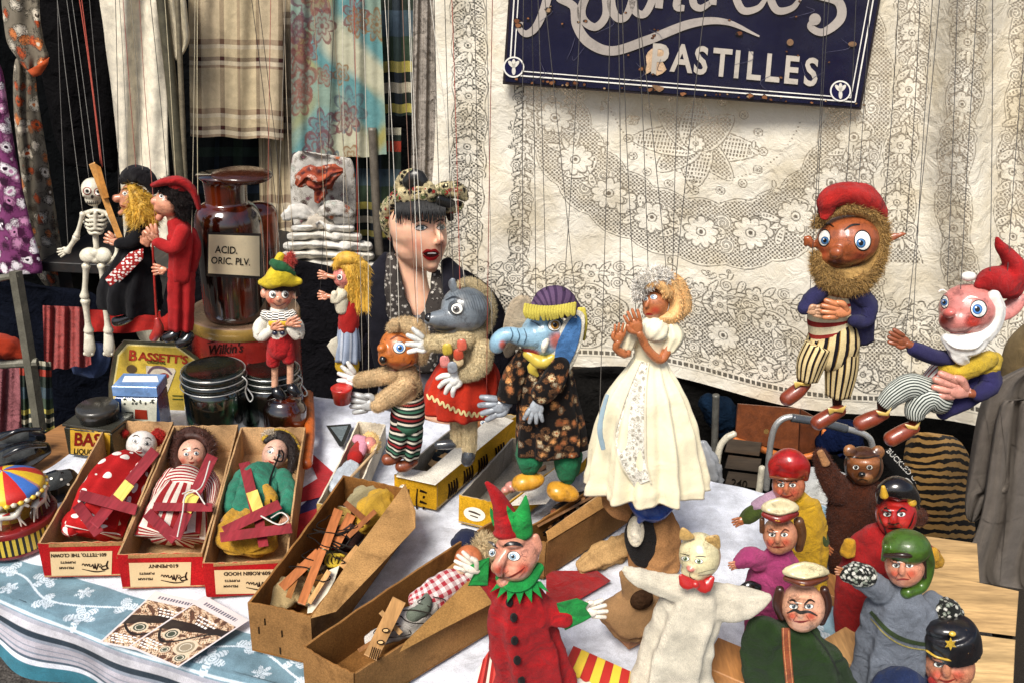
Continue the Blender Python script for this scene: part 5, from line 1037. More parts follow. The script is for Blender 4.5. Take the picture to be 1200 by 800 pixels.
# black shoes
for i, (lb, pts, ins) in enumerate((('black shoe with a perforated grey insole nearest the carousel', [(20, 575, 9, 6), (45, 572, 15, 8), (70, 568, 19, 8), (85, 560, 13, 8)], [(38, 571, 8), (58, 566, 13), (74, 560, 12), (84, 556, 6)]), ('black shoe behind, its toe strap curling up', [(-10, 545, 10, 10), (15, 538, 16, 12), (38, 530, 14, 12), (55, 525, 8, 6)], [(-6, 540, 8), (18, 532, 11), (40, 526, 8)]), ('black shoe lying furthest back by the metal stand', [(-15, 522, 9, 8), (10, 518, 14, 10), (35, 515, 11, 8), (50, 512, 6, 6)], [(-8, 517, 6), (14, 513, 9), (34, 511, 6)]))):
    T = thing('black_shoe', lb, 'shoe', tp(*pts[1][:2]), 'black shoes'); m = M(zz(.012), '#0f1012'); m.loft(pts, d=.5, seg=24); sh = m.out('upper', 'rubber', T)
    m = M(S(sh), '#3f4141'); m.stroke([(x, y - 1, w_ * 1.5) for x, y, w_ in ins], None, 1.4); 
    m.out('insole', 'felt', T)
    m = M(S(sh), '#d9d4c8' if i == 0 else '#17181a')
    for x, y in ((48, 562), (60, 560), (72, 561), (80, 567)) if i == 0 else (): m.disc(x, y, 1.8, 1.4, 2.4)
    if i: m.c = lin('#16171a'); m.loft([(pts[1][0] - 10, pts[1][1] - 4, 2.4, 10), (pts[1][0] + 12, pts[1][1] - 14, 2.8, 18), (pts[1][0] + 38, pts[1][1] - 16, 2, 12)], seg=8)
    m.out('eyelet' if i == 0 else 'strap', 'rubber', T)
m = M(zz(.002), '#a07a4c'); m.poly([(112, 545), (150, 548), (182, 506), (150, 500)], 4, -2, bev=.02); 
# ================================================================== marionettes hanging over the table
SK, SKd = '#c98a6c', '#a9694c'
# ---- skeleton
p = Y(1.42); T = thing('skeleton_marionette', 'white wooden skeleton marionette hanging at the left in front of the black coat', 'marionette', p.P(118, 415))
B_ = '#cfc8b4'
m = M(p, B_); m.ell(109, 222, 13, 13.5, 13); m.ell(109, 234, 9, 8, 9); m.ell(100, 229, 3, 3, 5, off=8); m.ell(116, 229, 3, 3, 5, off=8); hd = m.out('skull', 'bone', T, blob=.0016)
s_ = S(hd); m = M(s_, '#1c1210')
for x, y in ((102, 224), (115, 225)): m.disc(x, y, 5, 4.6, .6, '#8f2a26'); m.disc(x, y, 3.9, 3.6, 1.1, '#d9d3c4'); m.disc(x, y, 1.9, 1.9, 1.6, '#15110f')
m.disc(108, 231, 1.8, 2.3, .7, '#1c1210')
for i in range(6): m.stroke([(102.5 + i * 2.4, 236), (102.5 + i * 2.4, 240)], .7, .8)
m.stroke([(101, 238, .8), (108, 239, 1), (116, 238, .8)], None, .8); m.out('face_paint', 'paint', T)
m = M(p, B_)
for k, y in enumerate((251, 256, 261, 266, 271)):
    w_ = (12, 14, 14, 12, 9)[k]
    m.loft([(112 - w_, y - 1, 1.6, -3), (112 - w_ * .6, y + 3, 1.9, 5), (112, y + 2, 1.7, 8), (112 + w_ * .6, y + 3, 1.9, 5), (112 + w_, y - 1, 1.6, -3)], n=20, seg=8)
m.loft([(98, 251, 3), (112, 247, 2.6, 3), (128, 251, 3)]); m.loft([(112, 240, 2.4), (112, 248, 2.6), (112, 275, 3.4, -2), (113, 292, 3)]); m.loft([(112, 249, 2.4, 9), (112, 268, 2, 8)]); m.out('ribcage', 'bone', T, blob=.0012, it=1)
m = M(p, B_); m.ell(104, 299, 11, 9, 6, 15); m.ell(121, 299, 10, 9, 6, -15); m.ell(112, 296, 8, 6, 6); m.ell(112, 305, 6, 4, 5); m.out('pelvis', 'bone', T, blob=.0014)
def bone(x0, y0, x1, y1, w_, nm, off=0, par=T):
    m = M(p, B_); m.loft([(x0, y0, w_ * 1.2, off), (x0 + (x1 - x0) * .2, y0 + (y1 - y0) * .2, w_ * .8, off), (x0 + (x1 - x0) * .75, y0 + (y1 - y0) * .75, w_ * .75, off), (x1, y1, w_ * 1.25, off)], seg=12); m.out(nm, 'bone', par)
bone(97, 251, 90, 276, 3, 'upper_arm', 4); bone(89, 279, 79, 294, 3.6, 'forearm', 4); bone(127, 252, 138, 274, 3, 'upper_arm', 4); bone(138, 277, 137, 300, 3.4, 'forearm', 5)
hand(M(p, B_), 80, 293, 200, 13, th=-1).out('hand', 'bone', T); hand(M(p, B_), 137, 300, 230, 14).out('hand', 'bone', T)
for x0, x1, x2 in ((101, 99, 104), (119, 122, 127)):
    bone(x0, 312, x1, 347, 4.2, 'thigh'); bone(x1 + 1, 353, x2, 387, 4.6, 'shin')
    m = M(p, B_); m.loft([(x2, 391, 5), (x2 + .5, 398, 5.5, 2), (x2 + 1, 408, 6.4, 4), (x2 + .5, 414, 5, 3)], d=.7, seg=14)
    for i in range(4): m.ell(x2 - 4.5 + i * 3, 414, 1.7, 2.6, 2.6, off=4, n=10)
    m.out('foot', 'bone', T)
m = M(p, '#b98443'); m.poly([(104, 193), (111, 190), (144, 279), (137, 281)], 5, 22, bev=.03); m.poly([(112, 192), (118, 196), (128, 232), (121, 234)], 5, 28, bev=.03, c='#a8702f'); m.out('control_bar', 'wood', T, smooth=False)
strs(T, p, [(97, 250, 62, '#85827c'), (104, 208, 72, '#85827c'), (112, 208, 78, '#85827c'), (80, 293, 66, '#6d6a66'), (128, 250, 101, '#6d6a66')])
strs(T, p, [(118, 192, 86, '#b0584a'), (120, 196, 90, '#a85043')], .9)

# ---- old woman in black with broom
p = Y(1.4); T = thing('witch_marionette', 'long-nosed marionette in a black dress with yellow hair and a red broom', 'marionette', p.P(160, 372))
m = M(p, SK); m.ell(154, 232, 13, 17, 13); m.ell(147, 240, 6, 6, 8, off=4); m.loft([(146, 233, 4, 6), (140, 232, 4, 7), (136, 233, 5, 7)], c='#c9876a'); m.loft([(146, 246, 3, 4), (141, 250, 3, 4)]); m.loft([(156, 244, 6), (160, 262, 6)]); hd = m.out('head', 'paint', T, blob=.0016)
s_ = S(hd); eye(T, s_, 146, 227, 2.6, 2.2, '#2d2a28'); brow(T, s_, [(142, 223, 1), (146, 221, 1.8), (151, 223, 1)]); M(s_, '#7c1f1a').stroke([(141, 241, 1), (147, 243, 1.6)], None, .8).out('mouth', 'paint', T)
m = M(p, '#c79c35'); m.loft([(156, 222, 7, 4), (163, 235, 14, 2), (168, 250, 17, 2), (166, 268, 9, 2)], folds=(7, .1, .2), wr=.1); m.out('hair', 'hair', T, fuzz=(3500, .012, None, .8))
m = M(p, '#141114'); m.loft([(144, 212, 5), (152, 206, 9), (164, 205, 11), (175, 213, 9), (180, 224, 5)], wr=.08, folds=(5, .1, .1)); m.loft([(148, 206, 3, 4), (156, 201, 4, 4), (172, 202, 3, 4)]); m.out('headscarf', 'felt', T)
m = M(p, '#121114'); m.loft([(165, 262, 12), (160, 290, 15), (158, 320, 26), (154, 345, 31), (154, 362, 29)], seg=50, folds=(8, .04, .2), wr=.03, d=.8, cap='hem'); m.out('dress', 'cloth', T)
m = M(p, '#121114'); m.loft([(167, 265, 8, 10), (157, 282, 8, 14), (139, 286, 6, 16)], wr=.08); m.out('sleeve', 'cloth', T)
hand(M(p, SK), 138, 284, 155, 17, off=16).out('hand', 'paint', T); hand(M(p, SK), 173, 288, 100, 20, off=16).out('hand', 'paint', T)
K['apron'] = mk('apron_print', .9, pat=dots(9, 14, '#8f2422', '#d9cfc8', .42), weave=5200)
m = M(p); m.poly([(152, 296, 12), (168, 291, 14), (168, 303, 16), (150, 322, 18), (131, 339, 16), (123, 327, 14)], 2, 8, bev=.03); m.out('apron', 'apron', T)
for a, b in (((136, 361), (146, 366)), ((138, 374), (154, 366))): m = M(p, '#101012'); m.loft([(a[0] + 14, a[1] - 2, 5), (a[0] + 4, a[1] + 2, 6), (a[0] - 2, a[1] + 3, 6)]); m.out('boot', 'rubber', T)
m = M(p, '#9c2a24'); m.loft([(178, 268, 1.3, 14), (181, 330, 1.3, 14), (184, 378, 1.6, 14)], cap='flat'); m.loft([(184, 374, 3, 14), (186, 386, 6, 14), (180, 396, 5, 14)]); m.out('broom', 'paint', T)
strs(T, p, [(160, 205, 141, '#a0524a'), (150, 207, 137, '#8e8778'), (139, 284, 134), (170, 262, 150, '#8e8778')])

# ---- figure in red
p = Y(1.37); T = thing('red_suit_marionette', 'marionette in a red shirt and trousers with a red brimmed hat facing the witch', 'marionette', p.P(206, 404))
m = M(p, SK); m.ell(196, 238, 14, 16, 14); m.ell(188, 244, 7, 7, 9, off=3); m.loft([(187, 238, 3.6, 5), (181, 236, 5, 6)], c='#cf8a6e'); m.loft([(190, 250, 4, 4), (186, 256, 4, 4)]); m.loft([(200, 250, 6), (205, 266, 6)]); hd = m.out('head', 'paint', T, blob=.0016)
s_ = S(hd); eye(T, s_, 189, 230, 2.5, 2.4, '#2d2a28'); brow(T, s_, [(184, 226, 1), (189, 223, 1.8), (195, 225, 1)]); M(s_, '#7c1f1a').stroke([(183, 250, 1), (189, 251, 1.6)], None, .8).out('mouth', 'paint', T)
m = M(p, '#1a100e'); m.loft([(188, 218, 6, 4), (203, 222, 14), (214, 234, 14), (216, 250, 9)], wr=.1); m.out('hair', 'fur', T, fuzz=(3000, .006))
m = M(p, '#a31d1e'); m.loft([(180, 217, 3, 8), (195, 213, 5, 8), (212, 213, 6, 4), (226, 224, 5), (233, 244, 3)], d=2.2); m.ell(208, 220, 14, 8, 14, -20); m.out('hat', 'felt', T)
m = M(p, '#a31f20'); m.loft([(206, 262, 10), (212, 275, 15), (213, 295, 14), (212, 322, 13)], seg=30, folds=(6, .05, .1), wr=.04); m.out('shirt', 'cloth', T)
m = M(p, '#a82324'); m.loft([(214, 270, 8, 12), (204, 290, 8, 16), (184, 284, 6, 18)], wr=.08); m.out('sleeve', 'cloth', T)
m = M(p, '#9c1c1e'); m.loft([(223, 272, 7, -6), (228, 292, 8, -6), (224, 316, 6, -4)], wr=.08); m.out('sleeve', 'cloth', T)
hand(M(p, SK), 184, 282, 120, 20, off=18).out('hand', 'paint', T); hand(M(p, SK), 194, 316, 180, 16, off=10).out('hand', 'paint', T)
for x0, x1, d_ in ((206, 206, 4), (219, 218, -2)): m = M(p, '#a31f20'); m.loft([(x0, 316, 9, d_), (x0, 345, 8.5, d_), (x1, 386, 7.5, d_)], seg=26, folds=(4, .05, .14), wr=.06, cap='hem'); m.out('trouser_leg', 'cloth', T)
for x, y in ((205, 393), (220, 399)): m = M(p, '#0f0f10'); m.loft([(x + 2, y - 6, 6), (x - 2, y, 7, 4), (x - 10, y + 3, 6, 6)]); m.out('shoe', 'rubber', T)
strs(T, p, [(206, 213, 190, '#cfc2a0'), (232, 244, 232, '#cfc2a0'), (184, 282, 161, '#a86a5c'), (196, 214, 171), (224, 300, 229, '#b8ad93')])

# ---- boy in yellow hat
p = Y(1.36); T = thing('boy_marionette', 'boy marionette in a yellow hat, check collar and red shorts by the jars', 'marionette', p.P(335, 464))
m = M(p, '#d29478'); m.ell(327, 346, 16, 15, 15); m.ell(327, 355, 11, 9, 11); m.ell(309, 344, 4, 6, 3, off=-2); m.ell(346, 345, 4, 6, 3, off=-2); m.ell(327, 351, 2.6, 2.6, 5, off=14); m.loft([(327, 358, 5), (327, 370, 5)]); hd = m.out('head', 'paint', T, blob=.0015, paint=[(317, 353, 4, 3.5, '#c9634e', .7), (337, 354, 4, 3.5, '#c9634e', .7)])
s_ = S(hd)
for x in (319, 334): eye(T, s_, x, 345, 4, 4.4, '#4c4038', 2.6, 1, .5)
M(s_, '#7c241e').stroke([(320, 355, .8), (326, 359, 1.6), (335, 355, .8)], None, .8).out('mouth', 'paint', T)
for a in ([(314, 339, .8), (318, 337, 1.4), (322, 338, .8)], [(331, 338, .8), (335, 337, 1.4), (339, 340, .8)]): brow(T, s_, a, '#2b1a12')
m = M(p, '#241610'); m.loft([(311, 335, 4, 3), (327, 332, 10, 4), (345, 336, 5, 2), (349, 345, 3)], d=1.2); m.out('hair', 'fur', T, fuzz=(900, .004))
m = M(p, '#cfb62b'); m.loft([(306, 331, 4, 6), (316, 330, 10, 6), (329, 324, 14, 5), (342, 329, 9, 3), (351, 330, 4, 2)], d=1.1, folds=(5, .06, .06)); m.loft([(326, 320, 11, 5), (326, 310, 7, 5), (329, 300, 5, 5)]); hh = m.out('hat', 'felt', T)
m = M(p, '#2a5b38'); m.loft([(320, 308, 5, 9), (327, 312, 7, 11), (336, 315, 6, 8), (344, 321, 3, 4)]); m.out('hat_band', 'felt', T)
m = M(p, '#c24b42'); m.loft([(336, 314, 5, 6), (340, 304, 6, 6), (341, 297, 3, 5)], d=.3); m.out('feather', 'fur', T, fuzz=(900, .006))
m = M(p, '#ddd8ca'); m.loft([(327, 364, 10), (327, 378, 14), (327, 392, 13)], seg=24, wr=.05); m.loft([(315, 370, 6), (305, 382, 8, 4), (306, 394, 7, 8), (316, 388, 5, 12)], seg=16, wr=.06); m.loft([(339, 370, 6), (348, 382, 8, 4), (349, 393, 7, 8), (340, 385, 5, 12)], seg=16, wr=.06); m.out('shirt', 'cloth', T)
K['chk'] = mk('check_collar', .9, pat=lambda g: g.ramp(g.math('ABSOLUTE', g.math('SUBTRACT', g.math('FLOOR', g.math('MULTIPLY', g.math('FRACT', g.math('MULTIPLY', g.st()[0], 12)), 2)), g.math('FLOOR', g.math('MULTIPLY', g.math('FRACT', g.math('MULTIPLY', g.st()[1], 3)), 2)))), [(0, '#e8e4da'), (.5, '#16130f')]))
m = M(p); m.loft([(308, 368, 5, 8), (320, 371, 6, 13), (334, 371, 6, 13), (344, 367, 5, 8)], d=.5); m.out('collar', 'chk', T)
m = M(p, '#d3a326'); m.loft([(318, 379, 4, 14), (326, 377, 2.4, 16), (335, 379, 4, 14)]); m.out('bow', 'satin', T)
hand(M(p, SK), 318, 385, 20, 15, off=17).out('hand', 'paint', T); hand(M(p, SK), 336, 380, 15, 17, off=18).out('hand', 'paint', T)
m = M(p, '#a91f22'); m.loft([(328, 386, 12), (328, 400, 15), (328, 408, 15)], seg=24, wr=.04); m.loft([(321, 404, 8, 2), (320, 424, 8, 2)], wr=.04); m.loft([(336, 404, 8, 2), (338, 420, 8, 2)], wr=.04); m.out('shorts', 'felt', T)
m = M(p, '#1a1c33')
for x in (322, 331): m.ell(x, 390, 3, 3, 2, off=16)
m.out('button', 'rubber', T)
for x, y in ((322, 424), (340, 420)): m = M(p, '#cf9d80'); m.loft([(x, y, 4.2), (x, y + 14, 3.8), (x, y + 30, 4)], seg=12); m.out('leg', 'paint', T); m = M(p, '#0f1014'); m.loft([(x, y + 31, 5), (x + 3, y + 35, 7, 4), (x + 8, y + 40, 6, 5)]); m.out('shoe', 'rubber', T)
strs(T, p, [(313, 330, 318, '#a0584c'), (342, 330, 297), (320, 388, 336, '#8d8579'), (348, 385, 331, '#b5a58c'), (330, 300, 289)])

# ---- blonde girl
p = Y(1.32); T = thing('girl_marionette', 'small blonde marionette in a red top and grey skirt beside the woman', 'marionette', p.P(407, 438))
m = M(p, '#cf7d72'); m.ell(403, 324, 13, 14, 13); m.ell(395, 326, 3, 2.6, 4, off=5); hd = m.out('head', 'paint', T, blob=.0015); s_ = S(hd)
eye(T, s_, 398, 325, 3, 3.4, '#3a2a24', 2.2, -.6); M(s_, '#8d2c26').stroke([(394, 333, 1), (398, 335, 1.4)], None, .8).out('mouth', 'paint', T)
m = M(p, '#cfa23c')
for i in range(7): x = 404 + i * 3.6; m.loft([(x - 6 + i, 306 + abs(i - 3), 4, 6), (x + 4, 316, 5, 8 - i), (x + 4, 340, 4.5, 6 - i), (x + 3 + rnd.uniform(-3, 3), 364, 2.6, 3)], seg=8, wr=.1)
m.loft([(393, 312, 4, 6), (402, 303, 8, 6), (416, 304, 7, 4), (424, 312, 5)]); m.out('hair', 'hair', T, fuzz=(2500, .007, None, 1.5))
m = M(p, '#d6cdb4'); m.loft([(403, 340, 8), (400, 350, 9, 6), (401, 362, 8, 6)], wr=.06); m.loft([(402, 344, 6, 10), (393, 352, 6, 12), (392, 344, 4, 14)], wr=.05); m.out('blouse', 'cloth', T)
m = M(p, '#a6221f'); m.loft([(409, 356, 10), (409, 370, 12), (408, 383, 12)], seg=24, wr=.05); m.out('bodice', 'cloth', T)
for y, c_ in ((322, 9), (346, 12)): m = M(p, SK); m.loft([(392, y + 3, 3, c_), (384, y + 1, 2.4, c_)]); hand(m, 385, y + 1, 175, 13, off=c_); m.out('arm', 'paint', T)
K['skirt_g'] = mk('grey_skirt', .9, pat=stripes(0, 7, None, pos=[(0, '#8d99ad'), (.42, '#b9bfc9'), (.62, '#6c7789'), (.8, '#9ba5b6')]), weave=5200)
m = M(p); m.loft([(408, 380, 11), (408, 400, 13), (407, 421, 14)], seg=34, folds=(7, .05, .16), cap='hem'); m.out('skirt', 'skirt_g', T)
m = M(p, '#c9c2ae'); m.poly([(395, 394), (388, 398), (383, 405), (392, 419), (397, 416)], 2, 10); m.out('apron', 'cloth', T)
m = M(p, '#c8a128'); m.loft([(400, 418, 8), (402, 428, 9), (404, 436, 7)], wr=.05); m.loft([(413, 418, 7), (414, 428, 7), (413, 436, 6)], wr=.05); m.out('bloomers', 'cloth', T)
strs(T, p, [(403, 304, 401, '#c9c2b2'), (412, 303, 385, '#8e7f6a'), (375, 346, 394), (420, 380, 414, '#b04a40'), (384, 322, 365, '#9f8c73')])

# ---- brown bear
p = Y(1.16); T = thing('bear_marionette', 'orange-faced bear marionette in striped trousers holding out both gloved hands', 'marionette', p.P(468, 544)); FB = '#cdaf84'
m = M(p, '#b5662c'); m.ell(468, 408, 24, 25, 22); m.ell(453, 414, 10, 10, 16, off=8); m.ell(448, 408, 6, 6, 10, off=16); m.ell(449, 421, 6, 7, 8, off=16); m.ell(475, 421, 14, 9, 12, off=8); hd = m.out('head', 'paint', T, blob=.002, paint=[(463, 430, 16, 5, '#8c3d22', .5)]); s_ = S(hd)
m = M(p, '#cdaf84'); m.ell(462, 381, 6, 7, 4, 10, off=10); m.ell(487, 381, 7, 8, 4, -10, off=2); m.out('ear', 'fur', T, fuzz=(2500, .003, None, .3, .00022, .95))
m = M(p, '#171412'); m.ell(449, 421, 4.6, 5, 5, off=23); m.out('nose', 'rubber', T)
eye(T, s_, 468, 407, 7, 6.4, '#3e6fa8', 4.6, .6, .4); M(s_, '#5d2012').stroke([(455, 433, 1), (466, 433, 1.8), (479, 427, 1.8), (483, 421, 1)], None, .8).out('mouth', 'paint', T); brow(T, s_, [(457, 398, 1), (466, 393, 2), (477, 397, 1)], '#6c3417')
m = M(p, '#c9ae84'); m.loft([(458, 385, 6, 2), (473, 381, 10, -2), (488, 388, 12, -4), (494, 402, 11, -5), (493, 420, 8, -5)]); m.ell(472, 383, 8, 8, 5, off=-2); m.ell(491, 398, 8, 9, 5, off=4); m.out('fur_hood', 'fur', T, fuzz=(12000, .0035, None, .3, .00022, .95))
m = M(p, FB); m.loft([(474, 434, 13), (475, 448, 18), (477, 466, 18)], seg=24); m.out('torso', 'fur', T, fuzz=(13500, .003, None, .3, .00022, .95))
m = M(p, FB); m.loft([(460, 438, 10, 6), (440, 442, 9, 10), (420, 445, 8, 12)]); m.out('arm', 'fur', T, fuzz=(10500, .0028, None, .3, .00022, .95))
m = M(p, FB); m.loft([(476, 450, 11, 16), (462, 461, 11, 18), (442, 474, 9, 20)]); m.out('arm', 'fur', T, fuzz=(10500, .0028, None, .3, .00022, .95))
m = M(p, '#dcdbd4'); hand(m, 421, 446, 150, 27, off=12, spread=18); m.out('glove', 'paint', T); m = M(p, '#a9aaa8'); hand(m, 442, 473, 178, 32, off=20, spread=9, th=-1); m.out('glove', 'paint', T)
ST = ['#1f1a1a', '#cfc8b8', '#1d1a1a', '#8c2a2c', '#1d1a1a', '#cfc8b8', '#23352e', '#3f6b55']
K['bstripe'] = mk('striped_trousers', .9, pat=stripes(1, 1.9, ST), weave=5200, wrk=45); K['bstripe2'] = mk('striped_legs', .9, pat=stripes(1, 2.3, ST), weave=5200, wrk=45)
m = M(p); m.loft([(479, 460, 17), (479, 474, 20), (477, 492, 20)], seg=30, wr=.03); m.out('trousers', 'bstripe', T)
for x0, x1, y1, d_ in ((469, 463, 536, 8), (484, 479, 540, 2)): m = M(p); m.loft([(x0, 488, 11, d_), (x0 - 1, 512, 12, d_), (x1, y1 - 6, 11, d_)], seg=26, folds=(4, .04, .12), wr=.04, cap='hem'); m.out('trouser_leg', 'bstripe2', T)
for x, y in ((458, 537), (474, 545)): m = M(p, '#7a3c20'); m.loft([(x + 12, y - 5, 5), (x + 2, y, 7, 5), (x - 5, y + 1, 7, 7)]); m.out('shoe', 'paint', T)
strs(T, p, [(468, 384, 448, '#d8d2c4'), (490, 396, 477, '#e0dccf'), (425, 438, 411, '#8f8a80'), (432, 470, 424, '#c9c2b2'), (494, 470, 470, '#8c6f60'), (458, 388, 455, '#8f8a80')])
m = M(Y(1.14), '#b3261f'); m.lathe(Y(1.13).P(401, 471), [(.001, 0), (.012, 0), (.0155, .022), (.0165, .024), (.014, .026), (.001, .02)], 24); tag(m.out('red_cup', 'paint'), 'small shiny red cup held under the hands of the bear marionette', 'cup')

# ---- grey wolf in a red skirt
p = Y(1.12); T = thing('fox_marionette', 'grey pointed-nosed animal marionette in a red skirt trimmed with cream zigzag', 'marionette', p.P(550, 540)); G1 = '#6d747a'
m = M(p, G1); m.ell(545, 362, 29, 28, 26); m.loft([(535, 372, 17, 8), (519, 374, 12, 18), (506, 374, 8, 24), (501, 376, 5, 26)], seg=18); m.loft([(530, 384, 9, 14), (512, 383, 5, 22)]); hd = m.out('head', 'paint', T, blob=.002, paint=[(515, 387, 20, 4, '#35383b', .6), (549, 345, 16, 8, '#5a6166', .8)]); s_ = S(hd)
m = M(p, '#191614'); m.ell(503, 373, 6, 6.5, 6, off=25); m.out('nose', 'rubber', T)
m = M(s_, '#3a3f43'); m.disc(535, 361, 10, 9.5, .4); m.out('eye_patch', 'paint', T); eye(T, s_, 535.5, 362, 6.5, 6, '#4a4540', 4, -1, .5, o=.9); brow(T, s_, [(522, 352, 1), (532, 348, 2.4), (544, 352, 1)], '#24282b')
m = M(s_, '#4c5257')
for i in range(14): x = 528 + i * 3.1; m.stroke([(x, 344 - 4 * sin(i * .3), .5), (x + 5, 352, 1), (x + 9, 366 + 4 * sin(i), .5)], None, .7)
m.stroke([(504, 386, 1), (520, 388, 1.4), (534, 385, 1.8)], None, .9, '#1c1a1a'); m.out('fur_markings', 'paint', T)
m = M(p, '#cdbb94'); m.loft([(536, 335, 3, 2), (550, 332, 6, -6), (564, 341, 7, -10), (573, 358, 7, -12), (571, 378, 7, -10), (560, 391, 7, -8)]); m.out('fur_hood', 'fur', T, fuzz=(15000, .004, None, .3, .00022, .95))
m = M(p, G1); m.loft([(533, 340, 5, 4), (530, 332, 5, 4), (531, 328, 3, 4)], d=.6); m.out('ear', 'paint', T)
m = M(p, '#c4b28c'); m.loft([(552, 388, 18), (548, 405, 24), (545, 430, 25), (544, 445, 22)], seg=28, d=.8); m.out('torso', 'fur', T, fuzz=(19500, .0032, None, .3, .00022, .95))
m = M(p, '#c9b68e'); m.loft([(546, 398, 12, 16), (522, 401, 11, 20), (504, 402, 9, 22)]); m.out('arm', 'fur', T, fuzz=(12000, .003, None, .3, .00022, .95))
m = M(p, '#c9b68e'); m.loft([(566, 408, 12, 16), (562, 428, 12, 22), (545, 438, 9, 26)]); m.out('arm', 'fur', T, fuzz=(12000, .003, None, .3, .00022, .95))
m = M(p, '#dcdbd4'); hand(m, 505, 404, 168, 30, off=22, spread=20); m.out('glove', 'paint', T)
m = M(p, '#dcdbd4'); hand(m, 540, 438, 215, 30, off=28, spread=20, curl=-20); m.out('glove', 'paint', T)
m = M(p, '#b22c18'); m.loft([(544, 424, 24), (541, 440, 32), (538, 462, 39), (537, 482, 37)], seg=64, folds=(9, .02, .1), wr=.015, d=.75, cap='hem'); sk_ = m.out('skirt', 'cloth', T)
m = M(p, '#b22c18'); m.loft([(566, 424, 10, -2), (573, 440, 12, -2), (575, 460, 9, -2), (570, 474, 5, -2)], seg=30, folds=(5, .1, .2), cap='hem'); m.out('cape', 'cloth', T)
m = M(S(sk_), '#d8c38c'); zz_ = [(500 + i * 3.1, (466 if i % 2 else 461) + 22 * sin(min(1, i / 23) * pi * .62) ** 1.2) for i in range(25)]; m.stroke([(x, y, 2.4) for x, y in zz_], None, 1.4, n=140); m.out('zigzag_trim', 'cloth', T)
for i, (x, y, c_) in enumerate(((521, 424, '#c77b74'), (524, 410, '#b9a13c'), (537, 423, '#d2b98e'), (537, 416, '#b5472f'), (541, 405, '#c95f4a'), (530, 431, '#8b9096'))): m = M(p, c_); m.poly([(x - 5, y - 6), (x + 4, y - 7), (x + 6, y + 4), (x - 4, y + 6)], 6, 32 + i, sub=3, bev=.2); m.out('bib_patch', 'paint', T)
for x0, y0, x1, y1, d_ in ((537, 484, 537, 516, 0), (550, 482, 550, 526, 6)): m = M(p, '#c9b68e'); m.loft([(x0, y0 - 12, 9, d_), (x0, y0 + 15, 9, d_), (x1, y1, 8, d_)]); m.out('leg', 'fur', T, fuzz=(9000, .003, None, .3, .00022, .95))
for a in ([(540, 517, 5), (526, 520, 6, 5), (513, 521, 5, 7)], [(550, 526, 7, 6), (549, 534, 8, 10), (547, 540, 7, 12)]): m = M(p, '#34373b'); m.loft(a); m.out('shoe', 'rubber', T)
strs(T, p, [(531, 328, 520, '#57534e'), (560, 336, 555, '#57534e'), (500, 395, 478, '#d8d2c4'), (541, 440, 528, '#b05548'), (578, 470, 569, '#8f8a80'), (545, 335, 498, '#d8d2c4'), (520, 366, 508)])

# ---- blue elephant
p = Y(1.08); T = thing('elephant_marionette', 'blue elephant marionette in a purple hat and dark leaf-print coat', 'marionette', p.P(645, 585)); BL = '#86a9bd'
m = M(p, BL); m.ell(638, 390, 28, 25, 25); m.loft([(626, 394, 16, 10), (610, 395, 11, 18), (599, 392, 9, 22), (590, 393, 9, 22), (584, 400, 10, 22), (582, 406, 9, 20)], seg=18, cap='round'); m.ell(640, 405, 22, 12, 16, off=8); m.loft([(618, 407, 7, 14), (630, 412, 6, 14)], c='#8a3026'); hd = m.out('head', 'paint', T, blob=.002, paint=[(653, 399, 9, 9, '#c9736c', .5), (589, 404, 4, 5, '#b0564a', .5), (620, 413, 12, 4, '#8a2a22', .4)]); s_ = S(hd)
eye(T, s_, 650, 381, 7.5, 6.5, '#a8792a', 5, .5, 0); M(s_, '#3c5566').stroke([(622, 376, 1), (630, 380, 1.4), (636, 386, 1)], None, .8).stroke([(614, 385, .8), (617, 394, 1.4), (614, 403, .8)], None, .8).stroke([(606, 385, .8), (609, 394, 1.4), (606, 402, .8)], None, .8).stroke([(598, 384, .8), (601, 392, 1.4), (598, 400, .8)], None, .8).out('wrinkle', 'paint', T); brow(T, s_, [(640, 374, 1), (649, 369, 2), (659, 373, 1)], '#2a4254')
m = M(p, '#e0dac8'); m.loft([(641, 398, 3.6, 24), (638, 405, 4, 28), (637, 411, 2.4, 28)]); m.out('tusk', 'paint', T)
m = M(p, '#b3a289'); m.poly([(610, 346), (622, 350), (622, 368), (612, 390), (602, 414), (592, 418), (588, 400), (591, 374), (598, 354)], 4, -4, 3, bev=.15); m.out('ear', 'felt', T)
m = M(p, '#4f79a8'); m.poly([(676, 363, -6), (685, 370, -2), (684, 392, 2), (678, 414, 6), (668, 434, 6), (655, 446, 4), (646, 428, 8), (648, 404, 8), (658, 382, 4), (668, 368, 0)], 4, 12, 3, bev=.18, c='#e3dcc8'); m.poly([(675, 369, -6), (681, 375, -2), (680, 392, 2), (674, 413, 6), (665, 430, 6), (656, 439, 4), (650, 425, 8), (652, 405, 8), (661, 385, 4), (669, 373, 0)], 2, 15.5, 3, bev=.1, c='#4672a6'); m.out('ear', 'felt', T)
K['hatk'] = mk('knitted_hat', .95, pat=stripes(1, 9, None, pos=[(0, '#5b4660'), (.6, '#3d2d46')]), bump=1, bs=900)
m = M(p, '#5c4766'); m.loft([(627, 362, 8, 4), (640, 354, 16, 0), (656, 353, 17, -2), (670, 364, 12, -4)], d=1.1, folds=(9, .04, .04)); m.out('knitted_hat', 'hatk', T)
m = M(p, '#c3b44f')
for i in range(19): x = 616 + i * 3.2; m.loft([(x, 357 + 3 * sin(i * .2), 2.2, 22), (x - 1, 366, 2.4, 27), (x + rnd.uniform(-2, 2), 372 + 3 * sin(i * .25), 1.6, 28)], seg=7, n=7)
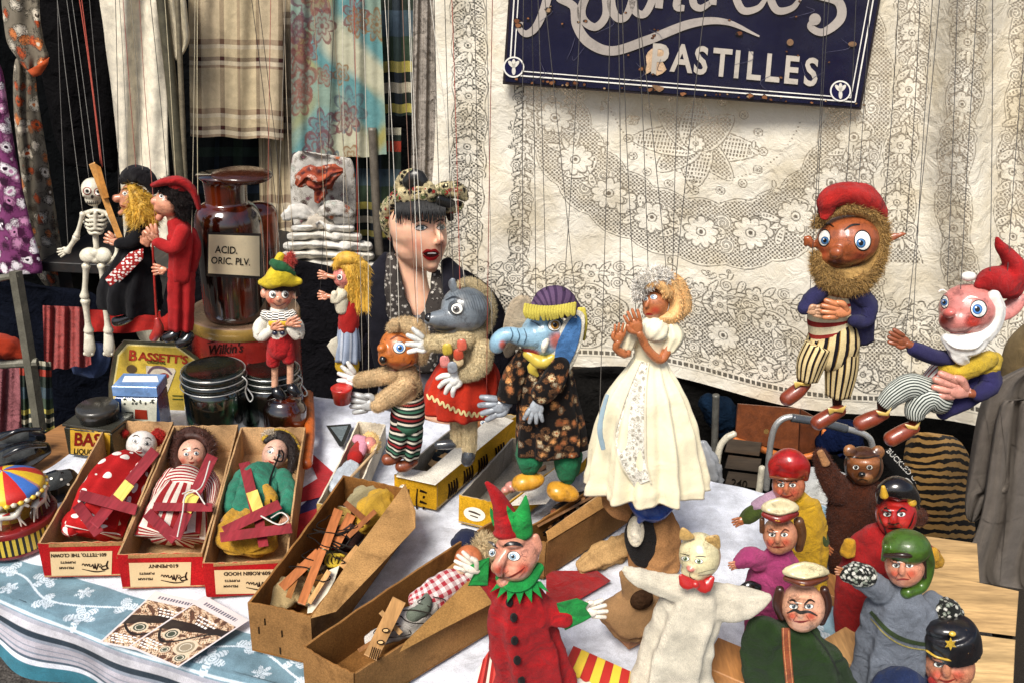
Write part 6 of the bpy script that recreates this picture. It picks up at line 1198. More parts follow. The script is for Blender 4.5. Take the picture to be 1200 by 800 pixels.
for i in range(7): x = 674 + i * 1.7; m.loft([(x, 362, 2.2, 4), (x + 2, 378, 2.6, 6), (x + 1 + rnd.uniform(-2, 2), 398, 1.6, 4)], seg=7, n=9)
m.out('hair', 'cloth', T)
m = M(p, '#bda63f'); m.loft([(618, 414, 6, 16), (634, 424, 8, 20), (648, 418, 6, 18)], wr=.08); m.loft([(628, 422, 6, 20), (624, 432, 6, 22), (630, 440, 2, 20)], d=.4, wr=.1); m.out('scarf', 'satin', T)
cm('leafy', floral(75, '#120e0d', ['#b56c3e', '#dcc79a', '#8c4526', '#a8a48e', '#d99a5c'], .9, .36, '#7c5434'))
m = M(p); m.loft([(640, 412, 24), (640, 430, 30), (641, 465, 35), (645, 505, 40), (646, 526, 41)], seg=60, folds=(7, .02, .09), d=.62, cap='hem'); m.out('coat', 'leafy', T)
m = M(p); m.loft([(618, 416, 12, 6), (605, 435, 13, 8), (598, 455, 14, 12), (595, 468, 13, 14)], seg=30, wr=.05, cap='hem'); m.out('sleeve', 'leafy', T)
m = M(p); m.loft([(656, 424, 12, 18), (648, 446, 14, 26), (634, 462, 13, 32)], seg=30, wr=.05); m.out('sleeve', 'leafy', T)
m = M(p, '#8c9299'); hand(m, 597, 472, 192, 36, off=16, spread=13); m.out('glove', 'paint', T); m = M(p, '#9aa0a6'); hand(m, 628, 470, 262, 26, off=36, spread=16); m.out('glove', 'paint', T)
for x0, y1 in ((620, 552), (664, 560)): m = M(p, '#1f6b45'); m.loft([(x0, 518, 13), (x0 + 1, 534, 17), (x0 + 1, y1 - 6, 13), (x0 + 2, y1, 8)], seg=26, folds=(5, .06, .06), wr=.04); m.out('trouser_leg', 'felt', T); m = M(p, '#b5623f'); m.loft([(x0 + 2, y1 - 2, 3), (x0 + 2, y1 + 6, 3)]); m.out('ankle', 'paint', T)
for x, y, an in ((619, 564, 14), (660, 575, -20)): m = M(p, '#c78f2c'); m.ell(x, y, 20, 11, 12, an, off=6); m.ell(x - 6, y + 1, 14, 11, 13, an, off=8); m.out('shoe', 'paint', T, blob=.002)
strs(T, p, [(613, 348, 614, '#57534e'), (676, 365, 634, '#57534e'), (640, 344, 629, '#57534e'), (570, 470, 578, '#8c3c34'), (628, 470, 622), (660, 350, 683, '#57534e')])

# ---- lady in the cream gown
p = Y(1.0); T = thing('lady_marionette', 'marionette lady in a long cream satin gown with blonde curls and raised hands', 'marionette', p.P(760, 575)); FA = '#b0693f'
m = M(p, FA); m.ell(768, 354, 16, 19, 16, 8); m.ell(762, 363, 9, 10, 10, off=4); m.loft([(760, 352, 2, 13), (757, 359, 2.6, 15)]); m.loft([(770, 366, 6, 0), (769, 386, 7, 0)]); hd = m.out('head', 'paint', T, blob=.0017, paint=[(768, 364, 5, 4, '#b5482f', .7)]); s_ = S(hd)
eye(T, s_, 766, 348, 4, 2.8, '#3f6e9a', 2.2, -1); eye(T, s_, 757, 350, 2.4, 2.4, '#3f6e9a', 1.8, -.6); M(s_, '#8f1f1c').stroke([(756, 369, 1), (760, 368, 3), (765, 369, 1)], None, .9).out('mouth', 'paint', T); brow(T, s_, [(761, 343, .7), (767, 341, 1.4), (773, 344, .7)], '#4a2a18')
m = M(p, '#d9ab70')
for a in ([(754, 332, 6, 6), (766, 324, 9, 4), (782, 328, 10, 2), (790, 342, 9, 2), (793, 358, 8, 4), (788, 371, 8, 8), (776, 372, 6, 8)], [(772, 326, 8, -6), (790, 330, 9, -6), (799, 345, 9, -6), (803, 360, 7, -4), (796, 370, 6, 0)], [(756, 334, 5, 12), (764, 330, 6, 14), (775, 333, 6, 14), (783, 345, 6, 13)]): m.loft(a, seg=14, folds=(4, .12, .12))
m.out('hair', 'hair', T, fuzz=(1600, .004, None, .6))
m = M(p, '#ebe5da'); m.loft([(748, 350, 4, 4), (752, 334, 8, 8), (766, 324, 9, 10), (780, 324, 7, 8)], wr=.14, folds=(6, .15, .15)); m.out('tulle_cap', 'cloth', T, fuzz=(3500, .006))
CR = '#e6dcbc'
m = M(p, CR); m.loft([(768, 378, 14), (765, 392, 21), (761, 408, 18), (760, 424, 17)], seg=34, wr=.04, d=.7); m.out('bodice', 'satin', T)
for a in ([(745, 384, 9, 6), (738, 392, 11, 8), (735, 405, 8, 10)], [(785, 382, 10, 4), (788, 394, 13, 6), (784, 407, 9, 10)]): m = M(p, CR); m.loft(a, seg=30, folds=(8, .06, .12)); m.out('puff_sleeve', 'satin', T)
m = M(p, FA); m.loft([(784, 406, 6, 12), (774, 421, 5.5, 18), (760, 410, 5, 24), (749, 390, 4.4, 28)], sm=True); m.out('arm', 'paint', T); hand(M(p, FA), 749, 391, 112, 30, off=28, spread=5, w=.15).out('hand', 'paint', T)
m = M(p, FA); m.loft([(735, 403, 5, 10), (734, 415, 5, 16), (722, 408, 4.4, 20), (724, 400, 4, 22)]); m.out('arm', 'paint', T); hand(M(p, FA), 724, 402, 80, 24, off=22, spread=5, w=.15).out('hand', 'paint', T)
m = M(p, '#ded5bb'); m.loft([(768, 382, 16, 8), (766, 386, 18, 10)], seg=30, folds=(9, .1, .15), d=.7); m.out('collar', 'satin', T)
m = M(p, CR); m.loft([(761, 416, 17), (760, 432, 26), (758, 462, 44), (757, 500, 56), (757, 545, 64), (757, 569, 66)], seg=150, n=60, folds=(12, .015, .14), wr=.022, d=.66, cap='hem', ph=.8); gw = m.out('gown', 'satin', T)
K['lacework'] = mk('lacework', .9, pat=floral(170, '#e9e4d6', ['#a39c8c', '#f4f0e6', '#b8b09e'], .8, .36, '#8d8778'), bump=1, bs=500, bd=.002)
m = M(S(gw)); m.stroke([(755, 424, 9), (748, 450, 17), (742, 480, 27), (738, 512, 34), (742, 540, 28), (752, 566, 20)], None, 2.5, n=60); m.out('lace_panel', 'lacework', T)
m = M(S(gw), '#d6cdb4'); m.stroke([(750, 424, 1.4), (739, 450, 1.6), (728, 480, 2), (720, 512, 2.4), (727, 542, 2), (742, 566, 1.6)], None, 4); m.stroke([(760, 424, 1.4), (757, 450, 1.6), (756, 480, 2), (756, 512, 2.4), (757, 540, 2), (763, 566, 1.6)], None, 4); m.out('lace_edge', 'satin', T)
m = M(p, '#93a9b4'); m.loft([(712, 462, 2, 40), (706, 482, 2.6, 44), (703, 505, 3, 46), (707, 526, 2.6, 46)], d=.2, wr=.1); m.out('ribbon', 'satin', T)
strs(T, p, [(760, 333, 744, '#57534e'), (782, 330, 741, '#57534e'), (745, 366, 728, '#57534e'), (726, 380, 723, '#57534e'), (788, 330, 800, '#57534e'), (786, 392, 832, '#57534e'), (702, 500, 716, '#57534e')])

# ---- bearded fisherman in striped trousers
p = Y(1.16); T = thing('bearded_marionette', 'bearded round-headed marionette in a red cap, blue jacket and striped trousers', 'marionette', p.P(965, 500)); TC = '#98502c'
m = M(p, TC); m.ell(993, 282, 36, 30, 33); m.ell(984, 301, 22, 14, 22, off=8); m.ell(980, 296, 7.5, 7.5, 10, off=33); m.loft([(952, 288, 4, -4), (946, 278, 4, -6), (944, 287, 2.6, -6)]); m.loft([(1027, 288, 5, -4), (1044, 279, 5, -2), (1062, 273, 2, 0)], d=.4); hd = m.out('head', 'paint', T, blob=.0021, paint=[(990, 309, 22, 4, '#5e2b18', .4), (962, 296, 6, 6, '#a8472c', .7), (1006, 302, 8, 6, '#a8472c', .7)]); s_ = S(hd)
eye(T, s_, 966, 279, 6.4, 9, '#2f5c86', 4.6, .6, 3, rot=8); eye(T, s_, 1011, 282, 9, 11, '#2f5c86', 5.6, -2, 3, rot=-8)
for a in ([(962, 266, 1), (970, 262, 2), (977, 266, 1)], [(989, 270, 1), (998, 264, 2.4), (1008, 263, 1.4)]): brow(T, s_, a)
M(s_, '#4c160e').stroke([(970, 306, 1.4), (985, 312, 2.4), (1003, 311, 2), (1014, 305, 1)], None, .9).out('mouth', 'paint', T)
BE = '#a8854e'
m = M(p, BE); m.loft([(962, 312, 10, 8), (975, 325, 15, 12), (1000, 327, 17, 12), (1020, 312, 12, 4), (1030, 290, 9, -2), (1030, 266, 9, -4), (1018, 250, 9, 0), (996, 243, 9, 6), (972, 250, 7, 6), (958, 264, 5, 0)], n=90, seg=18); m.loft([(958, 300, 7, 4), (962, 316, 8, 6)]); m.out('beard', 'fur', T, fuzz=(16000, .0075))
m = M(p, '#a8231f'); m.loft([(968, 248, 9, 8), (972, 234, 13, 8), (990, 227, 13, 6), (1012, 232, 15, 0), (1030, 246, 9, -4), (1037, 259, 3, -6)], folds=(4, .07, .07), wr=.04, d=1.1); m.loft([(970, 240, 10, 12), (966, 255, 5, 14)], d=.5); m.out('cap', 'felt', T)
K['rwstripe'] = mk('striped_jersey', .9, pat=stripes(1, 5.5, None, pos=[(0, '#d9cba8'), (.62, '#8f2f2a')]), weave=5200)
m = M(p); m.loft([(980, 334, 17), (975, 352, 22), (972, 372, 25), (976, 394, 26)], seg=32, wr=.02, d=.7); m.out('jersey', 'rwstripe', T)
NV = '#2b2a4c'
m = M(p, NV); m.loft([(996, 338, 10, 10), (1008, 358, 14, 10), (1008, 380, 15, 10), (1013, 402, 10, 8)], seg=26, d=.5, folds=(4, .05, .1), cap='hem'); m.loft([(1004, 342, 11, 12), (1018, 358, 10, 14), (1014, 376, 9, 20), (1000, 376, 7, 26)], wr=.06); m.out('jacket', 'cloth', T)
m = M(p, NV); m.loft([(966, 338, 9, 8), (952, 350, 10, 12), (942, 362, 8, 18)], wr=.06); m.out('sleeve', 'cloth', T)
m = M(p, '#c99b78'); m.loft([(952, 360, 5, 22), (944, 362, 5, 20)]); hand(m, 946, 364, -4, 20, off=24, spread=8); m.out('hand', 'paint', T)
m = M(p, '#c47c52'); hand(m, 994, 366, 172, 32, off=28, spread=7, th=-1); m.out('hand', 'paint', T)
K['ystripe'] = mk('striped_pants', .9, pat=stripes(0, 15, None, pos=[(0, '#cdb888'), (.48, '#17141a'), (.82, '#8a6a2c'), (.9, '#cdb888')]), weave=5200, wrk=45)
m = M(p); m.loft([(978, 388, 28), (976, 402, 30), (974, 414, 28)], seg=40, wr=.02, d=.7); m.out('trousers', 'ystripe', T)
for a in ([(960, 404, 16, 8), (951, 424, 16, 8), (946, 444, 12, 8)], [(988, 404, 18, 2), (986, 432, 18, 2), (982, 462, 14, 2)]): m = M(p); m.loft(a, seg=34, folds=(4, .03, .06), cap='hem'); m.out('trouser_leg', 'ystripe', T)
for (x, y), sh in (((940, 444), [(944, 449, 7, 4), (934, 458, 9, 8), (922, 467, 9, 10)]), ((981, 464), [(984, 480, 8, 4), (970, 488, 9, 8), (958, 495, 9, 10)])):
    m = M(p, '#3a1f16'); m.loft([(x, y - 4, 6), (x, y + 12, 5)]); m.out('ankle', 'cloth', T); m = M(p, '#7c3520'); m.loft(sh, seg=20); m.out('shoe', 'paint', T)
    m = M(p, '#b99a4c'); a, b = sh[0][:2]; m.poly([(a - 14, b - 3), (a - 2, b - 1), (a + 8, b - 6), (a + 4, b + 3), (a - 6, b + 2), (a - 12, b + 6)], 2, 16); m.out('shoe_tongue', 'satin', T)
strs(T, p, [(958, 250, 975, '#4c4a48'), (1036, 256, 1055, '#4c4a48'), (985, 310, 1005, '#4c4a48'), (996, 355, 1022, '#4c4a48'), (948, 360, 968, '#4c4a48'), (1062, 272, 1080, '#4c4a48')])

# ---- pink-faced gnome
p = Y(1.12); T = thing('gnome_marionette', 'pink-faced gnome marionette with white beard and pointed red cap, knees bent', 'marionette', p.P(1050, 520)); PK = '#c47a72'
m = M(p, PK); m.ell(1134, 362, 32, 30, 29); m.ell(1122, 374, 20, 17, 22, off=8); m.ell(1112, 367, 7, 6, 10, off=26); m.ell(1140, 376, 10, 9, 9, off=22); m.loft([(1164, 372, 7, -6), (1180, 364, 11, -8), (1194, 352, 9, -8), (1204, 346, 3, -8)], d=.35); hd = m.out('head', 'paint', T, blob=.002, paint=[(1140, 377, 9, 8, '#b3392f', .5), (1106, 374, 5, 6, '#b3392f', .5), (1112, 367, 7, 6, '#bf5f57', .5)]); s_ = S(hd)
eye(T, s_, 1147, 362, 9, 9.5, '#2f639c', 6, -1.5, .5); eye(T, s_, 1107, 354, 4.4, 7, '#2f639c', 4, -.6, .5)
for a in ([(1100, 342, 1), (1104, 339, 2), (1110, 342, 1)], [(1128, 354, 1), (1136, 348, 2.4), (1146, 349, 1)]): brow(T, s_, a, '#e6dfd6')
M(s_, '#7c1d1c').stroke([(1108, 384, 1), (1118, 391, 4), (1130, 390, 3.4), (1140, 384, 1)], None, .9).out('mouth', 'paint', T)
m = M(p, '#e6e3dc'); m.loft([(1164, 346, 7, 14), (1168, 362, 9, 14), (1164, 380, 9, 16), (1154, 394, 9, 20)], folds=(5, .1, .1)); m.loft([(1108, 396, 6, 16), (1120, 402, 12, 20), (1138, 402, 14, 20), (1150, 394, 10, 18)], folds=(6, .12, .12)); m.loft([(1118, 404, 9, 18), (1124, 416, 10, 20), (1132, 424, 5, 18)], folds=(5, .1, .2)); m.ell(1135, 324, 9, 6, 7); m.out('beard', 'bone', T, blob=.0019, it=1)
m = M(p, '#a51c1e'); m.loft([(1146, 334, 5, 6), (1158, 328, 14, 0), (1174, 330, 18, -6), (1186, 338, 14, -8)], d=1); m.loft([(1178, 334, 19, -6), (1190, 318, 14, -4), (1182, 300, 9, -2), (1172, 288, 6, 0), (1168, 278, 2, 0)], folds=(3, .06, .06)); m.out('cap', 'felt', T, blob=.0022)
m = M(p, '#bfa032'); m.loft([(1108, 430, 9, 12), (1124, 436, 10, 18), (1144, 428, 11, 20), (1160, 420, 10, 14)], wr=.06); m.loft([(1146, 424, 10, 10), (1158, 428, 14, 8), (1166, 420, 9, 4)], wr=.08); m.out('scarf', 'felt', T)
NB = '#2c2950'
K['gstripe'] = mk('thin_striped_cloth', .9, pat=stripes(0, 26, None, pos=[(0, '#b9bdb4'), (.55, '#2c312f')]), weave=5200); K['rstripe'] = mk('thin_red_stripe', .9, pat=stripes(0, 22, None, pos=[(0, '#d6cfc8'), (.65, '#8c3338')]), weave=5200)
m = M(p); m.loft([(1128, 428, 14), (1112, 440, 22), (1096, 454, 20)], seg=30, d=.7); m.out('shirt', 'rstripe', T)
m = M(p, NB); m.loft([(1112, 420, 9, 10), (1096, 418, 9, 14), (1080, 412, 9, 16), (1070, 408, 8, 18)], folds=(5, .08, .08)); m.loft([(1140, 430, 14, 2), (1150, 446, 18, 6), (1136, 462, 14, 12), (1112, 476, 12, 10), (1104, 486, 7, 8)], wr=.05, d=.6); m.out('jacket', 'cloth', T)
m = M(p, NB); m.loft([(1158, 434, 12, 10), (1160, 450, 12, 18), (1146, 462, 9, 26)], wr=.06); m.out('sleeve', 'cloth', T)
m = M(p, '#8a4c30'); m.loft([(1070, 406, 5, 18), (1062, 402, 4, 18)]); hand(m, 1065, 403, 155, 26, off=18, spread=6); m.out('hand', 'paint', T)
m = M(p, '#cf8f7e'); m.loft([(1146, 462, 5, 26), (1136, 460, 5, 28)], c='#8a4c30'); hand(m, 1134, 459, 165, 42, '#cf8f7e', off=28, spread=7, th=-1); m.out('hand', 'paint', T)
m = M(p, '#c7662a'); m.disc(1110, 465, 6, 5, 26); m.ell(1110, 465, 6, 5, 2, off=24); m.out('button', 'paint', T)
for a, an_, sh in (([(1096, 460, 14, 8), (1068, 452, 15, 16), (1048, 462, 13, 18), (1036, 474, 10, 16)], (1034, 478), [(1036, 484, 7, 14), (1022, 490, 9, 18), (1008, 496, 9, 18)]), ([(1104, 470, 15, 14), (1086, 466, 15, 22), (1074, 478, 13, 24), (1072, 488, 10, 24)], (1070, 492), [(1070, 500, 8, 20), (1058, 506, 9, 24), (1044, 514, 9, 26)])):
    m = M(p); m.loft(a, seg=34, wr=.03, cap='hem'); m.out('trouser_leg', 'gstripe', T); x, y = an_; m = M(p, '#3a1f16'); m.loft([(x, y - 6, 6, 14), (x, y + 6, 5, 14)]); m.out('ankle', 'cloth', T)
    m = M(p, '#7c3520'); m.loft(sh, seg=20); m.out('shoe', 'paint', T); a, b = sh[0][:2]; m = M(p, '#b99a4c'); m.poly([(a - 10, b - 4), (a + 2, b - 1), (a + 9, b - 7), (a + 5, b + 3), (a - 6, b + 2)], 2, 30); m.out('shoe_tongue', 'satin', T)
strs(T, p, [(1110, 335, 1123, '#5c5a58'), (1160, 330, 1163, '#5c5a58'), (1060, 400, 1105, '#5c5a58'), (1120, 458, 1148, '#5c5a58'), (1180, 330, 1210, '#5c5a58'), (1066, 470, 1096, '#5c5a58')])
# ================================================================== dolls lying in their boxes
def face(T, s_, x, y, k, iris, tilt=0, lips='#8f2a24', bw='#2a1810'):
    a = radians(tilt); q = lambda u, v: (x + u * cos(a) - v * sin(a), y + u * sin(a) + v * cos(a))
    for sx in (-1, 1): eye(T, s_, *q(sx * 6 * k, -2 * k), 2.8 * k, 2 * k, iris, 1.6 * k, rot=tilt)
    for sx in (-1, 1): brow(T, s_, [(*q(sx * 3 * k, -7 * k), .6), (*q(sx * 6.5 * k, -8.5 * k), 1.1), (*q(sx * 10 * k, -6 * k), .6)], bw)
    M(s_, lips).stroke([(*q(-3.4 * k, 8 * k), .8), (*q(0, 8.8 * k), 2.2 * k), (*q(3.4 * k, 7.6 * k), .8)], None, .9).out('mouth', 'paint', T)
p = zz(.034)
T = thing('clown_doll', 'white-faced clown doll in a red dress with white spots lying in its box', 'doll', p.P(130, 580))
m = M(p, '#d9d2ca'); m.ell(166, 521, 17, 17, 16, off=12); m.ell(163, 525, 3, 3, 5, off=27); hd = m.out('head', 'paint', T, blob=.0016); face(T, S(hd), 165, 520, 1.15, '#3a3a3a', 12)
m = M(p, '#b3261f'); m.ell(184, 512, 9, 9, 9, off=8); m.ell(146, 507, 5, 4, 5, off=6); m.out('hair', 'fur', T, fuzz=(1200, .005))
K['spots'] = mk('spotted_cloth', .9, pat=dots(9, 7, '#a81e1f', '#e4dfd6', .33), weave=5200, wrk=45); K['spots2'] = mk('spotted_cloth_b', .9, pat=dots(5, 3, '#a81e1f', '#e4dfd6', .33), weave=5200, wrk=45)
m = M(p); m.loft([(158, 536, 16, 4), (146, 552, 27, 8), (130, 576, 30, 8), (118, 600, 30, 6), (110, 622, 30, 0)], seg=60, folds=(6, .04, .12), wr=.03, d=.42, cap='flat'); m.out('dress', 'spots', T)
for a in ([(138, 545, 10, 10), (122, 566, 12, 8), (108, 586, 11, 4)], [(168, 545, 9, 10), (166, 562, 10, 8), (156, 590, 9, 4)], [(98, 600, 9, 6), (86, 610, 11, 6), (82, 622, 9, 2)]): m = M(p); m.loft(a, wr=.08, folds=(4, .1, .1), d=.7); m.out('sleeve', 'spots2', T)
T = thing('striped_dress_doll', 'brown-haired doll in a red and white striped dress lying in its box', 'doll', p.P(205, 590))
m = M(p, '#d3a087'); m.ell(225, 532, 15.5, 18, 15, off=12); m.ell(224, 536, 2, 2.4, 4, off=26); hd = m.out('head', 'paint', T, blob=.0016, paint=[(214, 540, 4, 4, '#c96e5a', .7), (234, 540, 4, 4, '#c96e5a', .7)]); face(T, S(hd), 224, 533, 1, '#4a5a68', -4)
m = M(p, '#3d1f15'); m.loft([(209, 550, 4, 6), (205, 534, 6, 6), (210, 516, 8, 10), (224, 509, 9, 14), (239, 514, 8, 10), (246, 530, 6, 6), (246, 545, 3, 4)], folds=(3, .15, .15)); m.out('hair', 'hair', T, fuzz=(2500, .007))
K['rw'] = mk('striped_dress', .9, pat=stripes(0, 17, None, pos=[(0, '#d9cdbf'), (.5, '#96282b')]), weave=5200, wrk=45); K['rwb'] = mk('striped_yoke', .9, pat=stripes(1, 6, None, pos=[(0, '#d9cdbf'), (.5, '#96282b')]), weave=5200, wrk=45)
m = M(p); m.loft([(223, 548, 11, 6), (218, 562, 22, 8), (216, 572, 23, 8)], d=.45, seg=30, wr=.04, cap='flat'); m.out('yoke', 'rwb', T)
m = M(p); m.loft([(216, 570, 22, 8), (208, 596, 32, 8), (200, 628, 38, 2)], seg=60, folds=(7, .04, .12), d=.36, cap='flat'); m.out('dress', 'rw', T)
for a in ([(202, 556, 9, 10), (190, 574, 9, 8), (182, 590, 7, 4)], [(242, 556, 9, 10), (250, 570, 8, 8), (248, 590, 6, 4)]): m = M(p); m.loft(a, wr=.06, folds=(4, .1, .1)); m.out('sleeve', 'rw', T)
T = thing('green_tunic_doll', 'dark-haired doll in a green tunic with a yellow-trimmed hat lying in its box', 'doll', p.P(300, 590))
m = M(p, '#d9ab94'); m.ell(322, 532, 14.5, 18, 15, -16, off=12); m.ell(321, 536, 2, 2.4, 4, off=26); hd = m.out('head', 'paint', T, blob=.0016, paint=[(313, 542, 4, 3, '#cf7a66', .7)]); face(T, S(hd), 321, 533, 1, '#3a4a58', 22)
m = M(p, '#1c120e'); m.loft([(340, 552, 4, 4), (344, 536, 7, 6), (338, 520, 9, 10), (326, 511, 8, 14), (312, 516, 4, 14)]); m.out('hair', 'hair', T, fuzz=(1200, .005))
m = M(p, '#b9952f'); m.loft([(310, 514, 4, 16), (324, 507, 6, 18), (340, 512, 5, 14), (350, 526, 4, 8)]); m.out('hat', 'felt', T); m = M(p, '#c9b9a2'); m.ell(316, 509, 7, 4, 5, off=20); m.out('feather', 'fur', T, fuzz=(900, .006))
m = M(p, '#2c7a60'); m.loft([(318, 550, 13, 6), (308, 562, 27, 9), (302, 584, 27, 8), (298, 602, 26, 6)], seg=40, folds=(5, .05, .14), wr=.04, d=.42); m.loft([(286, 558, 11, 10), (274, 578, 10, 8), (270, 596, 8, 6)], wr=.08); m.loft([(330, 558, 11, 10), (338, 576, 10, 10), (336, 598, 8, 8)], wr=.08); m.out('tunic', 'felt', T)
m = M(p, '#c0902c'); m.loft([(300, 598, 24, 2), (292, 618, 30, 4), (288, 638, 32, 0)], seg=40, folds=(6, .06, .2), wr=.05, d=.35); m.loft([(312, 572, 6, 18), (318, 584, 8, 18), (312, 592, 4, 18)]); m.out('skirt', 'felt', T)
for x, y, a in ((269, 600, 250), (335, 602, 260)): hand(M(p, '#cf9d80'), x, y, a, 15, off=12).out('hand', 'paint', T)
m = M(p, '#141012'); m.loft([(324, 512, 1, 30), (327, 530, 1, 32), (321, 548, 1, 32), (316, 566, 1.2, 26), (318, 590, 1, 26)], seg=6); m.loft([(324, 522, .9, 31), (332, 530, .9, 30), (330, 540, .9, 30), (322, 538, .9, 32)], seg=6); m.out('cord', 'string', T)
p2 = zz(.055); m = M(p2, '#c9c4bb')
for pts in ([(246, 540), (236, 570), (218, 580), (214, 600), (208, 628)], [(214, 578), (228, 574), (240, 590)], [(318, 606), (330, 600), (338, 608), (326, 614), (306, 604)]): m.loft([(x, y, .9, 24) for x, y in pts], seg=6)
tag(m.out('control_string', 'string'), 'loose white strings looped over the dolls in the boxes', 'string')
p = zz(.03); T = thing('small_doll', 'small pink-faced blonde doll in white skirt in the narrow box', 'doll', p.P(420, 540))
m = M(p, '#cf8478'); m.ell(433, 521, 9, 10, 9, off=8); hd = m.out('head', 'paint', T); m = M(p, '#cfae72'); m.loft([(438, 528, 4, 6), (441, 518, 5, 8), (434, 510, 5, 10), (427, 512, 3, 8)]); m.out('hair', 'hair', T, fuzz=(700, .004))
m = M(p, '#a3231f'); m.loft([(423, 522, 8, 4), (416, 536, 10, 4)], wr=.08); m.out('bodice', 'cloth', T); m = M(p, '#c98a9a'); m.loft([(418, 514, 6, 12), (425, 518, 7, 12), (424, 530, 5, 12)], wr=.15); m.out('frill', 'cloth', T)
m = M(p, '#c3cbd2'); m.loft([(414, 544, 9, 4), (405, 560, 15, 4), (398, 574, 14, 2)], wr=.06, folds=(5, .08, .15), d=.5); m.out('skirt', 'cloth', T); m = M(p, '#bfa079'); m.loft([(440, 528, 1.8, 16), (410, 560, 1.8, 16)], cap='flat'); m.out('control_bar', 'wood', T)
# contents of the yellow boxes and of the third carton
p = zz(.03); T = thing('boxed_puppet', 'brown-faced puppet lying in the yellow box behind the fox marionette', 'puppet', p.P(560, 500))
m = M(p, '#b5743f'); m.ell(568, 497, 12, 10, 11, off=10); hd = m.out('head', 'paint', T); eye(T, S(hd), 566, 495, 3.4, 3, '#3a6a90', 2); m = M(p); m.loft([(552, 508, 9, 4), (530, 528, 14, 4), (515, 542, 12, 2)], wr=.08, d=.6); m.out('body', 'plaid_dark', T)
bars(zz(.03), 'puppet_control', 'tan wooden control lying in the yellow box under the fox marionette', 'control', [(524, 520, 505, 546, 9, '#b38a55', 10), (510, 530, 530, 536, 7, '#b38a55', 16)])
bars(zz(.03), 'puppet_control', 'brown wooden rods lying in the yellow box with the oval badge', 'control', [(640, 545, 575, 590, 4, '#6d4a2c', 10), (610, 556, 640, 548, 5, '#3b2a22', 8)])
m = M(zz(.03), '#c9897a'); m.ell(599, 570, 8, 7, 8, off=12); m.ell(592, 574, 5, 5, 5, off=12); tag(m.out('puppet_hand', 'paint', blob=.0018), 'pink puppet fist poking out of the yellow box behind the jester', 'puppet part')
crumple('dark patterned cloth stuffed in the box under the elephant marionette', 'cloth', zz(.035), [(634, 620, 6, 6), (660, 604, 13, 8), (690, 588, 13, 8), (712, 574, 8, 8)], '#3a2420', mat='leafy')
bars(zz(.05), 'puppet_control', 'thin pale rods lying in the box under the elephant marionette', 'control', [(640, 624, 722, 566, 3, '#b99468', 14), (630, 616, 700, 578, 3, '#7d5836', 12)])
crumple('cream crumpled netting behind the gown\'s hem', 'netting', zz(.02), [(690, 555, 8), (706, 562, 12, 6), (716, 575, 8)], '#cfc8b8', name='netting')
crumple('torn brown wrapping paper lying behind the monkey puppet', 'paper', zz(.01), [(682, 664, 8), (705, 650, 13, 6), (728, 640, 12, 8), (742, 628, 6, 6)], '#b08d5e', mat='card', name='wrapping_paper')
crumple('grey plastic bag by the table edge behind the gown', 'bag', Y(1.5), [(822, 520, 6), (828, 545, 14, 4), (832, 570, 12)], '#8b8d90', mat='satin', name='plastic_bag')

# ================================================================== plywood boards at the right
def board(label, pts, z_, c_='#b08f60', th=9, name='plywood_board'):
    m = M(Z(z_), c_); m.poly(pts, th, -th / 2, bev=.008); return tag(m.out(name, 'pine', smooth=False), label, 'board')
board('plywood board furthest back beside the striped bag', [(1060, 628), (1088, 628), (1145, 636), (1148, 682), (1060, 668)], TZ - .02)
board('large plywood board under the grey-clad puppet, in front of the furthest board', [(1040, 668), (1100, 672), (1194, 692), (1190, 745), (1112, 735), (1030, 725)], TZ + .0)
board('pale worn plywood board at the bottom right under the policeman puppet', [(1030, 729), (1112, 739), (1190, 749), (1186, 830), (1010, 830)], TZ + .004, '#bd9d6c')
m = M(Z(TZ - .012), '#151413'); m.poly([(1150, 682), (1200, 690), (1215, 830), (1180, 830)], 16, -10, bev=.02); tag(m.out('black_case', 'rubber', smooth=False), 'edge of a black case at the bottom right corner', 'case')
def block(label, x, y, sx, sy, h, rz, c='#a8733f'):
    q = Z(TZ + .001).P(x, y); m = M(None, c); m.wbox((q[0], q[1], TZ + .001 + h / 2), (sx, sy, h), radians(rz)); return tag(m.out('wooden_block', 'wood', smooth=False), label, 'block')
block('wooden block beside the legs of the brown bear glove puppet', 985, 700, .075, .05, .016, -35)
block('wooden block between the green-clad soldier and the grey-gowned puppet', 1000, 768, .06, .07, .018, -55, '#b98f5c')
block('wooden block at the bottom left of the green-clad soldier', 866, 790, .08, .06, .018, -30)

# ================================================================== glove puppets standing on the table
def glove(name, label, px, py, Yv): q = Z(TZ + .002).P(px, py); return Y(float(q[1])), thing(name, label, 'glove puppet', q)
def body(T, p, c, lofts, mat='felt', vox=.0024, name='gown', fz=None, it=2):
    m = M(p, c)
    for l in lofts: m.loft(l[0], seg=36, folds=l[1] if len(l) > 1 else (4, .05, .14), wr=.05, d=l[2] if len(l) > 2 else .6)
    return m.out(name, mat, T, blob=vox, fuzz=fz, it=it)
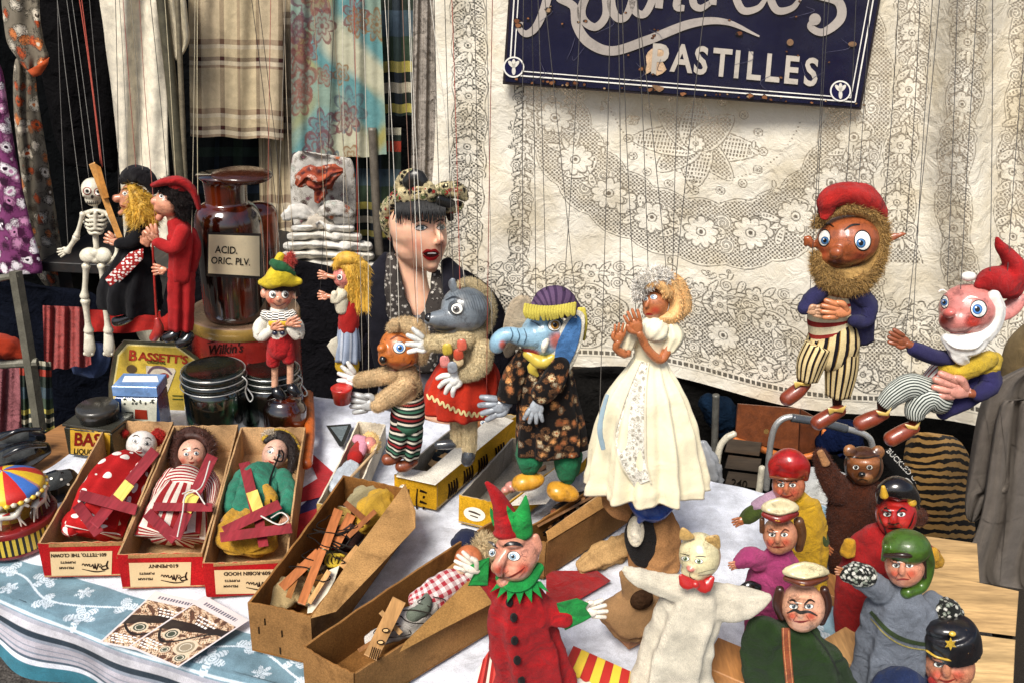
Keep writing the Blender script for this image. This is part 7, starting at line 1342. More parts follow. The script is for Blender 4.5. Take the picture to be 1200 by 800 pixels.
# jester
p, T = glove('jester_puppet', 'jester glove puppet with hooked nose, red gown, green ruff and red and green cap', 625, 812, 0)
m = M(p, '#cf8d74'); m.ell(606, 646, 27, 27, 26); m.ell(604, 660, 22, 20, 24, off=6); m.ell(592, 680, 11, 8, 13, off=10); m.loft([(593, 646, 5, 24), (587, 655, 6, 30), (583, 664, 7, 34), (586, 672, 4.4, 34)]); m.ell(612, 664, 10, 9, 10, off=20); m.ell(580, 664, 5, 7, 8, off=20); m.loft([(626, 628, 6, 4), (630, 640, 6, 4), (625, 652, 5, 6)], d=.5); m.ell(600, 633, 17, 8, 22, off=6)
hd = m.out('head', 'paint', T, blob=.0017, paint=[(614, 666, 7, 6, '#b9503c', .8), (586, 668, 7, 6, '#b9503c', .8)]); s_ = S(hd)
eye(T, s_, 602, 651, 7, 5.2, '#6d8494', 4, -1, .5, rot=8); eye(T, s_, 577, 647, 4, 4.6, '#6d8494', 3, -.6, .5, rot=12)
brow(T, s_, [(589, 640, 2), (598, 636, 5), (608, 637, 4), (613, 640, 1.2)]); brow(T, s_, [(572, 634, 1.4), (577, 636, 3.6), (583, 642, 1.6)])
M(s_, '#6e1f16').stroke([(584, 676, 1.2), (596, 676, 2), (608, 670, 2), (615, 664, .8)], None, 1).out('mouth', 'paint', T); m = M(s_, '#9a5b48')
for q in ([(610, 650, .6), (617, 652, 1)], [(608, 676, .7), (614, 670, 1), (616, 664, .6)], [(596, 668, .5), (592, 672, .9)]): m.stroke(q, None, .8)
m.out('wrinkle', 'paint', T)
m = M(p, '#a5171b'); m.loft([(596, 622, 16, 4), (592, 604, 14, 4), (586, 588, 10, 4), (577, 573, 6, 4), (570, 565, 3, 4)], folds=(3, .05, .05), wr=.03, d=.8); m.ell(594, 624, 17, 7, 20); m.out('cap', 'felt', T, blob=.0018)
m = M(p, '#1f8f3f'); m.loft([(612, 622, 13, 6), (612, 606, 11, 8), (615, 592, 6, 8), (616, 580, 1.6, 8)], d=.8); m.loft([(606, 616, 10, 10), (598, 602, 5, 12), (594, 592, 1.4, 12)], d=.6); m.loft([(582, 614, 5, 2), (577, 602, 3.4, 2), (574, 593, 1.2, 2)], d=.6); m.out('cap_half', 'felt', T, blob=.0016)
gb = body(T, p, '#9e1419', [([(607, 686, 18, 2), (609, 704, 33, 4), (612, 740, 38, 4), (622, 775, 40, 2), (628, 815, 46, 0)], (6, .04, .2), .55), ([(628, 708, 16, 4), (648, 718, 14, 6), (664, 720, 14, 8)],), ([(590, 700, 14, 0), (577, 684, 12, -2), (566, 672, 11, -2)],)])
m = M(p, '#1c8a3e')
for i in range(9):
    a = radians(200 + i * 20 + (i > 0) * 0); a = pi * i / 8; x = 609 + 34 * cos(pi - a); y = 684 + 14 * sin(a); x0 = 609 + 18 * cos(pi - a); y0 = 678 + 6 * sin(a); n_ = 9
    m.poly([(x0 - 8, y0, 6 + 14 * sin(a)), (x0 + 8, y0, 6 + 14 * sin(a)), (x + (x - 609) * .12, y + 9 * sin(a) + 1 - (i in (0, 8)) * 8, 12 + 22 * sin(a))], 4, 0, bev=.1)
m.loft([(586, 676, 6, 8), (600, 686, 8, 20), (618, 682, 8, 18), (632, 664, 6, 4)], folds=(5, .1, .1)); m.out('ruff', 'felt', T, smooth=False)
for pts, hx, hy, an, th_ in (([(652, 706, 4), (676, 700, 8), (690, 706, 10), (686, 712, 10), (694, 722, 8), (684, 728, 8), (662, 738, 4), (656, 722, 4)], 682, 716, 8, 1), ([(548, 686, 0), (555, 672, 4), (549, 662, 4), (562, 656, 4), (574, 652, 2), (572, 686, 0)], 560, 668, 150, -1)):
    m = M(p, '#1f8f3f'); m.poly(pts, 16, 2, bev=.06); m.out('cuff', 'felt', T, smooth=False); m = M(p, '#ddd0bf'); hand(m, hx, hy, an, 30, off=10, spread=9, w=.2, th=th_); m.out('hand', 'paint', T)
sg = S(gb); m = M(p, '#15100f')
for x, y in ((597, 705), (602, 723), (603, 750), (606, 773), (611, 797)): q = M(sg, '#15100f'); q.ell(x, y, 4.5, 5.5, 4, off=3, n=14); q.out('button', 'felt', T)
# cat
p, T = glove('cat_puppet', 'cream cat glove puppet with pink nose, red bow and outstretched arms', 790, 812, 0); CW = '#cfc6b2'
m = M(p, '#d0c49a'); m.ell(820, 650, 24.5, 27, 24); m.ell(814, 668, 16, 13, 18, off=6); m.ell(809, 666, 4.5, 3.6, 5, off=24, c='#c9776a'); hd = m.out('head', 'paint', T, blob=.0018, paint=[(805, 628, 8, 4, '#c99a5a', .8)]); s_ = S(hd)
m = M(p, '#bf9a5c')
for a in ([(797, 632), (798, 618), (806, 620), (814, 630)], [(826, 631), (836, 626), (843, 628), (843, 644)]): m.poly(a, 7, 6, 3, bev=.2)
m.out('ear', 'paint', T)
for x, y in ((803, 654), (819, 657)): eye(T, s_, x, y, 4.6, 2.6, '#5c7048', 2.4, rot=5)
m = M(s_, '#3a3228')
for q in ([(797, 648, .6), (803, 649, 1.2), (808, 651, .6)], [(815, 652, .6), (821, 651, 1.2), (827, 652, .6)], [(808, 671, .5), (809, 676, .9), (815, 679, .6)], [(809, 676, .9), (802, 677, .6)], [(818, 671, .4), (838, 666, .5)], [(818, 674, .4), (838, 672, .5)]): m.stroke(q, None, .9)
m.out('face_paint', 'paint', T)
body(T, p, CW, [([(816, 684, 20, 0), (812, 705, 34, 2), (800, 740, 37, 2), (790, 775, 40, 0), (786, 815, 46, 0)], (6, .03, .2), .6), ([(800, 690, 17, 2), (770, 683, 13, 4), (745, 674, 10, 4), (732, 666, 5, 4)],), ([(830, 702, 20, 4), (856, 706, 21, 6), (880, 704, 16, 6), (902, 699, 5, 6)],)], 'cloth')
m = M(p, '#a3201c'); m.loft([(798, 674, 3, 26), (804, 682, 8, 28), (815, 684, 4, 30)], wr=.06, d=.5); m.loft([(815, 684, 4, 30), (826, 686, 8, 26), (835, 676, 3, 22)], wr=.06, d=.5); m.ell(815, 684, 5, 5, 5, off=30); m.out('bow', 'satin', T)
# monkey
p, T = glove('monkey_puppet', 'brown monkey glove puppet with blue neckerchief below the cream gown', 766, 666, 0)
m = M(p, '#5f361d'); m.ell(772, 576, 27, 20, 22); m.ell(764, 582, 16, 10, 16, off=8, c='#8a5a34'); hd = m.out('head', 'paint', T, blob=.0022); m = M(S(hd), '#1b130f'); m.stroke([(752, 586, 1), (764, 590, 2), (778, 586, 1)], None, .8); m.out('mouth', 'paint', T)
body(T, p, '#a0744a', [([(768, 596, 16), (770, 620, 26), (768, 645, 30), (764, 662, 28)], (4, .04, .1), .7), ([(744, 600, 12, 2), (722, 590, 14, 4), (716, 566, 11, 4)],)], 'card')
m = M(p, '#17120f'); m.loft([(752, 604, 12, 20), (750, 626, 18, 22), (755, 650, 16, 20), (760, 660, 8, 18)], d=.35); m.out('bib', 'felt', T); m = M(p, '#b5ab9c'); m.ell(745, 622, 10, 18, 4, off=31, c='#c9bfa8'); m.ell(745, 622, 7, 14, 5, off=32, c='#d9d0bc'); m.out('bib_oval', 'felt', T)
m = M(p, '#1e3f86'); m.loft([(738, 584, 4, 20), (752, 598, 9, 24), (770, 600, 10, 24), (786, 590, 6, 14)], wr=.08, folds=(5, .1, .1)); m.loft([(754, 602, 7, 28), (748, 612, 2, 28)], wr=.1); m.out('neckerchief', 'satin', T)
# hooded sacking
p, T = Y(float(tp(740, 752)[1])), None
T = thing('hessian_puppet', 'brown hessian glove puppet collapsed on a wooden block beside the cat', 'glove puppet', p.P(740, 750)); body(T, p, '#8c6b48', [([(712, 716, 14, 6), (738, 722, 28, 8), (768, 712, 16, 6)], (5, .08, .12), .7), ([(742, 690, 10, 0), (738, 705, 20, 4), (732, 724, 30, 6)],), ([(728, 670, 4, 4), (744, 690, 16, 2)],)], 'cloth', name='sacking')
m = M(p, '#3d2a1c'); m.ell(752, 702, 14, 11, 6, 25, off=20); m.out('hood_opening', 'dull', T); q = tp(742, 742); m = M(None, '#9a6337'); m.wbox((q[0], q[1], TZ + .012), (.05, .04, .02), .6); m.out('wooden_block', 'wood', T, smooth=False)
# helper for the row of painted character heads
def head(T, p, x, y, rx, ry, c, nose=1, turn=-1, blush='#b5533d', chin=1, vox=.0017, iris='#3a3a34', bw='#20140f', lips='#7c1f18', ex=0):
    k = rx / 20; m = M(p, c); m.ell(x, y, rx, ry, rx); m.ell(x + turn * 2, y + ry * .5, rx * .72, ry * .55, rx * .75, off=5 * k); m.loft([(x + turn * 2, y - 2, 2.4 * k, rx * .95), (x + turn * 3.4, y + 6 * k, 3.6 * k * nose, rx * 1.05), (x + turn * 2.6, y + 9 * k, 3 * k * nose, rx * .98)])
    m.ell(x - 8 * k + turn * 2, y + 8 * k, 5 * k, 5 * k, 6 * k, off=rx * .62); m.ell(x + 8 * k + turn * 2, y + 8 * k, 5 * k, 5 * k, 6 * k, off=rx * .62); m.ell(x + turn * 2, y - 5 * k, 13 * k, 3 * k, 8 * k, off=rx * .6); m.ell(x + turn * 2.4, y + ry * .86, 5 * k, 4 * k * chin, 6 * k, off=rx * .5)
    hd = m.out('head', 'paint', T, blob=vox, paint=[(x - 9 * k + turn * 2, y + 9 * k, 5 * k, 4 * k, blush, .8), (x + 9 * k + turn * 2, y + 9 * k, 5 * k, 4 * k, blush, .8)]); s_ = S(hd)
    for sx in (-1, 1):
        eye(T, s_, x + turn * 2 + sx * 7.2 * k, y - 0 * k, 4 * k, 2.2 * k, iris, 1.9 * k, rot=-4 * sx); brow(T, s_, [(x + turn * 2 + sx * 2.8 * k, y - 3 * k + 1.5, 1.2 * k), (x + turn * 2 + sx * 8 * k, y - 6.4 * k, 2.2 * k), (x + turn * 2 + sx * 13 * k, y - 4 * k, .8)], bw)
    m = M(s_, lips); m.stroke([(x + turn * 2 - 7 * k, y + 14.5 * k - ex, .8), (x + turn * 2.4, y + 14.5 * k, 2 * k), (x + turn * 2 + 7 * k, y + 14 * k - ex, .8)], None, 1); m.out('mouth', 'paint', T)
    m = M(s_, '#7c3f2a'); m.stroke([(x + turn * 2 - 4.5 * k, y + 8 * k, .5), (x + turn * 2 - 8 * k, y + 14 * k, .9)], None, .8); m.stroke([(x + turn * 2 + 4.5 * k, y + 8 * k, .5), (x + turn * 2 + 8.5 * k, y + 14 * k, .9)], None, .8); m.out('wrinkle', 'paint', T)
    return s_
def cap(T, p, x, y, w_, c, band, stripe, h=11, flop=0):
    """soft peaked cap sitting on a headband"""
    m = M(p, band); m.loft([(x - w_ * .86, y + 1, 4, 8), (x, y + 7, 5, w_ * .82), (x + w_ * .86, y, 4, 6)], d=1.2, seg=18); m.ell(x, y - 1, w_ * .88, 5, w_ * .85); m.out('cap_band', 'paint', T, blob=.0018)
    m = M(p, c); m.poly([(x - w_ * 1.0, y - 4, 2), (x - w_ * .88, y - h - 2, 0), (x - w_ * .05, y - h * 1.9, 0), (x + w_ * .8, y - h - 3, 0), (x + w_ * 1.05, y - 4, 2), (x + w_ * .4, y + 1, 10), (x, y + 3, 14), (x - w_ * .5, y + 1, 10)], w_ * 1.1, 2, 2, bev=.25); m.out('cap_top', 'paint', T, blob=.0018)
    m = M(p, stripe); m.loft([(x - w_ * .9, y + 2, 1.1, 10), (x, y + 8.5, 1.2, w_ * .82 + 5), (x + w_ * .9, y + 1, 1.1, 8)], seg=8); m.out('cap_piping', 'paint', T)
# red-capped, yellow shirt
p, T = glove('yellow_shirt_puppet', 'glove puppet with a shiny red skullcap, yellow shirt and green cuffs', 938, 692, 0)
head(T, p, 924, 568, 19, 20, '#b56a48', ex=2)
m = M(p, '#9c1a18'); m.loft([(904, 558, 3, 6), (910, 545, 11, 2), (924, 541, 17, 2), (938, 546, 12, 2), (944, 560, 4, 4)], d=1.2); m.ell(924, 549, 20, 14, 20); m.out('skullcap', 'paint', T, blob=.0018); m = M(p, '#6d3b1f'); m.loft([(903, 558, 1.8, 9), (924, 561, 2, 22), (944, 558, 1.8, 6)], seg=8); m.out('cap_edge', 'paint', T)
body(T, p, '#bf9520', [([(930, 582, 14), (938, 600, 20, 2), (944, 630, 24, 2), (942, 665, 24), (940, 690, 24)], (5, .04, .14), .6), ([(948, 592, 13, 4), (956, 612, 12, 6), (960, 622, 10, 6)],)]); body(T, p, '#a5879a', [([(912, 582, 10, 2), (897, 588, 9, 4), (886, 594, 8, 4)],)], name='sleeve')
for a, h_ in (([(889, 596, 9, 6), (876, 605, 9, 6), (870, 608, 6, 6)], (872, 607, 205)), ([(948, 615, 12, 8), (958, 628, 11, 8), (966, 638, 7, 8)], (964, 638, -45))): body(T, p, '#3d4a1c', [(a,)], name='cuff'); hand(M(p, '#a8643c'), h_[0], h_[1], h_[2], 15, off=8, spread=7, w=.2).out('hand', 'paint', T)
# brown bear
p, T = glove('bear_puppet', 'dark brown bear glove puppet waving one arm beside the chrome trolley', 995, 672, 0)
m = M(p, '#5a3319'); m.ell(1012, 545, 22, 23, 21); m.ell(1011, 556, 11, 9, 16, off=10, c='#8f5e35'); m.ell(996, 528, 8, 8, 5, off=2); m.ell(1029, 529, 8, 8, 5, off=2); m.ell(1012, 540, 19, 10, 20, off=3, c='#8a5530'); hd = m.out('head', 'paint', T, blob=.0018, paint=[(1012, 530, 20, 6, '#3b2010', .5)]); s_ = S(hd)
for x in (1003, 1019): eye(T, s_, x, 547, 3.6, 2.6, '#1f160f', 2.2)
m = M(p, '#12100f'); m.ell(1010, 555, 4, 3, 4, off=26); m.out('nose', 'rubber', T); m = M(s_, '#1b120c'); m.stroke([(993, 534, 1), (1012, 536, 2), (1031, 533, 1)], None, .8); m.stroke([(1004, 563, .8), (1010, 561, 1.4), (1017, 563, .8)], None, .9); m.stroke([(992, 536, 1), (992, 552, 2), (1002, 566, 1.4)], None, .8); m.stroke([(1032, 536, 1), (1031, 552, 2), (1022, 566, 1.4)], None, .8); m.out('face_paint', 'paint', T)
body(T, p, '#46200f', [([(1010, 564, 18), (1003, 584, 27), (1000, 612, 29), (996, 640, 25), (990, 668, 18)], (4, .04, .08), .6), ([(988, 580, 16, 2), (972, 558, 13, 2), (960, 530, 8, 2)],)], 'fur', fz=(12000, .0035)); body(T, p, '#46200f', [([(1030, 585, 14), (1060, 600, 12), (1080, 606, 10)],)], 'fur', name='arm', fz=(2500, .0035))
m = M(p, '#a5764d'); m.loft([(968, 543, 5, 10), (961, 529, 4, 8)], d=.6); m.out('paw', 'felt', T)
# pink officer
p, T = glove('pink_puppet', 'glove puppet with a cream officer\'s cap and bright pink gown', 890, 765, 0)
head(T, p, 914, 626, 20, 22, '#c08262', bw='#5a2f1c'); cap(T, p, 914, 601, 22, '#cdbf98', '#7a1e18', '#c9a23c', 10)
m = M(p, '#5a3a22'); m.loft([(936, 610, 6, -4), (939, 625, 6, -6), (936, 642, 5, -6)]); m.loft([(893, 608, 3, 0), (893, 622, 3, 0)]); m.out('hair', 'paint', T)
body(T, p, '#9c3a68', [([(914, 646, 15), (912, 664, 27), (906, 690, 32), (900, 720, 28), (890, 765, 16)], (5, .04, .14), .55), ([(892, 658, 13, 3), (878, 652, 12, 5), (864, 660, 7, 5)],)]); hand(M(p, '#b87a5a'), 867, 659, 200, 14, off=6, spread=7, w=.2).out('hand', 'paint', T)
m = M(p, '#15110f'); m.loft([(888, 690, 7, 24), (878, 686, 6, 26), (866, 692, 4, 26)], d=.5); m.out('pistol', 'rubber', T); m = M(p, '#7a3a20'); m.loft([(880, 762, 6, 0), (874, 790, 6, 0), (872, 815, 6, 0)]); m.out('leg', 'wood', T)
# devil
p, T = glove('devil_puppet', 'red-faced devil glove puppet with small yellow horns and a red gown', 1002, 742, 0)
s_ = head(T, p, 1050, 602, 23, 25, '#a01c17', nose=1.2, blush='#b5322a', bw='#0c0a0a', lips='#140c0a', iris='#16110f')
m = M(s_, '#110c0c')
for q in ([(1036, 618, 1), (1040, 628, 3), (1046, 632, 1)], [(1060, 618, 1), (1056, 628, 3), (1050, 632, 1)], [(1040, 612, .7), (1047, 614, 1.8), (1054, 612, .7)], [(1029, 600, .6), (1033, 612, 2), (1038, 620, .6)], [(1072, 600, .6), (1068, 612, 2), (1063, 620, .6)]): m.stroke(q, None, 1.1)
m.out('face_paint', 'paint', T)
m = M(p, '#171313'); m.loft([(1030, 588, 3, 6), (1036, 576, 10, 2), (1052, 572, 15, 0), (1068, 580, 9, -2), (1074, 594, 4, -4)], d=1.1); m.out('hair', 'rubber', T); m = M(p, '#c79a2c'); m.loft([(1036, 580, 5, 12), (1035, 570, 2.4, 12)]); m.loft([(1068, 588, 6, 6), (1070, 580, 2.4, 6)]); m.out('horn', 'paint', T)
body(T, p, '#981a1b', [([(1046, 622, 18), (1030, 642, 30), (1014, 670, 28), (1004, 700, 24), (1000, 740, 20)], (4, .04, .12), .6), ([(1066, 640, 14, 0), (1084, 648, 12, 0), (1094, 654, 11, 0)],)])
for a in ([(996, 634, 7, 8), (993, 648, 9, 8)], [(1090, 648, 10, 4), (1100, 660, 8, 4)]): body(T, p, '#bf8d22', [(a,)], name='cuff')
# green helmet, grey gown
p, T = glove('green_helmet_puppet', 'glove puppet in a shiny green helmet and grey felt gown with green belt', 1046, 818, 0)
head(T, p, 1060, 662, 22, 24, '#c48468', turn=-1, ex=-1)
m = M(p, '#3d5a1a'); m.ell(1062, 640, 27, 21, 27, off=-2); m.loft([(1082, 640, 9, 0), (1087, 662, 8, -4), (1080, 686, 7, 0), (1062, 694, 7, 12)], d=1.2); m.loft([(1038, 640, 4, 10), (1035, 655, 3, 4)]); m.out('helmet', 'paint', T, blob=.0018); m = M(p, '#2a170e'); m.loft([(1037, 650, 2.4, 14), (1060, 650, 3, 28), (1081, 654, 2.4, 14), (1084, 676, 2, 10)], seg=8); m.out('helmet_edge', 'paint', T)
gb = body(T, p, '#6c727c', [([(1060, 690, 18), (1056, 708, 36, 2), (1052, 742, 40, 2), (1048, 775, 42), (1046, 820, 48)], (6, .04, .18), .55), ([(1036, 694, 16, 4), (1016, 680, 14, 8), (1004, 676, 12, 8)],), ([(1088, 706, 16, 0), (1104, 716, 14, 2)],)])
m = M(S(gb), '#2c3a1c'); m.stroke([(1020, 716, 4), (1040, 738, 5), (1062, 750, 5), (1092, 756, 4)], None, 2); m.stroke([(1020, 724, 1), (1040, 745, 1.4), (1062, 757, 1.4), (1092, 762, 1)], None, 2, '#a89a4c'); m.out('belt', 'felt', T)
cm('houndstooth', floral(250, '#1b1c19', ['#c9c7ba', '#8d9484', '#d7d4c8'], .75, .5)); 
for a in ([(1016, 674, 13, 10), (1002, 672, 14, 10), (992, 672, 10, 10)], [(1100, 712, 13, 4), (1112, 714, 14, 4), (1122, 718, 8, 4)]): m = M(p); m.loft(a, wr=.05); m.out('cuff', 'houndstooth', T)
hand(M(p, '#a8704c'), 992, 670, 170, 14, off=10, spread=8, w=.2).out('hand', 'paint', T)
# soldier in green
p, T = glove('soldier_puppet', 'moustached soldier glove puppet in a dark green gown with cream cap and red stripe', 936, 822, 0)
s_ = head(T, p, 941, 710, 25, 28, '#cf9a7c', iris='#3c4a54', bw='#241812', ex=1)
m = M(s_, '#2c2622'); m.stroke([(922, 718, 1), (931, 714, 3), (938, 717, 4), (948, 716, 3), (958, 721, 1)], None, 1.4); m.out('moustache', 'paint', T)
cap(T, p, 944, 676, 27, '#cdbf96', '#5a2a16', '#b5872c', 10); m = M(p, '#3a1c12'); m.loft([(914, 690, 5, -4), (911, 706, 6, -4), (916, 722, 5, -2)]); m.loft([(966, 690, 5, -4), (969, 708, 6, -4), (962, 728, 5, -2)]); m.out('hair', 'paint', T)
gb = body(T, p, '#1f3313', [([(941, 736, 20), (936, 750, 44, 2), (934, 778, 54, 2), (938, 820, 62)], (6, .04, .15), .5), ([(900, 738, 24, 2), (894, 760, 24, 2), (898, 790, 26, 0)],)])
m = M(S(gb), '#8f4a2c'); m.stroke([(921, 735, 10), (922, 760, 10), (926, 805, 10)], None, 1.4); m.col('#c98a5a')
for o_ in (-3.2, 3.2): m.stroke([(921 + o_, 735, .9), (922 + o_, 760, .9), (926 + o_, 805, .9)], None, 2)
m.out('front_stripe', 'felt', T); m = M(S(gb), '#0f160c'); m.stroke([(950, 738, 1.4), (968, 760, 2), (984, 790, 1.4)], None, 1.6); m.out('seam', 'felt', T)
# policeman
p, T = glove('policeman_puppet', 'glove puppet in a black peaked cap with gold star badge and blue gown', 1085, 842, 0)
head(T, p, 1112, 778, 28, 30, '#b97a5c', turn=-1, iris='#2f3a30', ex=3)
m = M(p, '#111013'); m.loft([(1117, 760, 31), (1115, 748, 31.5), (1113, 740, 30), (1112, 736, 28)], d=.95, seg=40, n=12, cap='flat'); m.ell(1112, 737, 28, 13, 22, off=-2); m.out('cap', 'paint', T, blob=.0019)
m = M(p, '#b9962f'); m.loft([(1086, 762, 1.4, 16), (1100, 770, 1.4, 30), (1124, 773, 1.4, 31), (1147, 763, 1.4, 12)], seg=8); m.out('gold_band', 'paint', T); m = M(p, '#c9a53a'); m.poly([(1114 + (8 if i % 2 else 4) * cos(i * pi / 6), 754 + (8 if i % 2 else 4) * sin(i * pi / 6)) for i in range(12)], 3, 34, bev=.1); m.ell(1116, 742, 4, 3, 3, off=31); m.out('badge', 'paint', T, smooth=False)
body(T, p, '#1a2748', [([(1110, 802, 20), (1090, 812, 44), (1080, 840, 60)], (5, .03, .1), .6), ([(1070, 796, 18, 2), (1044, 800, 16, 2), (1030, 815, 14, 2)],)]); m = M(p, '#8f2220'); m.loft([(1092, 796, 5, 16), (1104, 806, 6, 22), (1120, 806, 5, 20)]); m.out('scarf', 'felt', T)
# ================================================================== the stallholder
p = Y(1.98); T = thing('person', 'woman in a patterned headscarf and dark coat with red lips looking right, behind the marionettes', 'person', p.P(495, 620)); WS = '#e6b395'
m = M(p, WS); m.ell(489, 262, 34, 36, 36); m.loft([(488, 250, 28, 4, 1), (495, 270, 28, 8, 1), (500, 290, 24, 10, 1), (504, 307, 14, 12, 1), (506, 313, 8, 12, 1)], n=20, seg=26, d=.95)
m.loft([(511, 264, 3.2, 30), (514, 274, 3.8, 35), (517, 281, 4.6, 38), (514, 285, 3.6, 34)]); m.ell(486, 286, 12, 11, 11, off=20); m.ell(518, 284, 6, 9, 8, off=16); m.ell(506, 311, 8, 6, 9, off=18); m.ell(505, 294, 10, 3, 7, off=25); m.ell(505, 302, 8.5, 3.4, 7, off=24); m.ell(496, 259, 15, 3.4, 8, off=26); m.ell(517, 259, 7, 3, 6, off=24)
m.loft([(463, 268, 4, -2), (461, 277, 4.5, -2), (464, 286, 3, -2)]); m.loft([(481, 292, 19, -8), (482, 316, 18, -8), (485, 340, 19, -6), (487, 362, 26, -6), (488, 400, 30, -12)], d=.85)
m.ell(485, 282, 25, 28, 26, off=1); m.ell(489, 300, 17, 14, 20, off=3); m.loft([(500, 620, 40, -30), (500, 480, 46, -24), (490, 420, 48, -20), (486, 372, 40, -16)], d=.5)
body_ = m.out('body', 'skin', T, blob=.0034, paint=[(488, 288, 9, 8, '#cf8d74', .9), (517, 288, 5, 6, '#cf8d74', .9)], it=14); s_ = S(body_)
for x, y, rx, ir in ((493.5, 267.5, 7, 3.1), (517, 267, 5, 2.8)):
    m = M(s_, '#5a3c30'); m.patch([(x - rx, y + .6), (x - rx * .4, y - 3.4), (x + rx * .5, y - 3.2), (x + rx, y), (x + rx * .3, y + 2.8), (x - rx * .5, y + 2.9)], .5); m.col('#e6ddd6'); m.patch([(x - rx * .85, y + .4), (x - rx * .35, y - 2.3), (x + rx * .45, y - 2.2), (x + rx * .85, y), (x + rx * .3, y + 2.0), (x - rx * .5, y + 2)], .9)
    m.disc(x + 1.4, y - .3, ir * .8, ir * .76, 1.2, '#54666a'); m.disc(x + 1.4, y - .3, ir * .36, ir * .36, 1.5, '#0f0d0c'); m.col('#1b1210'); m.stroke([(x - rx * 1.15, y + .4, .8), (x - rx * .4, y - 3, 1.5), (x + rx * .5, y - 3, 1.5), (x + rx * 1.15, y - .6, .8)], None, 1.6); m.col('#a8826f'); m.stroke([(x - rx, y - 3.2, .5), (x, y - 5.4, .9), (x + rx, y - 3.6, .5)], None, .8); m.out('eye', 'paint', T)
    M(s_, '#3a231a').stroke([(x - rx * 1.2, y - 6.5, .9), (x - rx * .2, y - 9.2, 1.7), (x + rx * 1.2, y - 7, .8)], None, .9).out('eyebrow', 'felt', T)
m = M(s_, '#3c0f10'); m.patch([(496, 297), (503, 294.5), (512, 295), (514, 298), (510, 301), (502, 301.5)], .6); m.col('#a3181d'); m.stroke([(494.5, 297.5, 1.2), (500, 293.6, 3), (505.5, 294, 2.4), (510, 293.2, 3), (515, 297.4, 1)], None, 1.2); m.stroke([(495.5, 299, 1.2), (502, 303.4, 3.6), (509, 303.2, 3.6), (514.5, 299, 1.2)], None, 1.2); m.col('#e8e0da'); m.stroke([(501, 297.2, 1), (506, 296.8, 1.6), (511, 297, 1)], None, 1.3); m.out('mouth', 'paint', T)
M(s_, '#8a5644').stroke([(511, 286, .8), (515, 287, 1.4), (519, 285, .7)], None, .9).out('nostril', 'skin', T)
m = M(p, '#060404')
for i in range(40): x = 464 + i * 1.5; s9 = sin(i * .07); jt = rnd.uniform(-2.2, 2.2); m.loft([(x, 236, 1.3, 22 + 12 * s9), (x - 1, 247, 1.1, 30 + 12 * s9), (x - 2 + jt * 1.1, 259 + 2.5 * sin(i * .5) + jt, .5, 33 + 12 * s9)], seg=6, n=8)
m.loft([(464, 240, 7, 10), (461, 262, 5, 6), (461, 280, 3, 4), (463, 296, 1.4, 4)]); m.ell(489, 243, 33, 19, 30, off=-9); m.loft([(524, 240, 6, 16), (528, 256, 4, 8)]); m.out('hair', 'hair', T)
m = M(p); m.loft([(459, 280, 4, -6), (454, 262, 8, -2), (457, 244, 10, 6), (471, 231, 10, 20), (492, 228, 9, 28), (508, 226, 7, 30)], folds=(4, .1, .12), wr=.05, d=.9); m.ell(488, 246, 36, 24, 36, off=-14); m.loft([(460, 252, 6, 2), (474, 230, 7, 22), (496, 220, 6, 28), (508, 222, 5, 30)], folds=(4, .1, .1)); m.out('headscarf', 'turban_p', T)
m = M(p); m.loft([(506, 226, 4, 34), (520, 222, 8, 30), (536, 224, 9, 24), (546, 233, 4, 20)], folds=(5, .12, .2), wr=.1, d=.6); m.loft([(506, 228, 4, 34), (516, 236, 6, 28), (530, 243, 7, 20), (541, 240, 4, 18)], folds=(4, .12, .2), wr=.1, d=.6); m.loft([(500, 218, 6, 30), (486, 208, 9, 22), (474, 212, 9, 16), (466, 224, 6, 12)], folds=(4, .12, .1), d=.6, wr=.08); m.loft([(502, 218, 6, 34), (505, 226, 7, 36), (505, 233, 5, 32)]); m.out('scarf_bow', 'turban_p', T)
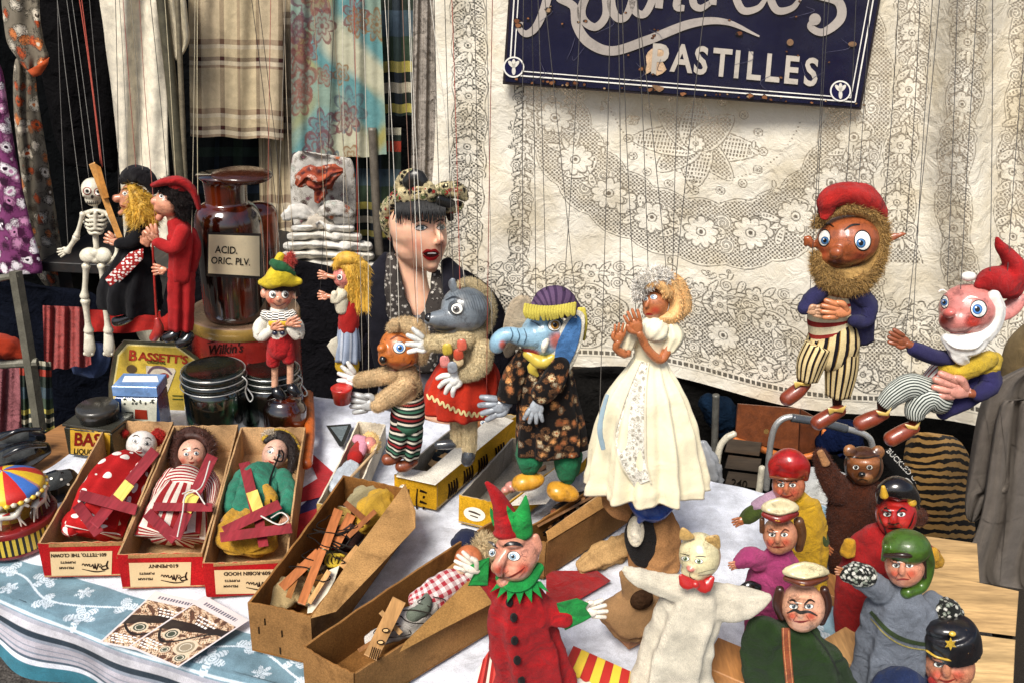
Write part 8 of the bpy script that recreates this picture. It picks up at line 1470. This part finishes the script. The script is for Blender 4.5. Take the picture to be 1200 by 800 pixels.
m = M(p, '#15130f'); m.loft([(478, 216, 8, 28), (488, 208, 10, 28), (496, 214, 7, 30)], d=.6); m.loft([(514, 234, 5, 36), (526, 238, 6, 30), (532, 238, 3, 26)], d=.5); m.out('scarf_lining', 'satin', T)
K['crochet'] = mk('crochet', .95, pat=floral(95, '#3a3532', ['#b5aea4', '#8f887e', '#c9c2b8'], .85, .36, '#211d1b'), bump=1, bs=300)
CO = '#0e0d12'
m = M(p, CO); m.loft([(452, 318, 10, -14), (434, 334, 24, -10), (418, 372, 34, -6), (410, 420, 38, 0), (404, 480, 40, 0), (400, 600, 42, 0)], seg=30, d=.8, wr=.02)
m.loft([(540, 330, 16, -12), (560, 356, 24, -8), (572, 390, 26, -4), (582, 440, 28, 0), (588, 500, 30, 0), (590, 600, 34, 0)], seg=30, d=.8, wr=.02)
m.loft([(490, 360, 60, -60), (494, 420, 78, -56), (498, 520, 84, -50), (500, 620, 88, -50)], seg=40, d=.45); m.out('coat', 'dull', T, blob=.005)
m = M(p, '#1d1c24'); m.loft([(455, 300, 7, 0), (445, 322, 13, 10), (444, 350, 16, 22), (452, 400, 18, 28), (458, 450, 14, 26)], d=.4, seg=18); m.loft([(523, 306, 7, 0), (532, 330, 16, 10), (534, 370, 18, 20), (526, 420, 18, 28), (522, 470, 12, 26)], d=.4, seg=18); m.out('lapel', 'cloth', T)
m = M(p); m.loft([(458, 298, 5, 4), (460, 322, 9, 18), (464, 350, 12, 26), (473, 385, 15, 32), (478, 430, 16, 34)], d=.35, wr=.1); m.loft([(511, 318, 5, 6), (512, 342, 9, 18), (508, 365, 11, 26), (500, 392, 14, 32), (496, 430, 16, 34)], d=.35, wr=.1); m.out('crochet_scarf', 'crochet', T)
m = M(p, '#77747a'); m.loft([(487, 372, 18, 10), (486, 395, 30, 14), (488, 470, 44, 10)], seg=36, d=.45, folds=(8, .03, .05)); m.out('blouse', 'kilim' if False else 'cloth', T)
m = M(p, WS); m.loft([(560, 500, 12, 40), (530, 492, 10, 60), (520, 490, 9, 66)]); hand(m, 522, 489, 175, 26, off=68, spread=8, w=.2, curl=14); m.out('hand', 'skin', T, blob=.003)
